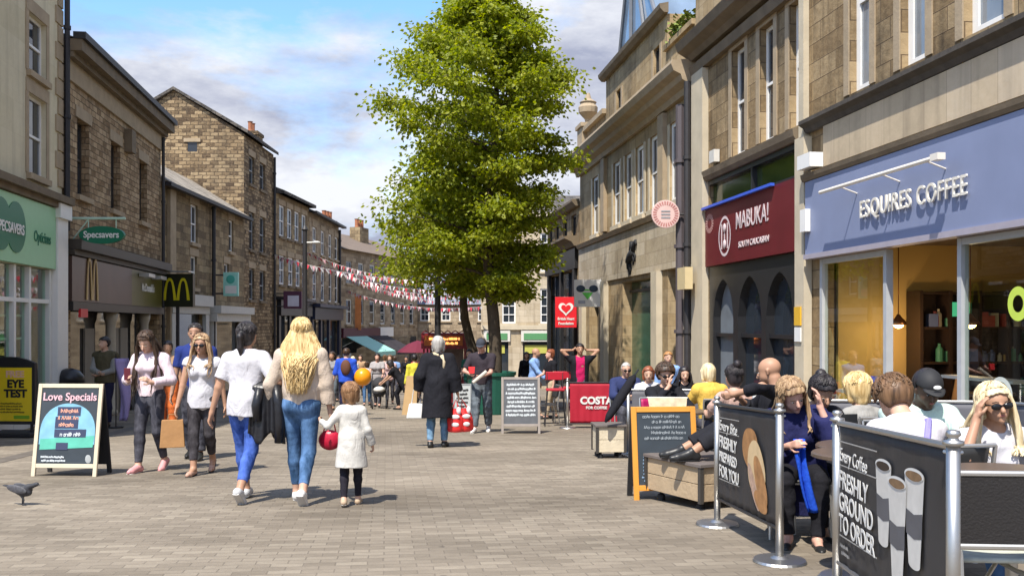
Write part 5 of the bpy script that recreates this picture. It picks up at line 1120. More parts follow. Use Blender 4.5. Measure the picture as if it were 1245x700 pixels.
def denim(name, col):
    if name in _mc: return _mc[name]
    m, nt, b = newmat(name); N = nt.nodes.new; L = nt.links.new; tc = N('ShaderNodeTexCoord')
    n = N('ShaderNodeTexNoise'); n.inputs['Scale'].default_value = 5; n.inputs['Detail'].default_value = 7; n.inputs['Roughness'].default_value = 0.65; mp = N('ShaderNodeMapping'); mp.inputs['Scale'].default_value = (2.0,2.0,0.8); L(tc.outputs['Object'], mp.inputs[0]); L(mp.outputs[0], n.inputs['Vector'])
    cr = N('ShaderNodeValToRGB'); e = cr.color_ramp.elements; e[0].position = 0.35; e[0].color = tuple(c*0.55 for c in col)+(1,); e[1].position = 0.68; e[1].color = tuple(min(1, c*1.45+0.04) for c in col)+(1,)
    L(n.outputs['Fac'], cr.inputs[0]); L(cr.outputs[0], b.inputs['Base Color']); b.inputs['Roughness'].default_value = 0.9; b.inputs['Specular IOR Level'].default_value = 0.15
    n2 = N('ShaderNodeTexNoise'); n2.inputs['Scale'].default_value = 20; L(tc.outputs['Object'], n2.inputs['Vector']); bp = N('ShaderNodeBump'); bp.inputs['Strength'].default_value = 0.5; bp.inputs['Distance'].default_value = 0.01; L(n2.outputs['Fac'], bp.inputs['Height']); L(bp.outputs[0], b.inputs['Normal'])
    _mc[name] = m; return m
def hairmat(name, c0, c1):
    if name in _mc: return _mc[name]
    m, nt, b = newmat(name); N = nt.nodes.new; L = nt.links.new; tc = N('ShaderNodeTexCoord'); mp = N('ShaderNodeMapping'); mp.inputs['Scale'].default_value = (26,26,3.0); L(tc.outputs['Object'], mp.inputs[0])
    n = N('ShaderNodeTexNoise'); n.inputs['Scale'].default_value = 1.6; n.inputs['Detail'].default_value = 5; n.inputs['Distortion'].default_value = 0.5; L(mp.outputs[0], n.inputs['Vector'])
    cr = N('ShaderNodeValToRGB'); e = cr.color_ramp.elements; e[0].position = 0.35; e[0].color = c0+(1,); e[1].position = 0.65; e[1].color = c1+(1,); L(n.outputs['Fac'], cr.inputs[0]); L(cr.outputs[0], b.inputs['Base Color'])
    b.inputs['Roughness'].default_value = 0.45; b.inputs['Specular IOR Level'].default_value = 0.4
    bp = N('ShaderNodeBump'); bp.inputs['Strength'].default_value = 0.7; bp.inputs['Distance'].default_value = 0.008; L(n.outputs['Fac'], bp.inputs['Height']); L(bp.outputs[0], b.inputs['Normal'])
    _mc[name] = m; return m
H_BLOND = hairmat('golden blonde hair', (0.40,0.25,0.09), (0.80,0.60,0.30)); H_PALE = hairmat('pale blonde hair', (0.48,0.36,0.19), (0.82,0.70,0.46)); H_BROWN = hairmat('brown hair', (0.06,0.032,0.016), (0.20,0.11,0.055))
H_DARK = hairmat('near black hair', (0.008,0.007,0.008), (0.035,0.028,0.03)); H_GREY = hairmat('grey hair', (0.30,0.28,0.26), (0.55,0.52,0.48)); H_LTBR = hairmat('light brown hair', (0.20,0.115,0.06), (0.50,0.34,0.19)); H_GING = hairmat('ginger blonde hair', (0.28,0.12,0.04), (0.52,0.28,0.11)); H_DKBR = hairmat('dark brown hair', (0.022,0.013,0.008), (0.085,0.048,0.028))
EYEW = flat('eye white', (0.33,0.30,0.28), 0.4); EYED = flat('dark iris', (0.02,0.015,0.012), 0.2); LIP = flat('lips', (0.42,0.14,0.12), 0.5); BROW = flat('eyebrow hair', (0.07,0.045,0.03), 0.8); LENS = flat('dark lens', (0.01,0.01,0.012), 0.08)
def nrm(v): v = np.array(v, float); return v/max(np.linalg.norm(v), 1e-9)
def ik(a, c, l1, l2, pole):
    a = np.array(a, float); c = np.array(c, float); d = c-a; L = np.linalg.norm(d); mx = (l1+l2)*0.998
    if L > mx: c = a + d/L*mx; d = c-a; L = mx
    x = (l1*l1-l2*l2+L*L)/(2*L); h = math.sqrt(max(l1*l1-x*x, 0)); u = d/L; p = np.array(pole, float); p = p-u*(p@u)
    if np.linalg.norm(p) < 1e-6: p = np.array([0,1,0.])-u*u[1]
    return a+u*x+nrm(p)*h, c
def rotm(yaw=0, pitch=0, roll=0):
    """columns: right, forward, up.  yaw>0 turns to the left, pitch>0 looks down"""
    cy_, sy = cos(yaw), sin(yaw); Rz = np.array([[cy_,-sy,0],[sy,cy_,0],[0,0,1]]); cp, sp = cos(-pitch), sin(-pitch); Rx = np.array([[1,0,0],[0,cp,-sp],[0,sp,cp]]); cr_, sr = cos(roll), sin(roll); Ry = np.array([[cr_,0,sr],[0,1,0],[-sr,0,cr_]])
    return Rz@Rx@Ry
def person(x, Y, H, face, label, skin=SKIN, hair=('short', H_BROWN), top=None, legs=None, shoes=None, pose=None, cell=0.012, z=None, fem=True, group=None, bare=False, kid=False, glasses=None, cap=None, build=1.0, upper_only=False, over=None, name='person'):
    """face: degrees the figure looks towards, 0 = away from the camera along the street, 180 = at the camera; returns (root, joints in metres, local)"""
    p = dict(pelvis=(0,0,0.525), lean=0, side=0, twist=0, hy=0, hp=0, hr=0, fr=(0.055,-0.02,0.045), fl=(-0.055,0.04,0.045), pr=0, pl=0, hr_=(0.15,0.03,0.47), hl_=(-0.15,0.03,0.47), er=(0.3,-1,-0.2), el=(-0.3,-1,-0.2), kr=(0.1,1,0.1), kl=(-0.1,1,0.1), curl=0.45, wr=None, wl=None)
    p.update(pose or {})
    zz = G(Y) if z is None else z; root = empty(name, (x, Y, zz), label, 'person', group, radians(face))
    h = H; A = lambda v: np.array(v, float)*h
    hd = 1.22 if kid else 1.0     # bigger head for a child
    pel = A(p['pelvis']); T = rotm(radians(p['twist']), radians(p['lean']), radians(p['side'])); rt, fw, up = T[:,0], T[:,1], T[:,2]
    pr_ = rotm(radians(p['twist'])*0.3, radians(p['lean'])*0.3)[:,0]
    waist = pel + up*0.085*h; chest = pel+up*0.20*h + fw*0.004*h; neck = pel + up*0.295*h; sw = (0.098 if fem else 0.112)*h*(0.88 if kid else 1)
    sh = {1: neck-up*0.036*h+rt*sw, -1: neck-up*0.036*h-rt*sw}
    hw = 0.050*h; hip = {1: pel+pr_*hw-up*0.0, -1: pel-pr_*hw}
    ank = {1: A(p['fr']), -1: A(p['fl'])}; knee = {}
    for s, kk in ((1,'kr'),(-1,'kl')): knee[s], ank[s] = ik(hip[s], ank[s], 0.245*h, 0.24*h, np.array(p[kk], float))
    wri = {}; elb = {}
    for s, kk, ee in ((1,'hr_','er'),(-1,'hl_','el')): elb[s], wri[s] = ik(sh[s], A(p[kk]), 0.165*h, 0.145*h, np.array(p[ee], float))
    HM = T@rotm(radians(p['hy']), radians(p['hp']), radians(p['hr'])); hr_, hf, hu = HM[:,0], HM[:,1], HM[:,2]
    hs = h*hd; hb = neck + up*0.022*h + fw*0.010*h; hc = hb + hu*0.078*hs + hf*0.012*hs
    b = build; S = SDF(); f = (fw, 0.66)
    wst = (0.064 if fem else 0.076)*b
    def torso(S, off=0.0, k=0.05, loose=0.0):
        S.cap(pel-up*0.01*h, waist, (0.083 if fem else 0.080)*h*b+off, wst*h+off+loose, k, flat=(fw, 0.72+0.02))
        S.cap(waist, chest, wst*h+off+loose, (0.078 if fem else 0.090)*h*b+off, k, flat=(fw, 0.68))
        S.cap(chest, neck-up*0.045*h, (0.078 if fem else 0.092)*h*b+off, 0.070*h*b+off, k, flat=(fw, 0.62))
        for s in (1,-1):
            S.cap(chest+up*0.035*h+rt*s*sw*0.45, sh[s], 0.040*h*b+off, 0.027*h*b+off, k*0.8)
            if fem and not kid: S.ell(chest+fw*0.045*h*b+rt*s*0.038*h-up*0.005*h, (0.034*h+off,)*3, None, 0.03)
        S.cap(neck-up*0.040*h, neck-up*0.010*h, 0.048*h+off, 0.030*h+off*0.5, k)
        for s in (1,-1): S.cap(sh[s]+up*0.004*h-rt*s*0.012*h, neck-up*0.004*h+rt*s*0.02*h-fw*0.008*h, 0.022*h+off, 0.022*h+off*0.6, k*0.6)
    def arm(S, s, off=0, part=2.0, k=0.02, loose=0.0):
        t1 = min(part, 1.0); e = sh[s]+(elb[s]-sh[s])*t1; d = nrm(elb[s]-sh[s]); r0 = 0.0285*h*b; r1 = 0.0215*h*b
        if part <= 1: S.cap(sh[s], e+d*0.01, r0+off, r0+(r1-r0)*t1+off+loose, k, cut1=(e, d)); return
        S.cap(sh[s], elb[s], r0+off, r1+off+loose*0.5, k); t2 = part-1; w = elb[s]+(wri[s]-elb[s])*t2; d2 = nrm(wri[s]-elb[s])
        S.cap(elb[s], w, r1+off+loose*0.5, (0.0215-(0.0215-0.0135)*t2)*h*b+off+loose*(1 if t2 > .9 else .5), k*0.7, cut1=(w-d2*0.0, d2) if off else None)
    def leg(S, s, off=0, part=2.0, k=0.02, loose=0.0):
        r = [(0.053 if fem else 0.050)*h*b, 0.034*h*b, 0.020*h*b]
        kn, an, hp_ = knee[s], ank[s], hip[s]
        S.cap(hp_, kn, r[0]+off, r[1]+off+loose*0.5, k*1.5)
        t = part-1; d = nrm(an-kn); e = kn+(an-kn)*t; cf = kn+(an-kn)*0.3 - nrm(np.cross(np.cross(d, fw), d)+1e-9)*0.006*h
        if t <= 0: return
        S.cap(kn, cf, r[1]+off+loose*0.5, 0.0335*h*b+off+loose*0.7, k)
        S.cap(cf, e, 0.0335*h*b+off+loose*0.7, 0.0335*h*b+(r[2]-0.0335*h*b)*max(0,(t-.3)/.7)+off+loose, k*0.8, cut1=(e, d) if off else None)
    # ---- body: one continuous surface
    torso(S)
    for s in (1,-1): arm(S, s)
    if not upper_only:
        for s in (1,-1): leg(S, s)
    S.cap(neck-up*0.02*h, hb+hu*0.03*h, 0.032*h, 0.029*h*(1 if fem else 1.15), 0.02)
    q = hs
    S.ell(hc+hu*0.008*q-hf*0.006*q, (0.0445*q, 0.056*q, 0.050*q), HM, 0.02)
    S.ell(hc+hf*0.018*q-hu*0.026*q, (0.036*q, 0.038*q, 0.036*q), HM, 0.02)      # face and jaw
    S.cap(hc+hf*0.044*q-hu*0.056*q, hc+hf*0.040*q-hu*0.052*q, 0.012*q, 0.014*q, 0.018)   # chin
    S.cap(hc+hf*0.055*q-hu*0.002*q, hc+hf*0.064*q-hu*0.021*q, 0.005*q, 0.0085*q, 0.010)   # nose
    S.cap(hc+hf*0.050*q-hu*0.038*q-hr_*0.010*q, hc+hf*0.050*q-hu*0.038*q+hr_*0.010*q, 0.006*q, 0.006*q, 0.008)
    for s in (1,-1):
        S.ell(hc+hf*0.058*q+hr_*s*0.019*q-hu*0.003*q, (0.010*q,0.0075*q,0.006*q), HM, 0.008, sub=True)
        S.cap(hc+hr_*s*0.045*q-hu*0.004*q-hf*0.002*q, hc+hr_*s*0.043*q-hu*0.022*q+hf*0.002*q, 0.0085*q, 0.006*q, 0.006)
    hands = {}
    for s, wk in ((1,'wr'),(-1,'wl')):
        fd = nrm(wri[s]-elb[s]) if p[wk] is None else nrm(p[wk])
        out = nrm(sh[s]-sh[-s]); pn = out - fd*(out@fd); pn = nrm(pn) if np.linalg.norm(pn) > 0.2 else nrm(fw-fd*(fw@fd))
        wd = nrm(np.cross(fd, pn)); 
        if wd@fw < 0: wd = -wd                                     # thumb side forward
        w0 = wri[s]; pc = w0+fd*0.028*h; hands[s] = (w0+fd*0.06*h, fd, pn, wd)
        S.cap(w0, w0+fd*0.012*h, 0.0135*h, 0.014*h, 0.012)
        for j, o_ in enumerate((-0.010, 0.0, 0.010)): S.cap(w0+fd*0.008*h+wd*o_*h*0.7, w0+fd*0.050*h+wd*o_*h, 0.0085*h, 0.0080*h, 0.006)
        cu = p['curl']
        for j, (o_, L_) in enumerate(((0.0155,0.038),(0.0055,0.043),(-0.0045,0.040),(-0.0145,0.031))):
            a = w0+fd*(0.052-0.003*abs(j-1))*h+wd*o_*h; d1 = nrm(fd*cos(cu*0.9)-pn*sin(cu*0.9)); d2 = nrm(fd*cos(cu*2.0)-pn*sin(cu*2.0)); m_ = a+d1*L_*0.5*h; e = m_+d2*L_*0.5*h
            S.cap(a, m_, 0.0055*h, 0.0050*h, 0.003); S.cap(m_, e, 0.0050*h, 0.0042*h, 0.003)
        a = w0+fd*0.016*h+wd*0.014*h; m_ = a+nrm(fd*0.7+wd*0.75-pn*0.2)*0.022*h; e = m_+nrm(fd*0.95+wd*0.1-pn*0.4)*0.018*h
        S.cap(a, m_, 0.0072*h, 0.0060*h, 0.004); S.cap(m_, e, 0.0060*h, 0.0048*h, 0.003)
    feet = {}
    if not upper_only:
        for s, pk in ((1,'pr'),(-1,'pl')):
            pt = radians(p[pk]); g = ank[s]; fd0 = np.array([0.10*s, 1, 0]); fd0 = nrm(fd0) if 'fd' not in p else nrm(p['fd'])
            fd = nrm(fd0*cos(pt)-np.array([0,0,1])*sin(pt)); dn = nrm(-np.array([0,0,1.])*cos(pt)-fd0*sin(pt)); 
            heel = g - fd*0.018*h + dn*0.022*h; ball = g + fd*0.075*h + dn*0.030*h; toe = ball + nrm(fd0*0.9+fd*0.3)*0.028*h; feet[s] = (heel, ball, toe, fd, dn)
            S.cap(g, heel, 0.019*h, 0.018*h, 0.02); S.cap(g+dn*0.002*h, ball, 0.019*h, 0.014*h, 0.02); S.cap(heel, ball, 0.015*h, 0.015*h, 0.015); S.cap(ball, toe, 0.016*h, 0.012*h, 0.012, flat=None)
    V, Q = S.mesh(cell); mesh_obj('body', V, Q, skin, root)
    # ---- clothes
    cl = cell*1.0 if cell < 0.012 else cell
    if legs and not upper_only:
        mt, kind = legs[0], legs[1]; K = SDF(); off = {'skinny':0.006,'slim':0.010,'loose':0.018,'wide':0.02}[kind]*h/1.7; lo_ = {'skinny':0.0,'slim':0.002,'loose':0.012,'wide':0.05}[kind]; part = legs[2] if len(legs) > 2 else 1.93
        K.cap(pel-up*0.012*h, pel+up*0.055*h, (0.083 if fem else 0.080)*h*b+off, (0.074 if fem else 0.076)*h*b+off, 0.04, flat=(fw, 0.75), cut1=(pel+up*0.055*h, up))
        for s in (1,-1): leg(K, s, off, part, 0.02, lo_)
        if fem and not kid:
            for s in (1,-1): K.ell(pel-fw*0.038*h+rt*s*0.036*h-up*0.012*h, ((0.045*h*b+off),)*3, None, 0.03)
        V, Q = K.mesh(cl, noise=(0.0022 if kind == 'skinny' else 0.005, 34, 3+int(abs(x)*97) % 50, (0.7,0.7,1.6))); mesh_obj('trousers', V, Q, mt, root)
    if top:
        mt, kind = top[0], top[1]; o = dict(sleeve=0.6, hem=0.02, off=0.012, loose=0.01); o.update(top[2] if len(top) > 2 else {}); K = SDF(); off = o['off']*h/1.7
        torso(K, off, 0.05, o['loose'])
        if o['sleeve'] > 0:
            for s in (1,-1): arm(K, s, off*(0.9 if kind != 'coat' else 1.2), o['sleeve'], 0.025, o.get('sl', 0.008))
        hz = pel - up*o['hem']*h
        if o['hem'] > 0.0:
            hr0 = (0.085 if fem else 0.083)*h*b+off+0.008; hr1 = max(o.get('hemr', 0), hr0/h+0.002)*h; bc = -fw*0.012*h
            K.cap(pel+up*0.03*h+bc, hz+bc, hr0, hr1, 0.03, flat=(fw, 0.93 if fem else 0.84), cut1=(hz, -up))
        clips = [(hz, -up)] if o['hem'] <= 0 else []
        K.ell(neck+up*0.030*h+fw*0.012*h, (0.040*h, 0.038*h, 0.042*h), T, 0.004, sub=True)
        V, Q = K.mesh(cl, noise=(o.get('fold', 0.0035)*1.7, 26, 11+int(abs(x)*131) % 60, (1.0,1.0,0.8)), clips=[(neck+up*0.022*h, up)]+clips); mesh_obj({'tee':'t_shirt','top':'top','coat':'coat','jumper':'jumper','shirt':'shirt','dress':'dress','jacket':'jacket','vest':'vest'}[kind], V, Q, mt, root)
    if over:
        mt, nm, o = over; off = o.get('off', 0.028)*h/1.7; K = SDF(); torso(K, off, 0.05, 0.02)
        if o.get('sleeve', 0):
            for s in (1,-1): arm(K, s, off*0.75, o['sleeve'], 0.025, 0.006)
        hz = pel-up*o.get('hem', 0.05)*h; K.cap(pel+up*0.02*h, hz, 0.09*h+off, o.get('hemr', 0.108)*h, 0.03, flat=(fw, 0.88), cut1=(hz, -up)); K.ell(neck+up*0.030*h+fw*0.012*h, (0.044*h,)*3, T, 0.004, sub=True)
        gap = o.get('gap', 0.03)*h
        def ex(F, X, Y_, Z): 
            dx = (X-neck[0])*rt[0]+(Y_-neck[1])*rt[1]+(Z-neck[2])*rt[2]; dy = (X-neck[0])*fw[0]+(Y_-neck[1])*fw[1]+(Z-neck[2])*fw[2]
            return np.where(dy > 0.01, np.maximum(F, gap-np.abs(dx)), F) if gap > 0 else F
        V, Q = K.mesh(cl, noise=(0.005, 22, 5, (1,1,0.8)), clips=[(neck+up*0.022*h, up)], extra=ex); mesh_obj(nm, V, Q, mt, root)
    if shoes and not upper_only:
        mt, kind = shoes
        for s in (1,-1):
            heel, ball, toe, fd, dn = feet[s]; K = SDF(); g = ank[s]; e = 0.006*h/1.7
            if kind != 'flat': K.cap(g+dn*(0.012 if kind == 'trainer' else 0.0)*h, heel, 0.021*h+e, 0.020*h+e, 0.02)
            K.cap(heel, ball, 0.0165*h+e, 0.0165*h+e, 0.02, flat=None); K.cap(ball, toe, 0.0175*h+e, 0.011*h+e, 0.012)
            if kind != 'flat': K.cap(g+dn*0.008*h+fd*0.01*h, ball-dn*0.002*h, 0.019*h+e, 0.017*h+e, 0.02)
            V, Q = K.mesh(min(cell, 0.012)); sh_ = mesh_obj('shoe', V, Q, mt, root)
            m = MB(); L_ = [heel+dn*0.019*h-fd*0.012*h, ball+dn*0.014*h, toe+dn*0.010*h+fd*0.006*h]; m.tube([Vector(v) for v in L_], [0.020*h, 0.024*h, 0.017*h], 8)
            V2 = np.array(m.v); c_ = (L_[0]+L_[1])/2; rel = (V2-c_)@dn; V2 = V2 - np.outer(rel*0.75, dn); mm = MB(); mm.v = [tuple(v) for v in V2]; mm.f = m.f; mm.m = m.m; mm.build('sole', flat('pale sole', (0.5,0.48,0.45), 0.7) if kind == 'trainer' else BLACKM, sh_)
    # ---- hair
    st, hm = hair[0], hair[1]
    if st != 'bald':
        K = SDF(); ho = hair[2] if len(hair) > 2 else {}
        vol = ho.get('vol', 0.012)*q
        K.ell(hc+hu*0.014*q-hf*0.012*q, (0.0445*q+vol, 0.055*q+vol, 0.050*q+vol), HM, 0.01)
        if st in ('long','pony','bun','bob','back'): K.ell(hc-hu*0.018*q-hf*0.028*q, (0.042*q+vol*0.7, 0.036*q+vol*0.7, 0.05*q), HM, 0.015)
        if st == 'bob':
            for s in (1,-1): K.cap(hc+hr_*s*0.046*q+hu*0.01*q-hf*0.01*q, hc+hr_*s*0.044*q-hu*0.055*q-hf*0.01*q, 0.018*q, 0.014*q, 0.015)
            K.cap(hc-hf*0.04*q, hc-hf*0.035*q-hu*0.06*q, 0.036*q, 0.028*q, 0.02)
        if st == 'bun': K.ell(hc-hf*0.052*q+hu*ho.get('bz', 0.045)*q, (0.028*q,)*3, None, 0.006)
        if st == 'pony':
            pts = [hc-hf*0.06*q+hu*0.02*q, hc-hf*0.085*q-hu*0.01*q, hc-hf*0.08*q-hu*0.07*q, hc-hf*0.07*q-hu*0.12*q]
            for a_, b_, r1, r2 in zip(pts, pts[1:], (0.016,0.02,0.018), (0.02,0.018,0.007)): K.cap(a_, b_, r1*q, r2*q, 0.01)
        fz = ho.get('fringe', 0.040)
        def ex(F, X, Y_, Z):
            dx, dy, dz = X-hc[0], Y_-hc[1], Z-hc[2]; u_ = dx*hr_[0]+dy*hr_[1]+dz*hr_[2]; v_ = dx*hf[0]+dy*hf[1]+dz*hf[2]; w_ = dx*hu[0]+dy*hu[1]+dz*hu[2]
            cut = np.minimum(np.minimum(v_-0.006*q*(1 if st != 'short' else 0.2), fz*q-w_ - 0.25*np.abs(u_)), 0.040*q - np.abs(u_)*(0.86 if st in ('long','bob') else 0.70))
            F = np.maximum(F, cut); 
            if st == 'short': F = np.maximum(F, np.minimum(-0.045*q-w_+0.0*v_, 1) ); F = np.maximum(F, np.minimum(v_+0.012*q, -0.004*q-w_))
            return F
        V, Q = K.mesh(min(cell, 0.011), noise=(0.0028*q/1.7*1.0, 90, 4, (1,1,0.35)), extra=ex); hobj = mesh_obj('hair', V, Q, hm, root)
        if st == 'long':
            m = MB(); rg = random.Random(int(abs(x)*1000)+5); n = ho.get('n', 110); L_ = ho.get('len', 0.22); spread = ho.get('spread', 1.0); fr_ = ho.get('front', 0.0)
            for i in range(n):
                th = (rg.random()*2-1)*(pi*(0.56+0.11*fr_)); a0 = hc+hu*(0.03+0.03*rg.random())*q + (hr_*sin(th)*0.034-hf*cos(th)*0.040)*q
                a1 = hc-hu*0.005*q+(hr_*sin(th)*(0.054+0.006*spread)-hf*cos(th)*0.066)*q; ln = L_*rg.uniform(0.55,1.05); sx = sin(th); cxx = cos(th)
                rad = 0.052*h*spread+0.03*h*rg.random(); 
                a2 = neck-up*0.01*h+rt*sx*rad*1.25-fw*(cxx*0.050*h+0.012*h); 
                if cxx < 0.25 and fr_ > 0: a2 = neck-up*0.03*h+rt*(1 if sx > 0 else -1)*(0.052*h+rad*0.35)+fw*0.062*h*(1 if cxx < 0 else 0.6)
                base = a2-up*max(ln-0.10, 0.03)*h; side_ = rg.uniform(-1,1); back = -0.050*h if cxx > -0.1 or not fr_ else 0.030*h
                a3 = base+fw*back*rg.uniform(.8,1.1)-fw*0.02*h*(1 if back < 0 else -0.3)+rt*(side_*0.012*h)-rt*sx*0.012*h; a3 = a3 - rt*(sx*rad*(ho.get('taper', 0.3) if not (cxx < 0.25 and fr_ > 0) else -0.05)) + rt*(side_*0.02*h)
                P4 = [a0, a1, a2, (a2+a3)/2+rt*rg.uniform(-.012,.012)*h+fw*rg.uniform(-.006,.004)*h, a3]; pts = []
                for k in range(13):
                    t = k/12*4; j = min(int(t), 3); u_ = t-j; p0 = P4[max(j-1,0)]; p1 = P4[j]; p2 = P4[j+1]; p3 = P4[min(j+2,4)]
                    c_ = 0.5*((2*p1)+(-p0+p2)*u_+(2*p0-5*p1+4*p2-p3)*u_*u_+(-p0+3*p1-3*p2+p3)*u_**3); wv = 0.005*h*sin(k*1.1+i)*min(1, k/5); pts.append(Vector(c_+rt*wv+fw*wv*0.4))
                m.tube(pts, [ho.get('sr', 0.0060)*h*(1 if 0 < k < 9 else 1-(k-8)*0.2 if k >= 9 else 0.6) for k in range(13)], 5)
            m.build('hair_lengths', hm, hobj, smooth=True, uv=False)
        if cell < 0.0105 and not cap:      # loose locks lying over the scalp
            m = MB(); rg = random.Random(int(abs(x)*777)+9); cr0 = rg.uniform(-0.4, 0.4)
            for i in range(ho.get('locks', 330)):
                az = rg.uniform(-pi, pi); t0 = rg.uniform(0.05, 1.25); dt = rg.uniform(0.45, 0.95); front = abs(az) < 0.95      # az 0 is the face
                tmax = (0.70+0.2*abs(az)) if front else (1.35 if abs(az) < 1.5 else (1.75 if st != 'short' else 1.65))*(1.22 if st == 'long' and abs(az) > 1.2 else 1)*rg.uniform(0.86, 1.04); pts = []
                if t0 > tmax-0.15: continue
                lift = rg.uniform(0.985, 1.035); curl_ = rg.uniform(-0.25, 0.25)
                for k in range(6):
                    g = k/5; t = min(t0+dt*g, tmax+0.02*g); a_ = az+curl_*g+0.05*sin(g*7+i); e_ = np.array([(0.0445*q+vol)*sin(t)*sin(a_), (0.055*q+vol)*sin(t)*cos(a_), (0.050*q+vol)*cos(t)])*(lift+0.012*sin(g*9+i))
                    pts.append(Vector(hc+hu*0.014*q-hf*0.012*q+HM@e_))
                m.tube(pts, [0.0016*q,0.0028*q,0.0031*q,0.0028*q,0.002*q,0.0006*q], 4)
            if m.v: m.build('hair_locks', hm, hobj, smooth=True, uv=False)
    # ---- face details
    if cell < 0.013:
        for s in (1,-1):
            c = Vector(hc+hf*0.0500*q+hr_*s*0.019*q-hu*0.003*q); m = MB(); Rm = Matrix([list(r) for r in HM]); m.ell(c, (0.0070*q,0.0042*q,0.0028*q), 12, 8, Rm); e = m.build('eye', EYEW, root, smooth=True, uv=False)
            m = MB(); m.ell(c+Vector(hf)*0.0028*q, (0.0042*q,0.0022*q,0.0030*q), 8, 6, Rm); m.build('iris', EYED, e, smooth=True, uv=False)
            m = MB(); m.tube([Vector(hc+hf*0.058*q+hr_*s*0.010*q+hu*0.0095*q), Vector(hc+hf*0.0575*q+hr_*s*0.020*q+hu*0.0125*q), Vector(hc+hf*0.050*q+hr_*s*0.030*q+hu*0.009*q)], 0.0022*q, 5); m.build('eyebrow', BROW, root, uv=False)
        m = MB(); m.tube([Vector(hc+hf*0.0515*q-hu*0.038*q-hr_*0.013*q), Vector(hc+hf*0.0575*q-hu*0.0375*q), Vector(hc+hf*0.0515*q-hu*0.038*q+hr_*0.013*q)], [0.002*q,0.0042*q,0.002*q], 6); m.build('mouth', LIP, root, smooth=True, uv=False)
    if glasses:
        m = MB(); Rm = Matrix([list(r) for r in HM])
        for s in (1,-1): m.ell(Vector(hc+hf*0.058*q+hr_*s*0.0195*q-hu*0.004*q), (0.0185*q,0.0075*q,0.0118*q), 16, 8, Rm); m.tube([Vector(hc+hf*0.056*q+hr_*s*0.036*q+hu*0.002*q), Vector(hc+hf*0.0*q+hr_*s*0.050*q+hu*0.002*q)], 0.0025*q, 5)
        m.tube([Vector(hc+hf*0.064*q-hr_*0.008*q), Vector(hc+hf*0.064*q+hr_*0.008*q)], 0.0025*q, 5); m.build('sunglasses', LENS, root, smooth=True, uv=False)
    if cap:
        K = SDF(); K.ell(hc+hu*0.020*q-hf*0.006*q, (0.0445*q+0.016, 0.056*q+0.016, 0.048*q+0.016), HM, 0.01); V, Q = K.mesh(min(cell, 0.009), clips=[(hc+hu*0.020*q, -hu)]); c_ = mesh_obj('cap', V, Q, cap, root)
        m = MB(); m.grid(lambda a, b_: Vector(hc+hu*(0.022+0.004*(1-(2*a-1)**2)-0.006*b_)*q+hf*((0.045+0.055*b_)*(1-0.35*(2*a-1)**2*b_)*1.0)*q+hr_*(2*a-1)*0.044*q*(1-0.15*b_)), 10, 4); m.build('peak', cap, c_, smooth=True, solid=0.006, uv=False)
    J = dict(sh=sh, elb=elb, wri=wri, hands=hands, neck=neck, pel=pel, up=up, rt=rt, fw=fw, hc=hc, hu=hu, hf=hf, hr=hr_, feet=feet, root=root, h=h, hip=hip, knee=knee, ank=ank)
    RZ = Matrix.Rotation(radians(face), 3, 'Z'); J['w'] = lambda v: RZ@Vector(v)+Vector((x, Y, zz))
    return J
def X_(px, Y): return (px-622.5)/1150*Y
# ================================================================ people (near group on the left)
TEE = cloth('white', (0.54,0.53,0.56)); PINKB = cloth('pale pink', (0.66,0.54,0.58)); NAVY = cloth('navy', (0.02,0.035,0.16)); BEIGE = cloth('oatmeal knit', (0.50,0.41,0.33), bump=0.35, bscale=60); OLIVE = cloth('olive', (0.10,0.085,0.05)); GREYK = cloth('grey knit', (0.30,0.29,0.27)); BLK = cloth('black', (0.014,0.014,0.018)); TANT = cloth('tan', (0.42,0.27,0.16))
MINT = cloth('pale mint', (0.50,0.62,0.56)); YEL = cloth('yellow', (0.62,0.56,0.06)); SKYB = cloth('sky blue', (0.22,0.36,0.66)); BLUEJ = cloth('royal blue', (0.03,0.09,0.55)); CRIM = cloth('crimson', (0.50,0.02,0.07)); PEACH = cloth('peach', (0.62,0.42,0.30)); ORNG = cloth('orange', (0.62,0.15,0.04)); LEATH = flat('black leather', (0.013,0.013,0.016), 0.35, var=0.2, bump=0.6, bscale=14)
BJ = denim('bright blue jeans', (0.035,0.09,0.36)); MJ = denim('mid blue jeans', (0.05,0.12,0.25)); GJ = denim('charcoal jeans', (0.045,0.045,0.06)); DJ = denim('dark grey jeans', (0.035,0.03,0.035)); LJ = denim('light blue jeans', (0.13,0.24,0.36)); GRJ = denim('washed grey jeans', (0.10,0.12,0.14))
NC = 0.0085
WHT = flat('white trainer', (0.68,0.66,0.63), 0.5); PKS = flat('pink trainer', (0.66,0.30,0.30), 0.6); BGS = flat('beige shoe', (0.45,0.33,0.22), 0.7); BKS = flat('black shoe', (0.02,0.02,0.02), 0.4)
def thing1(name, label, cat, mb, mat, org, group=None, **kw):
    o = mb.build(name, mat, None, org, **kw); o.location = org; return tag(o, label, cat, group)
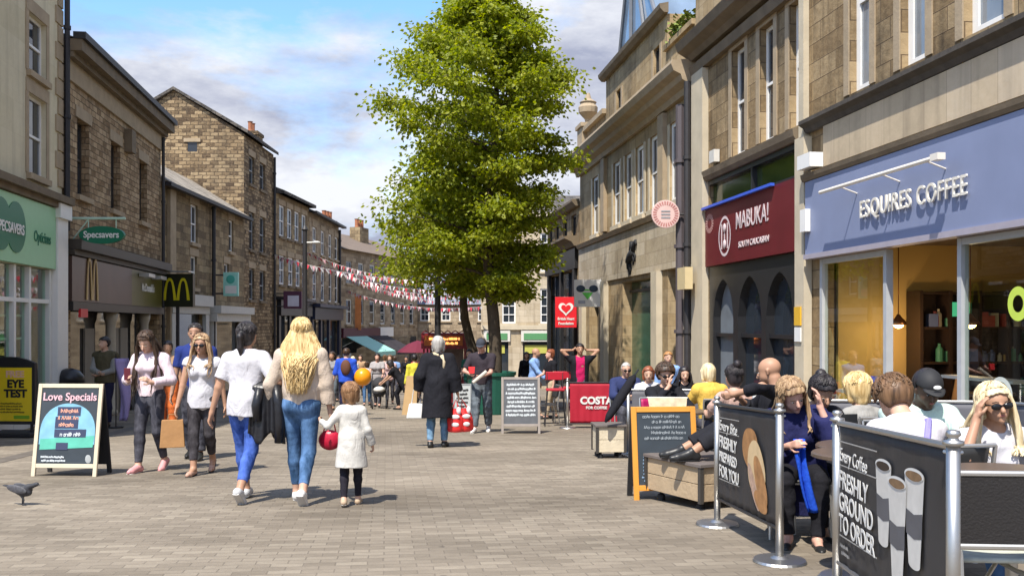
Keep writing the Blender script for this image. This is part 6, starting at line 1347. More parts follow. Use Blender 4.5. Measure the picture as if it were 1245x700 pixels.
# girl reading her phone
j = person(X_(183,11.2), 11.2, 1.70, 172, 'girl in pale pink blouse and grey jeans looking down at her phone', hair=('long', H_DKBR, dict(n=130, len=0.40, front=1, spread=0.9)), top=(PINKB,'shirt',dict(sleeve=1.88, hem=0.0, off=0.016, sl=0.010, fold=0.004)), legs=(GJ,'skinny',1.9), shoes=(PKS,'trainer'), cell=NC,
    pose=dict(hp=32, fr=(0.035,0.10,0.045), fl=(-0.045,-0.11,0.07), pl=28, hr_=(0.075,0.155,0.635), hl_=(-0.085,0.14,0.625), er=(0.7,-0.5,-0.6), el=(-0.7,-0.5,-0.6), wr=(-0.3,0.6,0.45), wl=(0.35,0.6,0.4)))
c = j['w'](j['hands'][1][0]); m = MB(); m.box(-0.036,0.036,-0.004,0.004,-0.07,0.07); m.build('phone_case', flat('dark red case', (0.12,0.02,0.03), 0.3), empty('phone', c+Vector((0,-0.02,0.03)), 'dark phone held by the girl in pink', 'phone', rz=0.2), bevel=0.004)
j = person(X_(246,10.9), 10.9, 1.63, 182, 'fair haired woman in white vest top carrying a brown paper bag', skin=SKINT, hair=('long', H_LTBR, dict(n=90, len=0.20, front=1, spread=0.8)), top=(TEE,'top',dict(sleeve=0.12, hem=0.055, off=0.016, fold=0.004)), legs=(DJ,'skinny',1.75), shoes=(flat('nude pump', (0.50,0.30,0.22), 0.5),'flat'), glasses=True, cell=NC,
    pose=dict(fr=(0.03,0.11,0.045), fl=(-0.03,-0.15,0.09), pl=35, hr_=(0.165,0.07,0.44), hl_=(-0.15,-0.04,0.48), hp=5))
BAGP = j['w'](j['hands'][1][0])
j = person(X_(238,12.7), 12.7, 1.84, 186, 'tall man in navy t-shirt walking behind the woman with the paper bag', skin=SKINB, fem=False, hair=('short', H_DARK, dict(vol=0.006)), top=(NAVY,'tee',dict(sleeve=0.72, hem=0.05)), legs=(GJ,'loose'), shoes=(BKS,'shoe'), cell=0.010, pose=dict(fr=(0.05,-0.08,0.05), fl=(-0.05,0.1,0.045), hr_=(0.16,0.06,0.46)))
j = person(X_(299,8.75), 8.75, 1.665, -2, 'dark haired woman in white t-shirt and bright blue jeans with jacket over her arm', skin=SKINT, hair=('pony', H_DARK, dict(vol=0.010)), top=(TEE,'tee',dict(sleeve=0.70, hem=0.050, off=0.017, loose=0.012, fold=0.0045, sl=0.014)), legs=(BJ,'skinny',1.78), shoes=(flat('grey white trainer', (0.50,0.50,0.50), 0.5),'trainer'), cell=0.0075,
    pose=dict(twist=-4, hy=-8, fl=(-0.030,0.10,0.045), fr=(0.02,-0.17,0.085), pr=42, hl_=(-0.200,-0.01,0.455), hr_=(0.215,0.075,0.60), er=(0.6,-1,-0.5), el=(-0.6,-0.9,-0.1)))
# leather jacket hanging over her forearm
a, b = j['w'](j['elb'][1]), j['w'](j['wri'][1]); org = (a+b)/2+Vector((-0.10,-0.06,0.0)); R = empty('leather_jacket', org, 'black leather jacket draped over the forearm of the dark haired woman', 'jacket')
m = MB(); rg = random.Random(4)
def jk(u, v):
    t = (v-0.5)*2; px_ = 0.13*(u-0.5)*2; fold = 0.035*sin(u*15+1.5*v)+0.02*sin(u*27); side = 1 if t > 0 else -1; dz = -abs(t)**1.3*0.46*(1+0.12*sin(u*9+side)) + 0.055*(1-abs(t))
    return Vector((px_*(1+0.25*abs(t)) - 0.02, side*(0.055+0.03*abs(t))*min(1, abs(t)*6)+fold*0.55*abs(t), dz))
m.grid(jk, 36, 40); jo = m.build('jacket_body', LEATH, R, smooth=True, solid=0.012)
m = MB(); m.tube([(0.06,-0.06,0.02),(0.09,-0.08,-0.15),(0.10,-0.09,-0.33),(0.09,-0.08,-0.50)], [0.045,0.048,0.042,0.038], 12); m.build('jacket_sleeve', LEATH, R, smooth=True)
m = MB(); m.tube([(-0.08,-0.08,0.0),(-0.11,-0.09,-0.16),(-0.10,-0.08,-0.30)], [0.04,0.045,0.04], 12); m.build('jacket_sleeve', LEATH, R, smooth=True)
j = person(X_(366,8.65), 8.65, 1.70, 2, 'woman with very long blonde hair in oatmeal jumper and blue jeans', hair=('long', H_BLOND, dict(n=1100, len=0.31, spread=1.12, vol=0.010, taper=0.75, sr=0.0036, locks=500)), top=(BEIGE,'jumper',dict(sleeve=1.92, hem=0.0, off=0.024, loose=0.028, sl=0.022, fold=0.0045)), legs=(MJ,'skinny',1.82), shoes=(WHT,'trainer'), cell=0.0075,
    pose=dict(hy=0, fl=(-0.035,0.07,0.045), fr=(0.035,-0.15,0.075), pr=48, hr_=(0.155,0.02,0.475), hl_=(-0.16,0.06,0.50), er=(0.7,-0.8,-0.1), el=(-0.8,-0.8,-0.1)))
MUM = j['w'](j['hands'][1][0])
kx, kY = X_(427,8.45), 8.45
j = person(kx, kY, 1.07, 4, 'small girl in long white top and black leggings holding the blonde woman by the hand', kid=True, hair=('bob', hairmat('chestnut hair', (0.16,0.075,0.03), (0.36,0.20,0.10)), dict(vol=0.016)), top=(cloth('soft white', (0.52,0.50,0.46)),'dress',dict(sleeve=1.92, hem=0.20, hemr=0.135, off=0.012, loose=0.012, sl=0.008, fold=0.004)), legs=(cloth('black legging', (0.02,0.018,0.025)),'skinny',1.9), shoes=(BGS,'trainer'), cell=0.0065,
    pose=dict(hy=12, hr=-4, fl=(-0.05,-0.10,0.06), pl=20, fr=(0.05,0.06,0.045), hr_=(0.17,0.03,0.50), hl_=(-0.255,0.06,0.70), el=(-0.2,-1,-0.8), curl=0.8))
# ================================================================ bags and things the walkers carry
def bag_mesh(w, d, h, top=0.85):
    m = MB(); n = 8
    m.hexa([(-w,-d,0),(w,-d,0),(w,d,0),(-w,d,0),(-w*top,-d*0.5,h),(w*top,-d*0.5,h),(w*top,d*0.5,h),(-w*top,d*0.5,h)]); return m
R = empty('paper_bag', BAGP+Vector((-0.03,0,-0.37)), 'brown paper carrier bag in the hand of the woman in the white vest top', 'bag', rz=0.3)
PAP = flat('brown kraft paper', (0.36,0.19,0.075), 0.8, var=0.2, scale=9, bump=0.5, bscale=14)
bag_mesh(0.135,0.075,0.31).build('bag_body', PAP, R, bevel=0.006)
m = MB(); m.tube([(-0.05,0,0.30),(-0.04,0,0.37),(0.04,0,0.37),(0.05,0,0.30)], 0.006, 6); m.build('handle', PAP, R)
R = empty('red_handbag', MUM+Vector((-0.03,0.04,-0.16)), 'small red handbag between the blonde woman and the girl', 'handbag')
m = MB(); m.ell((0,0,0.0), (0.105,0.05,0.095), 18, 12); m.build('bag_body', flat('glossy red leather', (0.45,0.012,0.04), 0.3, bump=0.5, bscale=15), R, smooth=True)
m = MB(); m.tube([(-0.06,0,0.06),(-0.04,0,0.15),(0.04,0,0.15),(0.06,0,0.06)], 0.007, 6); m.build('handle', flat('glossy red leather', (0.45,0.012,0.04)), R)
# ================================================================ other walkers
j = person(X_(128,19.3), 19.3, 1.86, 168, 'young man in olive body warmer and grey sweater with folded arms by the bin', fem=False, hair=('short', H_DARK, dict(vol=0.014)), top=(GREYK,'jumper',dict(sleeve=1.9, hem=0.02, off=0.02)), over=(OLIVE,'body_warmer',dict(off=0.035, hem=0.03, gap=0)), legs=(cloth('dark navy', (0.02,0.02,0.05)),'loose'), shoes=(BKS,'shoe'), cell=0.014, pose=dict(hy=-12, hr_=(-0.02,0.13,0.60), hl_=(0.0,0.10,0.585), er=(1,-0.2,-0.6), el=(-1,-0.2,-0.6), fr=(0.05,-0.05,0.045)))
j = person(X_(204,18.0), 18.0, 1.74, 190, 'woman in tan top and orange trousers partly behind the girl in pink', skin=SKINT, hair=('bun', H_DARK), top=(TANT,'tee',dict(sleeve=0.6)), legs=(ORNG,'loose'), shoes=(BKS,'flat'), cell=0.014, pose=dict(hr_=(0.16,0.05,0.46)))
j = person(X_(421,24), 24, 1.72, 5, 'person in royal blue jacket with brown backpack seen from behind', fem=False, hair=('short', H_DKBR), top=(BLUEJ,'jacket',dict(sleeve=1.2, hem=0.03, off=0.03, loose=0.03)), legs=(cloth('dark navy', (0.02,0.02,0.05)),'loose'), shoes=(BKS,'shoe'), cell=0.016, pose=dict(fr=(0.05,-0.12,0.06), pr=25, hl_=(-0.2,0.02,0.47)))
c = j['w'](np.array([0,-0.17,1.22])); R = empty('backpack', c, 'dark brown backpack on the person in the royal blue jacket', 'backpack'); m = MB(); m.ell((0,0,0), (0.13,0.08,0.2), 14, 10); m.build('bag_body', flat('brown canvas', (0.12,0.05,0.03), 0.8), R, smooth=True)
c = j['w'](j['hands'][1][0]); c = Vector((X_(441,22), 22, CZ+rz(458,22))); R = empty('balloon', c, 'round orange balloon floating over the small girl\'s head', 'balloon'); m = MB()
m.ell((0,0,0), (0.2,0.2,0.21), 20, 14); m.lathe((0,0,-0.24), [(0.03,0),(0.01,0.03)], 8); m.build('balloon_skin', flat('orange rubber', (0.80,0.30,0.01), 0.3, var=0.15, scale=4), R, smooth=True)
m = MB(); m.tube([(0,0,-0.22),(-0.1,0.3,-0.5),(-0.25,1.0,-0.62)], 0.004, 4); m.build('string', OFFW, R)
j = person(X_(532,14.5), 14.5, 1.72, -6, 'older woman in long black coat with a beige scarf walking away with carrier bags', hair=('bob', H_GREY, dict(vol=0.014)), top=(BLK,'coat',dict(sleeve=1.9, hem=0.26, hemr=0.135, off=0.045, loose=0.05, sl=0.03, fold=0.005)), legs=(LJ,'slim',1.95), shoes=(BKS,'shoe'), cell=0.011, pose=dict(lean=4, fr=(0.055,0.03,0.045), fl=(-0.055,-0.06,0.05), hr_=(0.185,0.02,0.45), hl_=(-0.17,0.02,0.50)))
c = j['w'](j['neck']); R = empty('scarf', c, 'beige scarf round the neck of the woman in the black coat', 'scarf'); m = MB()
m.tube([Vector((0.09*cos(t),0.075*sin(t)+0.0,0.015*sin(2*t))) for t in [k*2*pi/16 for k in range(17)]], 0.035, 8); m.tube([(0.06,-0.08,0),(0.10,-0.11,-0.1),(0.09,-0.12,-0.24)], [0.035,0.03,0.02], 8); m.build('scarf_cloth', cloth('beige scarf', (0.55,0.45,0.30)), R, smooth=True)
HB = j['w'](j['hands'][1][0]); HL = j['w'](j['hands'][-1][0])
RW = flat('red plastic bag', (0.68,0.03,0.03), 0.4, var=0.08); WP = flat('white plastic bag', (0.70,0.68,0.68), 0.4)
for k, (dx, dy) in enumerate(((-0.055,0.0),(0.085,0.08))):
    R = empty('carrier_bag', HB+Vector((dx,dy,-0.50)), ['red and white plastic carrier bag nearest the leg of the woman in the black coat','red and white plastic carrier bag swinging outermost from the black coat'][k], 'bag', 'red and white carrier bags', rz=0.4*k)
    m = MB(); rg = random.Random(k)
    def bg(u, v): 
        a = u*2*pi; r = 0.125*(1-0.55*max(0,v-0.55)/0.45)*(0.75 if v < 0.05 else 1)*(1+0.1*sin(3*a+k)+0.07*sin(7*a+9*v)); return Vector((r*cos(a), 0.55*r*sin(a), 0.36*v))
    m.grid(bg, 22, 12); m.build('bag_body', RW, R, smooth=True)
    m = MB(); 
    for (z, w_) in ((0.24,0.07),(0.12,0.06)): m.ell((0,-0.070,z), (w_,0.012,0.035), 12, 6)
    m.ell((0.05,-0.03,0.33), (0.04,0.03,0.06), 8, 6); m.build('print', WP, R, smooth=True)
    m = MB(); m.tube([(-0.05,0,0.35),(-0.02-dx*0.5,-dy*0.4,0.50),(0.05,0,0.35)], 0.012, 6); m.build('handle', RW, R)
R = empty('white_handbag', HL+Vector((-0.04,0.0,-0.33)), 'white handbag hanging at the left side of the woman in the black coat', 'handbag'); bag_mesh(0.15,0.07,0.23,0.7).build('bag_body', flat('white leather', (0.62,0.61,0.58), 0.5), R, bevel=0.02)
m = MB(); m.tube([(-0.07,0,0.22),(-0.04,0.0,0.44),(0.05,0,0.44),(0.07,0,0.22)], 0.008, 6); m.build('strap', flat('white leather', (0.62,0.61,0.58)), R)
j = person(X_(586,17.8), 17.8, 1.80, 172, 'man in grey cap, dark shirt and washed jeans looking down at what he holds', skin=SKINP, fem=False, hair=('short', H_DKBR), cap=cloth('charcoal cap', (0.05,0.055,0.07)), top=(cloth('dark maroon grey', (0.04,0.032,0.04)),'tee',dict(sleeve=0.8, hem=0.02, off=0.02)), legs=(GRJ,'loose'), shoes=(WHT,'trainer'), cell=0.012, pose=dict(hp=22, fr=(0.06,0.12,0.045), fl=(-0.05,-0.12,0.06), pl=20, hr_=(0.10,0.17,0.62), hl_=(-0.01,0.16,0.585), er=(0.8,-0.6,-0.5), el=(-0.8,-0.6,-0.5)))
c = j['w'](j['hands'][-1][0]); R = empty('folded_newspaper', c+Vector((0.1,-0.03,0.02)), 'folded newspaper under the arm of the man in the grey cap', 'newspaper', rz=0.3); m = MB(); m.tube([(-0.16,0,-0.08),(0.1,0,0.12)], [0.03,0.035], 10); m.build('paper', flat('newsprint', (0.55,0.50,0.42), 0.8), R)
c = j['w'](j['hands'][1][0]); R = empty('snack', c+Vector((0,-0.02,0.03)), 'small red snack carton in the hand of the man in the grey cap', 'snack'); bag_mesh(0.05,0.03,0.12,1.2).build('carton', RW, R)
LBL = [("woman in black dress bending forward with one leg back", X_(487,27), 27, 1.66, 75, BLK, BLK, H_DARK, dict(lean=38, fl=(-0.05,-0.30,0.05), fr=(0.05,0.05,0.045), hp=-10, hr_=(0.05,0.35,0.45), hl_=(-0.05,0.35,0.45), pelvis=(0,-0.05,0.47))),
  ("person in bright yellow top holding a long cardboard sheet", X_(504,25), 25, 1.58, 20, YEL, GJ, H_DARK, dict(hr_=(0.1,0.15,0.5))),
  ("dark haired woman in black and white top behind the pushchair", X_(459,29), 29, 1.66, 178, cloth('white and black', (0.35,0.33,0.34)), GJ, H_DARK, dict(hr_=(0.12,0.2,0.56), hl_=(-0.12,0.2,0.56))),
  ("woman in pale pink shirt beside the pushchair", X_(474,31), 31, 1.64, 185, cloth('pale rose', (0.55,0.38,0.38)), GJ, H_BROWN, dict()),
  ("person in grey top near the navy shopfront", X_(404,27), 27, 1.68, 170, cloth('mid grey', (0.25,0.25,0.27)), GRJ, H_DKBR, dict()),
  ("child in white t-shirt walking near the teal awning", X_(446,30), 30, 1.40, 5, TEE, MJ, H_DKBR, dict()),
  ("person in dark green jacket beside the kiosk", X_(571,26.5), 26.5, 1.74, 160, cloth('dark green', (0.02,0.10,0.07)), GJ, H_DARK, dict()),
  ("bald man in light blue shirt turned towards the high chairs", X_(650,23.0), 23.0, 1.72, 250, SKYB, cloth('beige chino', (0.42,0.33,0.22)), None, dict(hr_=(0.1,0.2,0.55))),
  ("auburn haired woman in black jacket beside the man in the light blue shirt", X_(670,22.4), 22.4, 1.66, 110, BLK, cloth('beige chino', (0.42,0.33,0.22)), hairmat('auburn hair', (0.13,0.035,0.015), (0.34,0.11,0.05)), dict(hr_=(0.1,0.2,0.58))),
  ("man in sand coloured coat far down the street", X_(438,40), 40, 1.75, 190, TANT, GJ, H_DKBR, dict()),
  ("woman in white top far down the street by the awning", X_(429,37), 37, 1.65, 10, TEE, DJ, H_PALE, dict()),
  ("person in maroon jumper near the red kiosk", X_(507,35), 35, 1.70, 175, CRIM, GJ, H_DARK, dict()),
  ("person in pale blue shirt near the pale door at the far end", X_(480,42), 42, 1.72, 3, SKYB, GJ, H_DKBR, dict()),
  ("person in black walking by the far stone terrace", X_(494,45), 45, 1.74, 180, BLK, GJ, H_DARK, dict()),
  ("person in grey hoodie in the far crowd by the pushchair", X_(468,38), 38, 1.72, 5, GREYK, MJ, H_BROWN, dict()),
  ("person in dark coat outside the cream stone building", X_(640,33), 33, 1.76, 185, BLK, GJ, H_DKBR, dict()),
  ("woman in peach top walking by the plum shopfront", X_(412,33), 33, 1.64, 176, PEACH, GJ, H_DARK, dict())]
for i, (lb, x, Y, h, f, t, l, hr, ps) in enumerate(LBL):
    ps = dict(dict(fr=(0.05,0.09 if i % 2 else -0.09,0.05), fl=(-0.05,-0.09 if i % 2 else 0.09,0.05)), **ps)
    person(x, Y, h, f, lb, skin=(SKIN,SKINT,SKINP)[i % 3], fem=('man' not in lb.split()), hair=('bald', None) if hr is None else (('bob','short','bun')[i % 3], hr), top=(t,'top',dict(sleeve=(0.6,1.9)[i % 2], hem=0.03, off=0.018)), legs=(l,'slim'), shoes=(BKS,'flat'), cell=0.018 if Y < 28 else 0.024, pose=ps)
# cardboard sheet, pushchair
org = Vector((X_(499,24.3), 24.3, G(24.3))); R = empty('cardboard_sheet', org, 'tall tan cardboard sheet leaning beside the person in yellow', 'cardboard', rz=0.25)
m = MB(); m.hexa([(-0.22,0,0),(0.14,0,0),(0.14,0.03,0),(-0.22,0.03,0),(-0.05,0.30,0.98),(0.22,0.30,0.98),(0.22,0.33,0.98),(-0.05,0.33,0.98)]); m.build('sheet', flat('tan cardboard', (0.42,0.28,0.14), 0.9), R)
m = MB(); m.hexa([(0.14,0,0),(0.16,0.12,0),(0.17,0.12,0),(0.15,0.0,0),(0.22,0.30,0.98),(0.27,0.4,0.98),(0.28,0.4,0.98),(0.23,0.3,0.98)]); m.build('side_flap', flat('tan cardboard', (0.42,0.28,0.14)), R)
org = Vector((X_(461,28), 28.0, G(28.0))); R = empty('pushchair', org, 'dark pushchair with pale blanket in the middle of the street', 'pushchair', rz=0.15)
m = MB(); m.tube([(-0.2,0.5,1.0),(-0.22,-0.1,0.35),(-0.2,-0.4,0.15)], 0.018, 6); m.tube([(0.2,0.5,1.0),(0.22,-0.1,0.35),(0.2,-0.4,0.15)], 0.018, 6); m.tube([(-0.2,0.5,1.0),(0.2,0.5,1.0)], 0.02, 6); m.tube([(-0.22,0.0,0.4),(-0.22,0.3,0.15)], 0.016, 6); m.tube([(0.22,0.0,0.4),(0.22,0.3,0.15)], 0.016, 6); m.build('frame', BLACKP, R)
for (wx, wy) in ((-0.24,0.3),(0.24,0.3),(-0.2,-0.4),(0.2,-0.4)):
    m = MB(); m.tube([(wx-0.02,wy,0.12),(wx+0.02,wy,0.12)], 0.12, 14); m.build('wheel', BLACKM, R)
m = MB(); m.ell((0,-0.05,0.5), (0.2,0.28,0.16), 14, 8); m.build('seat', flat('charcoal fabric', (0.04,0.04,0.045), 0.9), R, smooth=True)
m = MB(); m.ell((0,0.12,0.72), (0.2,0.22,0.2), 14, 8); m.build('hood', flat('charcoal fabric', (0.04,0.04,0.045)), R, smooth=True)
m = MB(); m.ell((0,-0.16,0.56), (0.17,0.2,0.1), 14, 8); m.build('blanket', flat('pale blanket', (0.6,0.58,0.55), 0.9), R, smooth=True)
# ================================================================ signs on the ground
def scribble(F, u0, u1, z0, z1, d, rows, seed, th=0.006, fill=0.8, m=None):
    """rows of small chalk-like letter strokes"""
    m = m or MB(); rr = random.Random(seed); rh = (z1-z0)/rows; lh = rh*0.55
    for r in range(rows):
        z = z1 - (r+0.85)*rh; u = u0 + (u1-u0)*(1-fill)*rr.random(); ue = u1-(u1-u0)*(1-fill)*rr.random()
        while u < ue:
            w = lh*rr.uniform(0.3,0.6); k = rr.randrange(4)
            if k == 0: segs = [((0,0),(0,1)),((0,1),(1,0.5)),((1,0.5),(0,0.1))]
            elif k == 1: segs = [((0,0),(0.5,1)),((0.5,1),(1,0))]
            elif k == 2: segs = [((0,0),(0,0.7)),((0,0.6),(1,0.6)),((1,0.6),(1,0))]
            else: segs = [((0,0),(1,0)),((1,0),(1,0.6)),((1,0.6),(0,0.6)),((0,0.6),(0,0))]
            for (a, b) in segs:
                p, q = Vector((u+a[0]*w, z+a[1]*lh)), Vector((u+b[0]*w, z+b[1]*lh)); t = (q-p); 
                if t.length < 1e-6: continue
                n_ = Vector((-t.y, t.x)).normalized()*th/2
                m.quad(F(p.x-n_.x, p.y-n_.y, d), F(q.x-n_.x, q.y-n_.y, d), F(q.x+n_.x, q.y+n_.y, d), F(p.x+n_.x, p.y+n_.y, d))
            u += w*1.35 + (lh*0.4 if rr.random() < 0.2 else 0)
    return m
CHALK = flat('white chalk', (0.62,0.66,0.68), 0.9); SLB = flat('blackboard', (0.035,0.045,0.055), 0.55, var=0.35, scale=5)
def aboard(name, label, px, Y, w, h, rz_, fm, bm, leg=0.10, tilt=0.16, fw=0.045, cat='sign board'):
    org = Vector((X_(px, Y), Y, G(Y))); R = empty(name, org, label, cat, None, rz_)
    F = lambda u, z, d=0.0: Vector((u, -d + tilt*h*(z/h) - tilt*h, z))      # front panel leans back; foot forward
    def bar(m, u0, u1, z0, z1, d0, d1): m.hexa([F(u0,z0,d1),F(u1,z0,d1),F(u1,z0,d0),F(u0,z0,d0),F(u0,z1,d1),F(u1,z1,d1),F(u1,z1,d0),F(u0,z1,d0)])
    m = MB(); a = -w/2
    bar(m, a, a+fw, 0, h, -0.015, 0.015); bar(m, -a-fw, -a, 0, h, -0.015, 0.015); bar(m, a+fw, -a-fw, h-fw, h, -0.014, 0.014); bar(m, a+fw, -a-fw, leg, leg+fw, -0.014, 0.014); m.build('front_frame', fm, R, bevel=0.004)
    m = MB(); bar(m, a+fw, -a-fw, leg+fw, h-fw, -0.008, 0.004); p = m.build('board', bm, R)
    m = MB()
    def bk(u0, u1, z0, z1): m.hexa([(u0, tilt*h*(1-z0/h)+0.0, z0),(u1, tilt*h*(1-z0/h), z0),(u1, tilt*h*(1-z0/h)+0.03, z0),(u0, tilt*h*(1-z0/h)+0.03, z0),(u0, tilt*h*(1-z1/h), z1),(u1, tilt*h*(1-z1/h), z1),(u1, tilt*h*(1-z1/h)+0.03, z1),(u0, tilt*h*(1-z1/h)+0.03, z1)])
    bk(a, a+fw, 0, h-0.03); bk(-a-fw, -a, 0, h-0.03); bk(a+fw, -a-fw, leg, h-0.05); m.build('back_frame', fm if bm is not SLB else BLACKM, R)
    return R, F, p
def btext(R, p, F, body, u, z, size, mat, h, tilt=0.16, **kw):
    q = F(u, z, 0.009); return text(p, body, size, mat, q, (pi/2-math.atan(tilt), 0, 0), **kw)
WD = flat('pale bare wood', (0.60,0.52,0.38), 0.6, var=0.15, scale=6)
R, F, p = aboard('chalkboard_sign', 'pale framed pavement board with a painted blue and green bell shape', 87, 10.85, 0.76, 1.04, -0.06, WD, SLB, leg=0.10)
m = MB(); n = 24
BLP = flat('chalk blue', (0.20,0.42,0.55), 0.85, var=0.35, scale=9); GRP = flat('chalk green', (0.10,0.42,0.32), 0.85, var=0.3, scale=9); NVP = flat('dark chalk panel', (0.04,0.05,0.10), 0.8)
pts = [F(0.325*cos(pi*k/n)*1.0, 0.46+0.36*sin(pi*k/n)**0.8, 0.006) for k in range(n+1)]; m.raw(pts+[F(-0.325,0.36,0.006),F(0.325,0.36,0.006)], [tuple(range(n+1))+(n+1,n+2)]); m.build('painting', BLP, p)
m = MB(); m.quad(F(-0.31,0.30,0.008),F(0.31,0.33,0.008),F(0.32,0.46,0.008),F(-0.31,0.42,0.008)); m.build('painting', GRP, p)
for (u0,u1,z0,z1) in ((-0.13,0.14,0.68,0.78),(-0.15,0.12,0.54,0.67),(-0.15,0.22,0.44,0.53),(-0.12,0.02,0.30,0.38)): m = MB(); m.quad(F(u0,z0,0.010),F(u1,z0,0.010),F(u1,z1,0.010),F(u0,z1,0.010)); m.build('painted_panel', NVP, p)
PC = flat('pink chalk', (0.66,0.42,0.46), 0.9)
btext(R, p, F, 'Love Specials', 0.0, 0.89, 0.125, PC, 1.04, bold=0.002, sx=0.95)
m = scribble(F, -0.12, 0.13, 0.55, 0.78, 0.013, 3, 5, 0.008); m.build('chalk_writing', flat('salmon chalk', (0.70,0.36,0.26), 0.9), p)
m = scribble(F, -0.13, 0.20, 0.44, 0.52, 0.013, 1, 6, 0.008); scribble(F, -0.3, 0.0, 0.165, 0.245, 0.013, 2, 7, 0.008, m=m); m.build('chalk_writing', CHALK, p)
m = MB(); m.ell(F(0.27,0.20,0.01), (0.035,0.004,0.05), 10, 6); m.build('painting', flat('grey chalk', (0.4,0.42,0.42), 0.9), p)
# big chalkboard, centre
R, F, p = aboard('chalkboard_sign', 'grey framed pavement chalkboard full of white handwriting in the middle distance', 633, 17.6, 0.72, 1.04, 0.02, flat('weathered grey wood', (0.30,0.26,0.23), 0.8, var=0.2), flat('grey blackboard', (0.10,0.105,0.115), 0.7, var=0.3), leg=0.14)
m = scribble(F, -0.28, 0.28, 0.32, 0.95, 0.010, 8, 12, 0.014, fill=0.92); m.build('chalk_writing', CHALK, p)
# orange framed board by the planter
R, F, p = aboard('chalkboard_sign', 'orange framed blackboard with faint chalk notes beside the wooden planter', 806, 8.95, 0.62, 0.86, 0.10, flat('orange stained wood', (0.62,0.27,0.04), 0.45, var=0.15, scale=6), SLB, leg=0.09, fw=0.05)
m = scribble(F, -0.22, 0.23, 0.55, 0.80, 0.010, 5, 21, 0.005, fill=0.75); m.build('chalk_writing', flat('faded chalk', (0.28,0.31,0.33), 0.9), p)
m = scribble(F, -0.23, 0.0, 0.17, 0.42, 0.010, 8, 22, 0.005, fill=0.9); m.build('chalk_writing', flat('blue grey chalk', (0.22,0.32,0.45), 0.9), p)
R, F, p = aboard('menu_board', 'small pale grey menu board standing in front of the red kiosk', 562, 24.0, 0.46, 0.80, 0.1, flat('grey board frame', (0.25,0.26,0.27), 0.6), flat('pale menu sheet', (0.40,0.42,0.42), 0.6), leg=0.05, fw=0.03)
m = scribble(F, -0.16, 0.16, 0.2, 0.7, 0.010, 5, 31, 0.018); m.build('printing', BLACKM, p)
# eye test swing sign
Y = 16.7; org = Vector((X_(12, Y), Y, G(Y))); R = empty('swing_sign', org, 'yellow eye test poster in a black rounded pavement sign by the optician', 'sign board', rz=-0.05)
m = MB(); m.box(-0.47,0.47,-0.04,0.04,0.22,1.30)
n = 12
for k in range(n):
    a0, a1 = k/n*2-1, (k+1)/n*2-1; z = lambda t: 1.30+0.11*(1-t*t); m.hexa([(0.47*a0,-0.04,1.299),(0.47*a1,-0.04,1.299),(0.47*a1,0.04,1.299),(0.47*a0,0.04,1.299),(0.47*a0,-0.04,z(a0)),(0.47*a1,-0.04,z(a1)),(0.47*a1,0.04,z(a1)),(0.47*a0,0.04,z(a0))])
m.build('sign_frame', BLACKP, R)
m = MB(); m.box(-0.42,0.42,-0.048,-0.041,0.28,1.22); p = m.build('poster', flat('bright yellow poster', (0.85,0.62,0.02), 0.5, var=0.04), R)
text(p, 'FREE', 0.16, flat('pale orange print', (0.80,0.50,0.35), 0.6), (0.12,-0.052,1.10), (pi/2,0,0), bold=0.006)
text(p, 'EYE', 0.19, BLACKM, (0.13,-0.052,0.93), (pi/2,0,0), bold=0.008); text(p, 'TEST', 0.19, BLACKM, (0.13,-0.052,0.76), (pi/2,0,0), bold=0.008)
fl_ = lambda u, z, d=0: Vector((u, -0.049-d*0.3, z))
scribble(fl_, -0.3, 0.32, 0.42, 0.62, 0.01, 4, 3, 0.012).build('small_print', flat('ochre print', (0.30,0.22,0.02), 0.6), p)
m = MB(); m.box(0.1,0.38,-0.052,-0.049,0.32,0.38); m.build('logo_strip', flat('green print', (0.2,0.4,0.02), 0.5), p)
m = MB(); m.box(-0.55,0.55,-0.32,0.32,0.02,0.09); m.tube([(-0.4,0,0.08),(-0.4,0,0.25)], 0.03, 8); m.tube([(0.4,0,0.08),(0.4,0,0.25)], 0.03, 8); m.build('base', BLACKM, R, bevel=0.03)
# litter bin and flag
Y = 19.9; org = Vector((X_(90,Y)-0.1, Y, G(Y))); R = empty('litter_bin', org, 'black dome topped litter bin beside the eye test sign', 'bin')
m = MB(); m.lathe((0,0,0), [(0.26,0),(0.28,0.03),(0.29,0.8),(0.31,0.82),(0.31,0.9)], 20); m.build('bin_body', BLACKP, R)
m = MB(); m.lathe((0,0,0.9), [(0.31,0),(0.29,0.14),(0.2,0.25),(0.06,0.3)], 20); m.build('dome', BLACKP, R, smooth=True)
m = MB(); m.box(-0.08,0.08,-0.30,-0.288,0.55,0.67); m.build('emblem', WHITE, R)
Y = 19.0; org = Vector((X_(150,Y), Y, G(Y))); R = empty('feather_flag', org, 'narrow purple and white promotional flag behind the man in the body warmer', 'flag')
m = MB(); m.grid(lambda u, v: Vector((0.14*(u-0.5)*2*(0.6+0.4*v)+0.03*sin(v*5), 0.04*sin(u*6+v*4), 0.15+1.25*v)), 8, 16); m.build('flag_cloth', cloth('lilac', (0.35,0.28,0.50)), R, smooth=True, solid=0.008)
m = MB(); m.tube([(-0.15,0,0),(-0.15,0,1.5)], 0.012, 6); m.lathe((-0.15,0,0), [(0.14,0),(0.14,0.03),(0.02,0.04)], 14); m.build('pole', BLACKP, R)
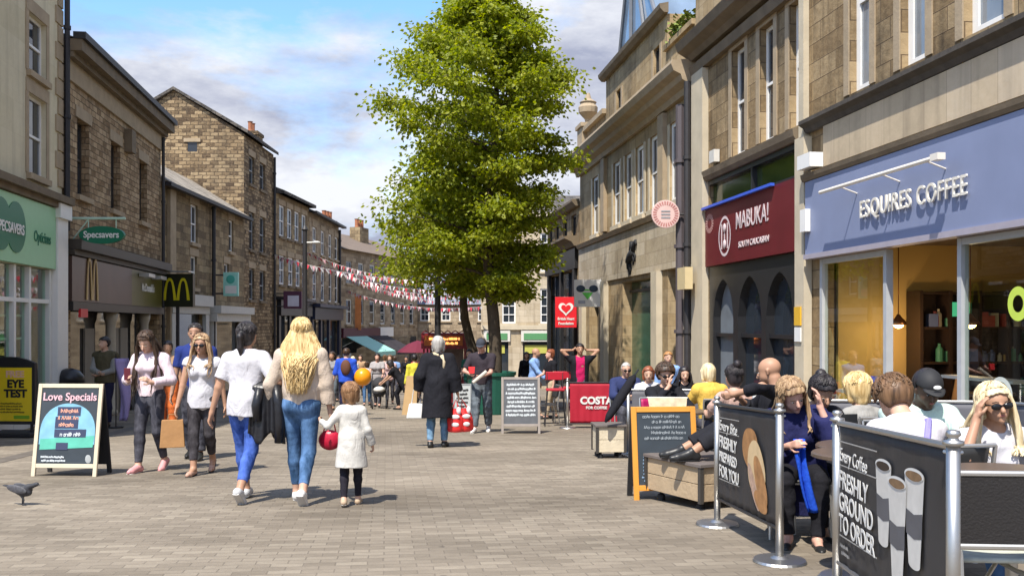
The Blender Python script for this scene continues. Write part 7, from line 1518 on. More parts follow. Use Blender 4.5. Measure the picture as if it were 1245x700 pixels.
# kiosk
Y = 31.0; x0, x1 = X_(517,Y), X_(566,Y); org = Vector(((x0+x1)/2, Y, G(Y))); w = (x1-x0)/2; zt = rz(404,Y)+CZ-org.z; R = empty('street_kiosk', org, 'dark red street food kiosk with glowing orange sign board', 'kiosk')
KR = flat('dark red kiosk paint', (0.22,0.015,0.02), 0.4)
m = MB(); m.box(-w,w,-0.5,0.9,0.1,0.95); m.build('counter', KR, R); m = MB(); m.box(-w-0.05,w+0.05,-0.62,-0.4,0.95,1.0); m.build('counter_top', STEEL, R)
for sx in (-1,1):
    for yy in (-0.45,0.85): m = MB(); m.box(sx*w-0.03,sx*w+0.03,yy-0.03,yy+0.03,0.95,zt-0.5); m.build('post', KR, R)
m = MB(); m.box(-w-0.08,w+0.08,-0.55,0.95,zt-0.52,zt-0.02); m.build('roof_box', KR, R)
m = MB(); [m.tube([(-w-0.05+k*(2*w+0.1)/6,-0.57,zt-0.02),(-w-0.05+(k+0.5)*(2*w+0.1)/6,-0.57,zt+0.07),(-w-0.05+(k+1)*(2*w+0.1)/6,-0.57,zt-0.02)], 0.02, 5) for k in range(6)]; m.build('roof_trim', KR, R)
m = MB(); m.box(-w+0.02,w-0.06,-0.575,-0.555,zt-0.42,zt-0.10); sp_ = m.build('sign_panel', flat('orange sign panel', (0.50,0.13,0.02), 0.5, var=0.6, scale=5), R)
scribble(lambda u, z, d=0: Vector((u,-0.577-d,z)), -w+0.08, w-0.1, zt-0.40, zt-0.12, 0.002, 2, 9, 0.03).build('sign_writing', flat('lit orange print', (0.9,0.5,0.2), 0.5, emit=(1,0.45,0.15), estr=0.8), sp_)
m = MB(); m.box(-w+0.1,w-0.1,0.6,0.65,1.0,zt-0.55); m.build('back_panel', flat('kiosk back', (0.3,0.25,0.22), 0.6, var=0.3), R)
Y = 34.0; org = Vector((X_(508,Y), Y, G(Y))); R = empty('stall_parasol', org, 'maroon parasol over a stall left of the red kiosk', 'parasol')
m = MB(); m.lathe((0,0,1.75), [(0.75,0.0),(0.70,0.05),(0.35,0.3),(0.02,0.42)], 8); m.build('canopy', flat('maroon canvas', (0.13,0.012,0.03), 0.8), R)
m = MB(); m.tube([(0,0,0),(0,0,1.78)], 0.03, 8); m.build('pole', OFFW, R)
# planter round the tree
R = empty('tree_planter', Vector((-0.55,24.6,G(24.6))), 'tall dark green round planter at the foot of the big tree', 'planter')
m = MB(); m.lathe((0,0,0), [(0.5,0),(0.52,0.04),(0.62,1.0),(0.66,1.02),(0.66,1.1),(0.58,1.1),(0.56,1.0),(0.0,1.0)], 28); m.build('tub', flat('dark green enamel', (0.012,0.09,0.06), 0.5), R, smooth=False)
m = MB(); m.lathe((0,0,1.0), [(0.56,0),(0.3,0.05),(0.0,0.06)], 20); m.build('soil', flat('dark soil', (0.05,0.035,0.02), 0.9), R)
# pigeon
Y = 8.45; org = Vector((X_(27,Y), Y, G(Y))); R = empty('pigeon', org, 'dark pigeon walking on the paving near the drainage channel', 'pigeon', rz=-pi/2-0.15)
K = SDF(); K.ell((0,0,0.135), (0.048,0.095,0.050), rotm(0, 0.28), 0.02); K.cap((0,0.06,0.165),(0,0.125,0.185), 0.030,0.018,0.02); K.ell((0,0.140,0.192), (0.018,0.022,0.018), None, 0.01); K.cap((0,0.155,0.19),(0,0.178,0.182), 0.006,0.002,0.004); K.cap((0,-0.06,0.155),(0,-0.17,0.175), 0.030,0.020,0.02, flat=((0,0,1),0.35))
for s in (-1,1): K.cap((s*0.02,0.0,0.11),(s*0.02,0.01+0.02*s,0.05), 0.018,0.006,0.012); K.cap((s*0.02,0.01+0.02*s,0.055),(s*0.02,0.005+0.02*s,0.005), 0.0055,0.005,0.005); K.cap((s*0.02,0.0+0.02*s,0.005),(s*0.024,0.035+0.02*s,0.004), 0.005,0.004,0.004)
V, Q = K.mesh(0.0045); mesh_obj('body', V, Q, flat('dark slate feathers', (0.035,0.036,0.042), 0.6, var=0.5, scale=25), R)
for s in (-1,1):
    K = SDF(); K.ell((s*0.043,-0.025,0.150), (0.012,0.100,0.036), rotm(0, 0.22), 0.01); V, Q = K.mesh(0.0045); mesh_obj('wing', V, Q, flat('barred wing feathers', (0.07,0.07,0.078), 0.6, var=0.8, scale=35), R)
# ================================================================ cafe barriers
def post(x, Y, label, h=1.0, r=0.025):
    org = Vector((x, Y, G(Y))); R = empty('barrier_post', org, label, 'barrier post', 'steel posts of the cafe barrier')
    m = MB(); m.lathe((0,0,0), [(0.165,0.0),(0.168,0.008),(0.16,0.022),(0.06,0.03),(0.035,0.045)], 32); m.build('base', STEEL, R)
    m = MB(); m.lathe((0,0,0.03), [(r,0),(r,h-0.07)], 20); m.build('tube', STEEL, R, smooth=True)
    m = MB(); m.lathe((0,0,h-0.05), [(r,0),(r*1.5,0.004),(r*1.5,0.018),(r*0.8,0.022),(r*0.7,0.03),(r*1.1,0.04),(r*0.9,0.055),(0.004,0.06)], 16); m.build('cap', STEEL, R, smooth=True)
    for a in (0.3, 2.0): m = MB(); m.tube([(0,0,h-0.08),(0.04*cos(a),0.04*sin(a),h-0.075)], 0.008, 6); m.build('hook', STEEL, R)
    return R
def banner(A, B, label, mat, zt=0.93, zb=0.22, rail=STEEL, side=-1, cloth_only=False, in0=0.05, in1=0.05, name='barrier_banner'):
    """A, B: (x, Y) post feet; returns root, point function F(u, z above ground, out)"""
    A = Vector((A[0], A[1], G(A[1]))); B = Vector((B[0], B[1], G(B[1]))); L = (B-A).length; t = (B-A)/L; th = Vector((t.x,t.y,0)).normalized(); n = Vector((th.y,-th.x,0)); n = n if (n.x*side > 0 or side == 0) else -n
    if side == 0: n = n if n.y < 0 else -n
    org = (A+B)/2; R = empty(name, org, label, 'banner')
    F = lambda u, z, d=0.0: A + t*u + n*d + Vector((0,0,z)) - org
    m = MB(); m.tube([F(in0-0.03,zt+0.015), F(L-in1+0.03,zt+0.015)], 0.014, 8); m.build('top_rail', rail, R)
    m = MB(); m.tube([F(in0-0.03,zb-0.01), F(L-in1+0.03,zb-0.01)], 0.012, 8); m.build('bottom_rail', rail, R)
    m = MB(); m.grid(lambda a, b: F(in0+(L-in0-in1)*a, zb+(zt-zb)*b, 0.006*sin(a*23)*sin(b*pi)+0.004*sin(a*51+1)*(1-b)), 60, 14); p = m.build('banner_cloth', mat, R, smooth=True, solid=0.003)
    return R, F, p, L, math.atan2(n.y, n.x)+pi/2, math.atan2(t.z, math.hypot(t.x,t.y))
PA, PB, PC_, PD = (X_(872,7.39),7.39), (X_(948,5.99),5.99), (X_(1018,5.0),5.0), (X_(1159,3.46),3.46)
post(*PA, 'far steel barrier post next to the planter'); post(*PB, 'steel barrier post with round base fully in view'); post(*PC_, 'steel barrier post at the far edge of the coffee cup banner'); post(*PD, 'thick looking nearest steel barrier post')
BAN = flat('charcoal banner cloth', (0.033,0.032,0.034), 0.55, var=0.35, scale=3, bump=0.35, bscale=9)
WPRT = flat('white print', (0.66,0.65,0.62), 0.6); GPRT = flat('grey print', (0.34,0.33,0.31), 0.6)
R, F, p, L, ang, el = banner(PA, PB, 'charcoal cafe banner with a filled roll picture between two steel posts', BAN, rail=BLACKP)
def bt(p, F, body, u, z, size, ang, mat=WPRT, **kw): return text(p, body, size, mat, F(u, z, 0.014), (pi/2, 0, ang), align='LEFT', **kw)
for k, (b_, s_) in enumerate((('FRESHLY',0.125),('PREPARED',0.105),('FOR YOU',0.125))): bt(p, F, b_, 0.10, 0.665-0.112*k, s_, ang, bold=0.002, ext=0.001, shear=-0.0, sx=0.92)
bt(p, F, 'Every Bite', 0.10, 0.79, 0.11, ang, mat=WPRT, ext=0.001, shear=0.2)
m = MB()
for z in (0.845, 0.735, 0.375): m.hexa([F(0.10,z,0.012),F(0.60,z,0.012),F(0.60,z,0.013),F(0.10,z,0.013),F(0.10,z+0.006,0.012),F(0.60,z+0.006,0.012),F(0.60,z+0.006,0.013),F(0.10,z+0.006,0.013)])
m.build('printed_rule', GPRT, p)
def blob(F, u, z, ru, rz_, mat, d=0.012, name='printed_picture', rot=0.0, p=None):
    m = MB(); n = 26; pts = []
    for k in range(n):
        a = 2*pi*k/n; x = ru*cos(a); y = rz_*sin(a)*(1+0.05*sin(3*a)); pts.append(F(u+x*cos(rot)-y*sin(rot), z+x*sin(rot)+y*cos(rot), d))
    m.raw(pts, [tuple(range(n))]); return m.build(name, mat, p)
BUN = flat('printed bread crust', (0.36,0.18,0.07), 0.6, var=0.6, scale=14); BUNL = flat('printed bread crumb', (0.62,0.45,0.25), 0.6, var=0.25, scale=14); LET_ = flat('printed filling', (0.45,0.30,0.22), 0.6, var=0.6, scale=30)
blob(F, 0.84, 0.68, 0.17, 0.14, BUN, 0.011, p=p); blob(F, 0.98, 0.54, 0.21, 0.17, BUNL, 0.013, rot=-0.9, p=p); blob(F, 1.07, 0.47, 0.20, 0.085, BUN, 0.0145, rot=-0.9, p=p); blob(F, 0.93, 0.42, 0.19, 0.05, LET_, 0.0155, rot=-0.9, p=p); blob(F, 1.08, 0.335, 0.14, 0.06, BUN, 0.0165, rot=-0.3, p=p)
R, F, p, L, ang, el = banner(PC_, PD, 'charcoal cafe banner with three tall coffee cups nearest the camera', BAN, rail=STEEL)
for k, b_ in enumerate(('FRESHLY','GROUND','TO ORDER')): bt(p, F, b_, 0.085, 0.655-0.112*k, 0.128, ang, bold=0.002, ext=0.001, sx=(0.98,1.0,0.92)[k])
bt(p, F, 'Every Coffee', 0.095, 0.785, 0.098, ang, ext=0.001, sx=0.9, bold=0.0, shear=0.15)
m = MB()
for z in (0.850, 0.728, 0.365): m.hexa([F(0.085,z,0.012),F(0.70,z,0.012),F(0.70,z,0.013),F(0.085,z,0.013),F(0.085,z+0.006,0.012),F(0.70,z+0.006,0.012),F(0.70,z+0.006,0.013),F(0.085,z+0.006,0.013)])
m.build('printed_rule', GPRT, p)
scribble(lambda u, z, d=0: F(u, z, 0.012), 0.09, 0.28, 0.27, 0.34, 0.0, 2, 8, 0.006).build('small_print', GPRT, p)
CUPW = flat('printed white cup', (0.60,0.58,0.54), 0.5, var=0.22, scale=14); BAND = flat('printed grey band', (0.10,0.10,0.11), 0.6, var=0.3); COF = flat('printed coffee', (0.20,0.12,0.06), 0.6, var=0.5, scale=25); COFD = flat('printed black coffee', (0.03,0.02,0.015), 0.5)
for (u, z0, z1, rt_, rb, d, cm) in ((0.79,0.46,0.80,0.108,0.066,0.012,COFD),(1.18,0.44,0.80,0.112,0.066,0.013,COF),(0.985,0.34,0.745,0.118,0.068,0.016,COF)):
    m = MB(); n = 14; top = [F(u+rt_*cos(pi+pi*k/n), z1+0.028*sin(pi+pi*k/n)*-1, d) for k in range(n+1)]; bot = [F(u+rb*cos(-pi*k/n), z0+0.022*sin(-pi*k/n), d) for k in range(n+1)]
    m.raw(top+bot, [tuple(range(2*n+2))]); m.build('printed_cup', CUPW, p)
    zc = z0+(z1-z0)*0.46; rr_ = rb+(rt_-rb)*0.42; m = MB(); m.raw([F(u-rr_-0.004,zc-0.05,d+0.001),F(u,zc-0.065,d+0.001),F(u+rr_+0.004,zc-0.05,d+0.001),F(u+rr_+0.008,zc+0.05,d+0.001),F(u,zc+0.035,d+0.001),F(u-rr_-0.008,zc+0.05,d+0.001)], [(0,1,2,3,4,5)]); m.build('printed_band', BAND, p)
    blob(F, u, z1, rt_*0.97, 0.026, WPRT, d+0.002, 'printed_rim', p=p); blob(F, u, z1-0.003, rt_*0.84, 0.020, cm, d+0.003, 'printed_drink', p=p)
# red and grey banners in the middle distance
E0, E1, E2, E3 = (X_(690,19.0),19.0), (X_(757,19.0),19.0), (X_(764,13.2),13.2), (X_(866,13.0),13.0)
post(*E0, 'barrier post left of the red banner'); post(*E1, 'barrier post right of the red banner'); post(*E2, 'barrier post left of the plain grey banner', h=0.95); post(*E3, 'barrier post right of the plain grey banner', h=0.95)
REDB = flat('red banner cloth', (0.38,0.010,0.028), 0.65, var=0.2, scale=4, bump=0.3, bscale=8); GRB = flat('grey banner cloth', (0.115,0.115,0.13), 0.7, var=0.2, scale=3, bump=0.3, bscale=8)
R, F, p, L, ang, el = banner(E0, E1, 'red cafe banner with white lettering in the middle distance', REDB, zt=0.90, zb=0.10, rail=BLACKP, side=0)
text(p, 'COSTA', 0.20, WPRT, F(0.58, 0.55, 0.015), (pi/2,0,ang), bold=0.010, ext=0.001); text(p, 'FOR COFFEE', 0.075, WPRT, F(0.58, 0.41, 0.015), (pi/2,0,ang), bold=0.003, ext=0.001)
R, F, p, L, ang, el = banner(E2, E3, 'plain grey cafe banner behind the orange framed board', GRB, zt=0.90, zb=0.12, rail=ALU, side=0)
G0, G1 = (X_(1000,9.0),9.0), (X_(1212,8.6),8.6)
post(*G0, 'barrier post beside the coffee shop doorway', h=0.95); post(*G1, 'barrier post before the right coffee shop window', h=0.95)
banner(G0, G1, 'plain grey screen between the seated customers and the coffee shop window', GRB, zt=0.90, zb=0.12, rail=ALU, side=0); 
banner(G1, (X_(1330,7.2),7.2), 'plain grey screen running towards the camera at the right edge', GRB, zt=0.90, zb=0.12, rail=ALU, side=0)
# wooden planters
def planter(name, px, Y, w, d, h, rot, label, pale):
    org = Vector((X_(px,Y), Y, G(Y))); R = empty(name, org, label, 'planter', 'wooden planter boxes of the cafe', rz=rot); z0 = 0.09
    PL = flat('silvered planks' if not pale else 'pale planks', (0.40,0.30,0.19) if not pale else (0.60,0.52,0.38), 0.8, var=0.25, scale=7, bump=0.5, bscale=30)
    n = 2; ph = (h-z0-0.03)/n
    m = MB()
    for k in range(n):
        a, b = z0+k*ph+0.003, z0+(k+1)*ph-0.003
        m.box(-w/2,w/2,-d/2,-d/2+0.025,a,b); m.box(-w/2,w/2,d/2-0.025,d/2,a,b); m.box(-w/2,-w/2+0.025,-d/2+0.026,d/2-0.026,a,b); m.box(w/2-0.025,w/2,-d/2+0.026,d/2-0.026,a,b)
    m.build('plank_side', PL, R, bevel=0.003)
    m = MB(); 
    for sx in (-1,1):
        for sy in (-1,1): m.box(sx*w/2-0.018,sx*w/2+0.018,sy*d/2-0.018,sy*d/2+0.018,z0-0.01,h-0.03)
    m.build('corner_strip', flat('dark metal strip', (0.05,0.045,0.04), 0.5), R)
    m = MB(); m.box(-w/2-0.025,w/2+0.025,-d/2-0.025,d/2+0.025,h-0.03,h); m.build('top_board', flat('dark weathered board', (0.13,0.11,0.10), 0.7, var=0.3), R, bevel=0.004)
    for sx in (-0.36,0.36):
        for sy in (-0.36,0.36): m = MB(); m.lathe((sx*w,sy*d,0), [(0.035,0),(0.035,0.05),(0.015,0.06),(0.02,z0)], 10); m.build('foot', BLACKM, R)
    return R
planter('wooden_planter', 851, 8.62, 0.62, 0.78, 0.42, radians(28), 'larger wooden planter box with a seated man\'s feet on it', False)
planter('wooden_planter', 740, 12.95, 0.38, 0.40, 0.46, radians(4), 'small pale wooden planter box in front of the red banner', True)
# ================================================================ chairs and tables
def chair(x, Y, face, label, col, mat=None, sh=0.44, back=0.82, z=None):
    R = empty('cafe_chair', (x, Y, G(Y) if z is None else z), label, 'chair', None, radians(face)); m_ = mat or flat('chair ' + str(col), col, 0.5)
    m = MB(); m.grid(lambda a, b: Vector((0.21*(2*a-1), -0.20+0.42*b, sh-0.012*sin(pi*a)*sin(pi*b))), 8, 8); m.build('seat', m_, R, smooth=True, solid=0.02)
    m = MB(); m.grid(lambda a, b: Vector((0.21*(2*a-1), -0.225-0.06*b+0.05*(2*a-1)**2-0.0, sh+0.12+(back-sh-0.12)*b)), 10, 6); m.build('backrest', m_, R, smooth=True, solid=0.015)
    for sx in (-1,1):
        m = MB(); m.tube([(sx*0.21,-0.25,0),(sx*0.21,-0.21,sh),(sx*0.215,-0.27,back+0.01)], 0.012, 8); m.build('back_leg', ALU, R)
        m = MB(); m.tube([(sx*0.21,0.22,0),(sx*0.205,0.19,sh-0.01)], 0.012, 8); m.build('leg', ALU, R)
    m = MB(); m.tube([(-0.215,-0.27,back+0.01),(0.215,-0.27,back+0.01)], 0.012, 8); m.tube([(-0.2,0.19,sh-0.03),(-0.2,-0.2,sh-0.03),(0.2,-0.2,sh-0.03),(0.2,0.19,sh-0.03),(-0.2,0.19,sh-0.03)], 0.010, 6); m.build('frame', ALU, R)
    return R
def table(x, Y, label, r=0.34, h=0.74, top=(0.10,0.07,0.05)):
    R = empty('cafe_table', (x, Y, G(Y)), label, 'table'); m = MB(); m.lathe((0,0,h-0.03), [(r-0.01,0),(r,0.005),(r,0.022),(r-0.008,0.03)], 32); m.build('table_top', flat('table top', top, 0.35), R)
    m = MB(); m.lathe((0,0,0), [(0.22,0),(0.2,0.02),(0.03,0.05),(0.025,h-0.03)], 20); m.build('pedestal', STEEL, R); return R
def cup(x, Y, z, label, g='white cups on the cafe tables'):
    R = empty('cup', (x, Y, z), label, 'cup', g); m = MB(); m.lathe((0,0,0), [(0.028,0),(0.042,0.085),(0.038,0.085),(0.026,0.008)], 16); m.build('cup_body', WHITE, R, smooth=True); m = MB(); m.lathe((0,0,0), [(0.03,0),(0.07,0.008),(0.068,0.012)], 20); m.build('saucer', WHITE, R)
CH = (0.03,0.03,0.03)
def seated(px, Y, H, face, label, ch='black', ccol=CH, z_=None, **kw):
    ps = dict(pelvis=(0,-0.02,0.29), lean=8, fr=(0.06,0.24,0.045), fl=(-0.06,0.26,0.045), kr=(0.1,0.4,1), kl=(-0.1,0.4,1), hr_=(0.06,0.24,0.435), hl_=(-0.06,0.24,0.435), er=(0.7,-0.6,-0.5), el=(-0.7,-0.6,-0.5)); ps.update(kw.pop('pose', {}))
    if ch: chair(X_(px,Y) + 0.04*sin(radians(face)), Y - 0.04*cos(radians(face)), face, ch, ccol)
    return person(X_(px,Y), Y, H, face, label, pose=ps, **kw)
# nearest group
j = seated(1197, 5.35, 1.56, 178, 'blonde woman in sunglasses and white t-shirt resting her hand against her temple', ch='black cafe chair under the blonde woman in sunglasses', skin=SKINT, hair=('long', H_PALE, dict(n=220, len=0.10, front=0.8, spread=0.85, vol=0.012)), glasses=True, top=(TEE,'tee',dict(sleeve=0.75, hem=0.03, off=0.016)), legs=(MJ,'slim'), shoes=(WHT,'flat'), cell=0.0065,
    pose=dict(lean=16, hp=-14, hr_=(0.098,0.155,0.615), er=(0.5,0.5,-1), wr=(-0.25,-0.1,1.0), hl_=(-0.10,0.26,0.455), curl=0.35, hr=6))
j = seated(1108, 6.6, 1.70, 182, 'man in black cap and pale mint hoodie with his head bowed', ch='black cafe chair under the man in the cap', skin=SKIND, fem=False, hair=('short', H_DARK), cap=flat('black cotton cap', (0.02,0.02,0.022), 0.7), top=(MINT,'jumper',dict(sleeve=1.92, hem=0.03, off=0.03, loose=0.03, sl=0.02)), legs=(GJ,'loose'), shoes=(WHT,'trainer'), cell=0.007, pose=dict(lean=20, hp=6, hr_=(0.08,0.34,0.45), hl_=(-0.08,0.34,0.45)))
m = MB(); c = j['w'](j['hc']+j['hu']*0.075*1.78+j['hf']*0.045*1.78)
j2 = j; tag_ = MB(); tag_.ell(tuple(j['hc']+j['hf']*0.066*1.78+j['hu']*0.040*1.78), (0.028,0.006,0.014), 10, 6); tag_.build('cap_emblem', WHITE, j['root'])
HOOD = SDF(); nk = j['neck']; HOOD.cap(nk-j['fw']*0.07+j['rt']*0.1, nk-j['fw']*0.10, 0.05, 0.06, 0.03); HOOD.cap(nk-j['fw']*0.07-j['rt']*0.1, nk-j['fw']*0.10, 0.05, 0.06, 0.03); V, Q = HOOD.mesh(0.01); mesh_obj('hood', V, Q, MINT, j['root'])
j = seated(1122, 5.3, 1.64, 12, 'man with tousled brown hair in pale top seen from behind', ch='black cafe chair under the brown haired man', fem=False, hair=('short', H_BROWN, dict(vol=0.024)), top=(cloth('pale lilac white', (0.58,0.56,0.60)),'tee',dict(sleeve=0.8, hem=0.0, off=0.022)), legs=(GJ,'loose'), shoes=(BKS,'shoe'), cell=0.0075, pose=dict(lean=24, hp=12, hr_=(0.08,0.32,0.45), hl_=(-0.08,0.32,0.45)))
nk, up_, fw_, rt_ = j['neck'], j['up'], j['fw'], j['rt']; m = MB(); q0 = nk-fw_*0.03+rt_*0.085-up_*0.01; m.tube([Vector(q0+fw_*0.06), Vector(q0-fw_*0.065-up_*0.02), Vector(nk-fw_*0.15-up_*0.16+rt_*0.0), Vector(nk-fw_*0.13-up_*0.30-rt_*0.10)], 0.018, 8); m.build('shoulder_strap', cloth('lilac strap', (0.25,0.22,0.55)), j['root'])
j = seated(1050, 8.1, 1.50, 10, 'child with pale blonde bobbed hair behind the seated customers', ch='black cafe chair under the blonde child', hair=('bob', H_BLOND, dict(vol=0.02, fringe=0.02)), top=(GREYK,'top',dict(sleeve=1.9)), legs=(GJ,'slim'), shoes=(WHT,'flat'), cell=0.010, kid=True, pose=dict(hp=8))
j = seated(984, 7.2, 1.62, 190, 'dark haired woman in black looking down at a phone in both hands', ch='black cafe chair under the dark haired woman with a phone', skin=SKINT, hair=('bun', H_DARK, dict(vol=0.016, bz=0.06)), top=(BLK,'top',dict(sleeve=1.9, hem=0.02, off=0.02)), legs=(cloth('black trouser', (0.018,0.018,0.022)),'slim'), shoes=(BKS,'flat'), cell=0.0075, pose=dict(lean=16, hp=14, hr_=(0.03,0.30,0.50), hl_=(-0.03,0.30,0.50), wr=(-0.2,0.8,0.5), wl=(0.2,0.8,0.5), curl=0.7))
c = j['w']((j['hands'][1][0]+j['hands'][-1][0])/2); m = MB(); m.box(-0.075,0.075,-0.005,0.005,-0.04,0.04); R = empty('phone', c+Vector((0,0.0,0.03)), 'dark phone held sideways by the woman in black', 'phone', rz=0.3); m.build('phone_case', BLACKP, R, bevel=0.005)
j = seated(972, 6.9, 1.62, 166, 'brown haired woman in navy coat with blue lining holding a hand to her face', ch='black cafe chair under the woman in the navy coat', hair=('long', H_LTBR, dict(n=150, len=0.08, front=0.3, spread=0.8, vol=0.018)), skin=SKINP, top=(cloth('dark navy coat', (0.018,0.02,0.075)),'coat',dict(sleeve=1.85, hem=0.16, hemr=0.15, off=0.035, loose=0.04, sl=0.02)), legs=(BLK,'slim'), shoes=(BKS,'flat'), cell=0.0075, pose=dict(lean=20, hp=10, side=7, hy=22, hl_=(-0.075,0.19,0.60), el=(-0.5,0.5,-1), wl=(0.1,-0.25,1), hr_=(0.06,0.28,0.44)))
R = empty('blue_scarf', Vector((X_(972,6.45), 6.45, CZ+rz(533,6.45))), 'bright blue cloth hanging from the navy coat by the steel post', 'scarf'); m = MB(); m.grid(lambda a, b: Vector((0.07*(a-0.5)+0.09*b*b, -0.02*sin(a*7+b*3), -0.50*b)), 8, 18); m.build('scarf_cloth', cloth('bright blue', (0.02,0.09,0.62)), R, smooth=True, solid=0.012)
j = seated(938, 8.45, 1.80, 92, 'bald man in black with his feet up on the wooden planter', ch='black cafe chair under the bald man', fem=False, skin=SKINT, hair=('bald', None), top=(BLK,'shirt',dict(sleeve=1.6, hem=0.0, off=0.022)), legs=(cloth('black trouser', (0.018,0.018,0.022)),'loose',1.78), shoes=(BKS,'shoe'), cell=0.0085,
    pose=dict(pelvis=(0,0.0,0.285), lean=-6, hp=24, hy=-30, fr=(0.05,0.435,0.275), fl=(-0.06,0.41,0.275), kr=(0,0.1,1), kl=(0,0.1,1), hl_=(-0.10,0.21,0.56), hr_=(0.14,0.12,0.52), el=(-0.5,-0.8,0.2)))
j = seated(893, 9.9, 1.66, 20, 'woman with dark hair in a bun wearing a patterned peach top seen from behind', ch='black cafe chair under the woman in the peach top', hair=('bun', H_DARK, dict(bz=0.075)), top=(cloth('peach patterned', (0.50,0.33,0.27), var=0.7, scale=16),'top',dict(sleeve=0.7, hem=0.0, off=0.02)), legs=(LJ,'slim'), shoes=(BKS,'flat'), cell=0.010, pose=dict(lean=2))
c = j['w'](j['neck']); R = empty('striped_towel', c+Vector((0.16,-0.06,-0.02)), 'blue and white striped cloth over the shoulder of the woman in the peach top', 'cloth'); m = MB(); m.grid(lambda a, b: Vector((0.09*a-0.02+0.05*b, -0.05-0.02*sin(a*5), 0.05-0.30*b)), 6, 12); m.build('cloth_sheet', WHITE, R, smooth=True, solid=0.01); m = MB(); m.grid(lambda a, b: Vector((0.035*a+0.01+0.05*b, -0.064-0.02*sin(a*3), 0.045-0.29*b)), 3, 12); m.build('stripe', cloth('stripe blue', (0.03,0.12,0.55)), R, smooth=True)
j = seated(864, 12.4, 1.70, 10, 'person in bright yellow top beside the grey banner', ch='black cafe chair under the person in yellow', hair=('bob', H_PALE), top=(cloth('amber yellow', (0.66,0.42,0.08)),'tee',dict(sleeve=0.7, hem=0.0, off=0.03)), legs=(GJ,'slim'), shoes=(BKS,'flat'), cell=0.012, pose=dict(hr_=(0.12,0.2,0.47)))
j = seated(806, 11.6, 1.70, 186, 'dark haired woman in black with a hand over her mouth behind an open magazine', ch='crimson cafe chair under the woman with a hand over her mouth', ccol=(0.35,0.01,0.09), hair=('short', H_DKBR, dict(vol=0.026)), top=(BLK,'top',dict(sleeve=1.85, hem=0.0, off=0.02)), legs=(BLK,'slim'), shoes=(BKS,'flat'), cell=0.009, pose=dict(lean=10, hr_=(0.0,0.175,0.60), er=(0.6,0.6,-1), wr=(-0.1,-0.3,1), hl_=(-0.12,0.28,0.44), glasses=False), glasses=True)
seated(760, 16.4, 1.76, 184, 'grey haired man in sunglasses and navy jacket behind the red banner', ch='black cafe chair under the grey haired man in sunglasses', fem=False, hair=('short', H_GREY, dict(vol=0.004)), glasses=True, top=(cloth('faded navy', (0.03,0.04,0.11)),'jacket',dict(sleeve=1.9, off=0.03)), legs=(GJ,'loose'), shoes=(BKS,'shoe'), cell=0.0125)
seated(788, 15.4, 1.66, 175, 'auburn haired woman in white top behind the woman in black', ch='black cafe chair under the auburn haired woman', hair=('bob', hairmat('auburn hair', (0.13,0.035,0.015), (0.34,0.11,0.05))), top=(TEE,'top',dict(sleeve=0.7)), legs=(GJ,'slim'), shoes=(BKS,'flat'), cell=0.0125)
person(X_(812,16.9), 16.9, 1.52, 185, 'ginger haired boy in sky blue shirt standing by the stone pilaster', fem=False, hair=('short', H_GING, dict(vol=0.012)), top=(SKYB,'shirt',dict(sleeve=1.2)), legs=(GJ,'slim'), shoes=(BKS,'flat'), cell=0.0125)
seated(831, 15.2, 1.66, 180, 'dark haired woman in black between the stone pilaster and the drainpipe', ch='black cafe chair beside the drainpipe', hair=('long', H_DARK, dict(n=60, len=0.12, front=1)), top=(BLK,'top',dict(sleeve=1.9)), legs=(GJ,'slim'), shoes=(BKS,'flat'), cell=0.0125)
j = person(X_(705,21.2), 21.2, 1.77, 182, 'man in black jacket over red t-shirt with both hands raised to his head', fem=False, skin=SKINT, hair=('short', H_DARK), top=(cloth('raspberry', (0.48,0.015,0.10)),'tee',dict(sleeve=0.6, hem=0.03)), over=(BLK,'jacket',dict(off=0.03, sleeve=1.7, gap=0.055)), legs=(GJ,'loose'), shoes=(BKS,'shoe'), cell=0.0125, pose=dict(hr_=(0.085,-0.01,0.905), hl_=(-0.085,-0.01,0.905), er=(1,0.1,0.1), el=(-1,0.1,0.1), wr=(-0.6,0,0.7), wl=(0.6,0,0.7)))
# high red chairs
def highchair(px, Y, label):
    R = empty('high_stool', (X_(px,Y), Y, G(Y)), label, 'stool', 'red high stools by the red banner'); RC = flat('red lacquer', (0.42,0.015,0.03), 0.4)
    m = MB(); m.box(-0.19,0.19,-0.17,0.17,0.74,0.78); m.build('seat', RC, R, bevel=0.01); m = MB(); m.box(-0.19,0.19,0.15,0.18,0.95,1.12); m.build('backrest', RC, R, bevel=0.01)
    for sx in (-1,1):
        for sy in (-1,1): m = MB(); m.tube([(sx*0.22,sy*0.2,0),(sx*0.16,sy*0.15,0.76),(sx*0.16,sy*0.16,1.1 if sy > 0 else 0.77)], 0.012, 6); m.build('leg', IRON, R)
    m = MB(); m.tube([(-0.2,-0.18,0.3),(0.2,-0.18,0.3),(0.2,0.18,0.3),(-0.2,0.18,0.3),(-0.2,-0.18,0.3)], 0.009, 6); m.build('foot_ring', IRON, R)
highchair(675, 19.6, 'red high stool left of the red banner'); highchair(684, 21.2, 'red high stool just behind the first stool')
chair(X_(664,20.5), 20.5, 100, 'dark folding chair left of the high stools', CH)
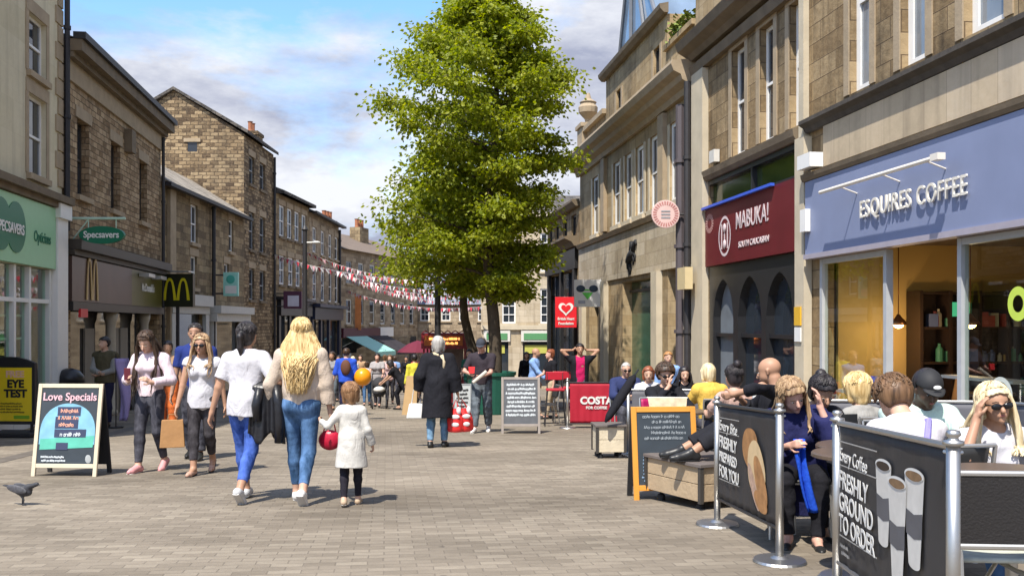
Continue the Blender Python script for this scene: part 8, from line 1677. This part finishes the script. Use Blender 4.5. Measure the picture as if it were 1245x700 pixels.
# tables, cups, magazine
table(2.35, 4.45, 'dark round cafe table in front of the blonde woman', r=0.34)
table(2.28, 6.0, 'dark round cafe table between the man in the cap and the brown haired man'); table(2.0, 5.75-0.25, 'dark round cafe table beside the coffee cup banner', r=0.25)
cup(2.42, 6.05, G(6.0)+0.75, 'white cup and saucer near the man in the cap'); cup(2.1, 5.95, G(6.0)+0.75, 'white cup and saucer behind the coffee cup banner')
Yt = 10.8; table(X_(822,Yt), Yt, 'dark round cafe table under the open magazine', r=0.36)
R = empty('magazine', (X_(812,10.6), 10.6, G(10.8)+0.76), 'open magazine propped up on the cafe table behind the orange framed board', 'magazine', rz=-0.1); m = MB(); m.hexa([(-0.2,0,0),(0.2,0,0),(0.2,0.012,0),(-0.2,0.012,0),(-0.22,0.09,0.13),(0.22,0.09,0.13),(0.22,0.1,0.13),(-0.22,0.1,0.13)]); m.build('cover', flat('magazine cover', (0.38,0.30,0.18), 0.5, var=0.7, scale=16), R)
m = MB(); m.box(-0.23,0.23,0.10,0.105,0.128,0.14); m.build('pages', WHITE, R)
table(X_(776,15.6), 15.6-0.5, 'dark cafe table in front of the grey haired man'); 
# nearest aluminium chair with black mesh back and pale seat
R = empty('cafe_chair', (2.17, 3.95, G(3.95)), 'wide aluminium cafe chair with black mesh back at the right edge', 'chair', None, radians(-4)); MESHB = flat('black mesh', (0.018,0.016,0.016), 0.8, bump=0.4, bscale=90)
w_ = 0.29
m = MB(); m.box(-w_,w_,-0.008,0.008,0.50,0.775); m.build('backrest', MESHB, R)
m = MB(); m.tube([(-w_-0.012,0,0.79),(w_+0.012,0,0.79)], 0.014, 8); m.tube([(-w_-0.012,0,0.485),(w_+0.012,0,0.485)], 0.014, 8); m.tube([(-w_-0.012,0,0.79),(-w_-0.012,0,0.485)], 0.013, 8); m.tube([(w_+0.012,0,0.79),(w_+0.012,0,0.485)], 0.013, 8); m.build('back_frame', ALU, R)
m = MB(); m.grid(lambda a, b: Vector((w_*(2*a-1), 0.03+0.46*b, 0.43-0.03*sin(pi*a)*sin(pi*b))), 8, 8); m.build('seat', flat('pale woven seat', (0.50,0.52,0.45), 0.7, var=0.25, scale=20), R, smooth=True, solid=0.02)
for sx in (-1,1): m = MB(); m.tube([(sx*w_,-0.05,0),(sx*w_,0.0,0.45),(sx*(w_+0.012),0,0.5)], 0.013, 8); m.build('leg', ALU, R); m = MB(); m.tube([(sx*w_,0.50,0),(sx*w_,0.46,0.43)], 0.013, 8); m.build('leg', ALU, R)
m = MB(); m.tube([(-w_,-0.03,0.2),(0.1,0.45,0.40)], 0.01, 6); m.tube([(w_,-0.03,0.2),(-0.1,0.45,0.40)], 0.01, 6); m.build('cross_brace', ALU, R)
# black closed parasol leaning on the red banner
m = MB(); a = Vector((X_(736,12.6), 12.6, G(12.6)+0.50)); b = Vector((X_(772,12.9), 12.9, G(12.9)+1.12)); R = empty('closed_parasol', a, 'closed black umbrella slanting across the red banner onto the small planter', 'umbrella'); d = b-a
m.tube([Vector((0,0,0)), d*0.12, d*0.5, d*0.9, d], [0.015,0.05,0.07,0.06,0.02], 12); m.build('folded_cloth', BLK, R, smooth=True); m = MB(); m.tube([d*0.98, d*1.12], 0.012, 6); m.build('handle', BLACKP, R)
for (y, d, f, l_) in ((11.3,-1.3,40,'wooden chair just inside the coffee shop doorway'),(10.2,-1.2,200,'wooden chair inside the right coffee shop window'),(13.9,-1.5,80,'wooden chair inside the left coffee shop window'),(9.3,-1.4,20,'wooden chair near the lime green window sticker')):
    q = FR.p(FR.uY(y), 0, d); chair(q[0], q[1], f, l_, None, mat=flat('honey wood', (0.42,0.24,0.10), 0.5), z=-1.72+CZ, back=0.9)
for (y, d, l_) in ((10.7,-1.9,'round wooden table inside the coffee shop right window'),(13.4,-1.9,'round wooden table inside the coffee shop left window')):
    q = FR.p(FR.uY(y), 0, d); t_ = table(q[0], q[1], l_, top=(0.35,0.2,0.09)); t_.location.z = -1.72+CZ
# goods on the coffee shop window shelf
for (px, d, s, c, lb) in ((1012,-0.42,(0.11,0.11,0.13),(0.42,0.18,0.07),'terracotta jar at the left end of the coffee shop window shelf'),(1030,-0.42,(0.15,0.12,0.12),(0.05,0.06,0.42),'blue round cushion on the coffee shop window shelf'),(1052,-0.45,(0.10,0.1,0.1),(0.50,0.22,0.08),'orange jar right of the blue cushion')):
    q = Vector(FR.p(RU(px), -1.0, d)); q = Vector((q.x, q.y, -1.0+CZ)); R = empty('shelf_cushion' if 'cushion' in lb else 'jar', q, lb, 'cushion' if 'cushion' in lb else 'jar'); m = MB()
    if 'cushion' in lb: m.ell((0,0,s[2]), s, 16, 10)
    else: m.lathe((0,0,0), [(s[0]*0.6,0),(s[0],s[2]*0.7),(s[0]*0.9,s[2]*1.4),(s[0]*0.5,s[2]*1.8),(s[0]*0.6,s[2]*2)], 16)
    m.build('body', flat('shelf colour ' + lb[:6], c, 0.5), R, smooth=True)
# ---- lettering curves become plain meshes
bpy.context.view_layer.update()
_dg = bpy.context.evaluated_depsgraph_get()
for o in [o for o in SC.objects if o.type == 'FONT']:
    me = bpy.data.meshes.new_from_object(o.evaluated_get(_dg))
    n = bpy.data.objects.new(o.name, me); nm = o.name; COL.objects.link(n); n.parent = o.parent; n.location = o.location; n.rotation_euler = o.rotation_euler; n.scale = o.scale
    if 'label' in o: n['label'] = o['label']
    bpy.data.objects.remove(o); n.name = nm
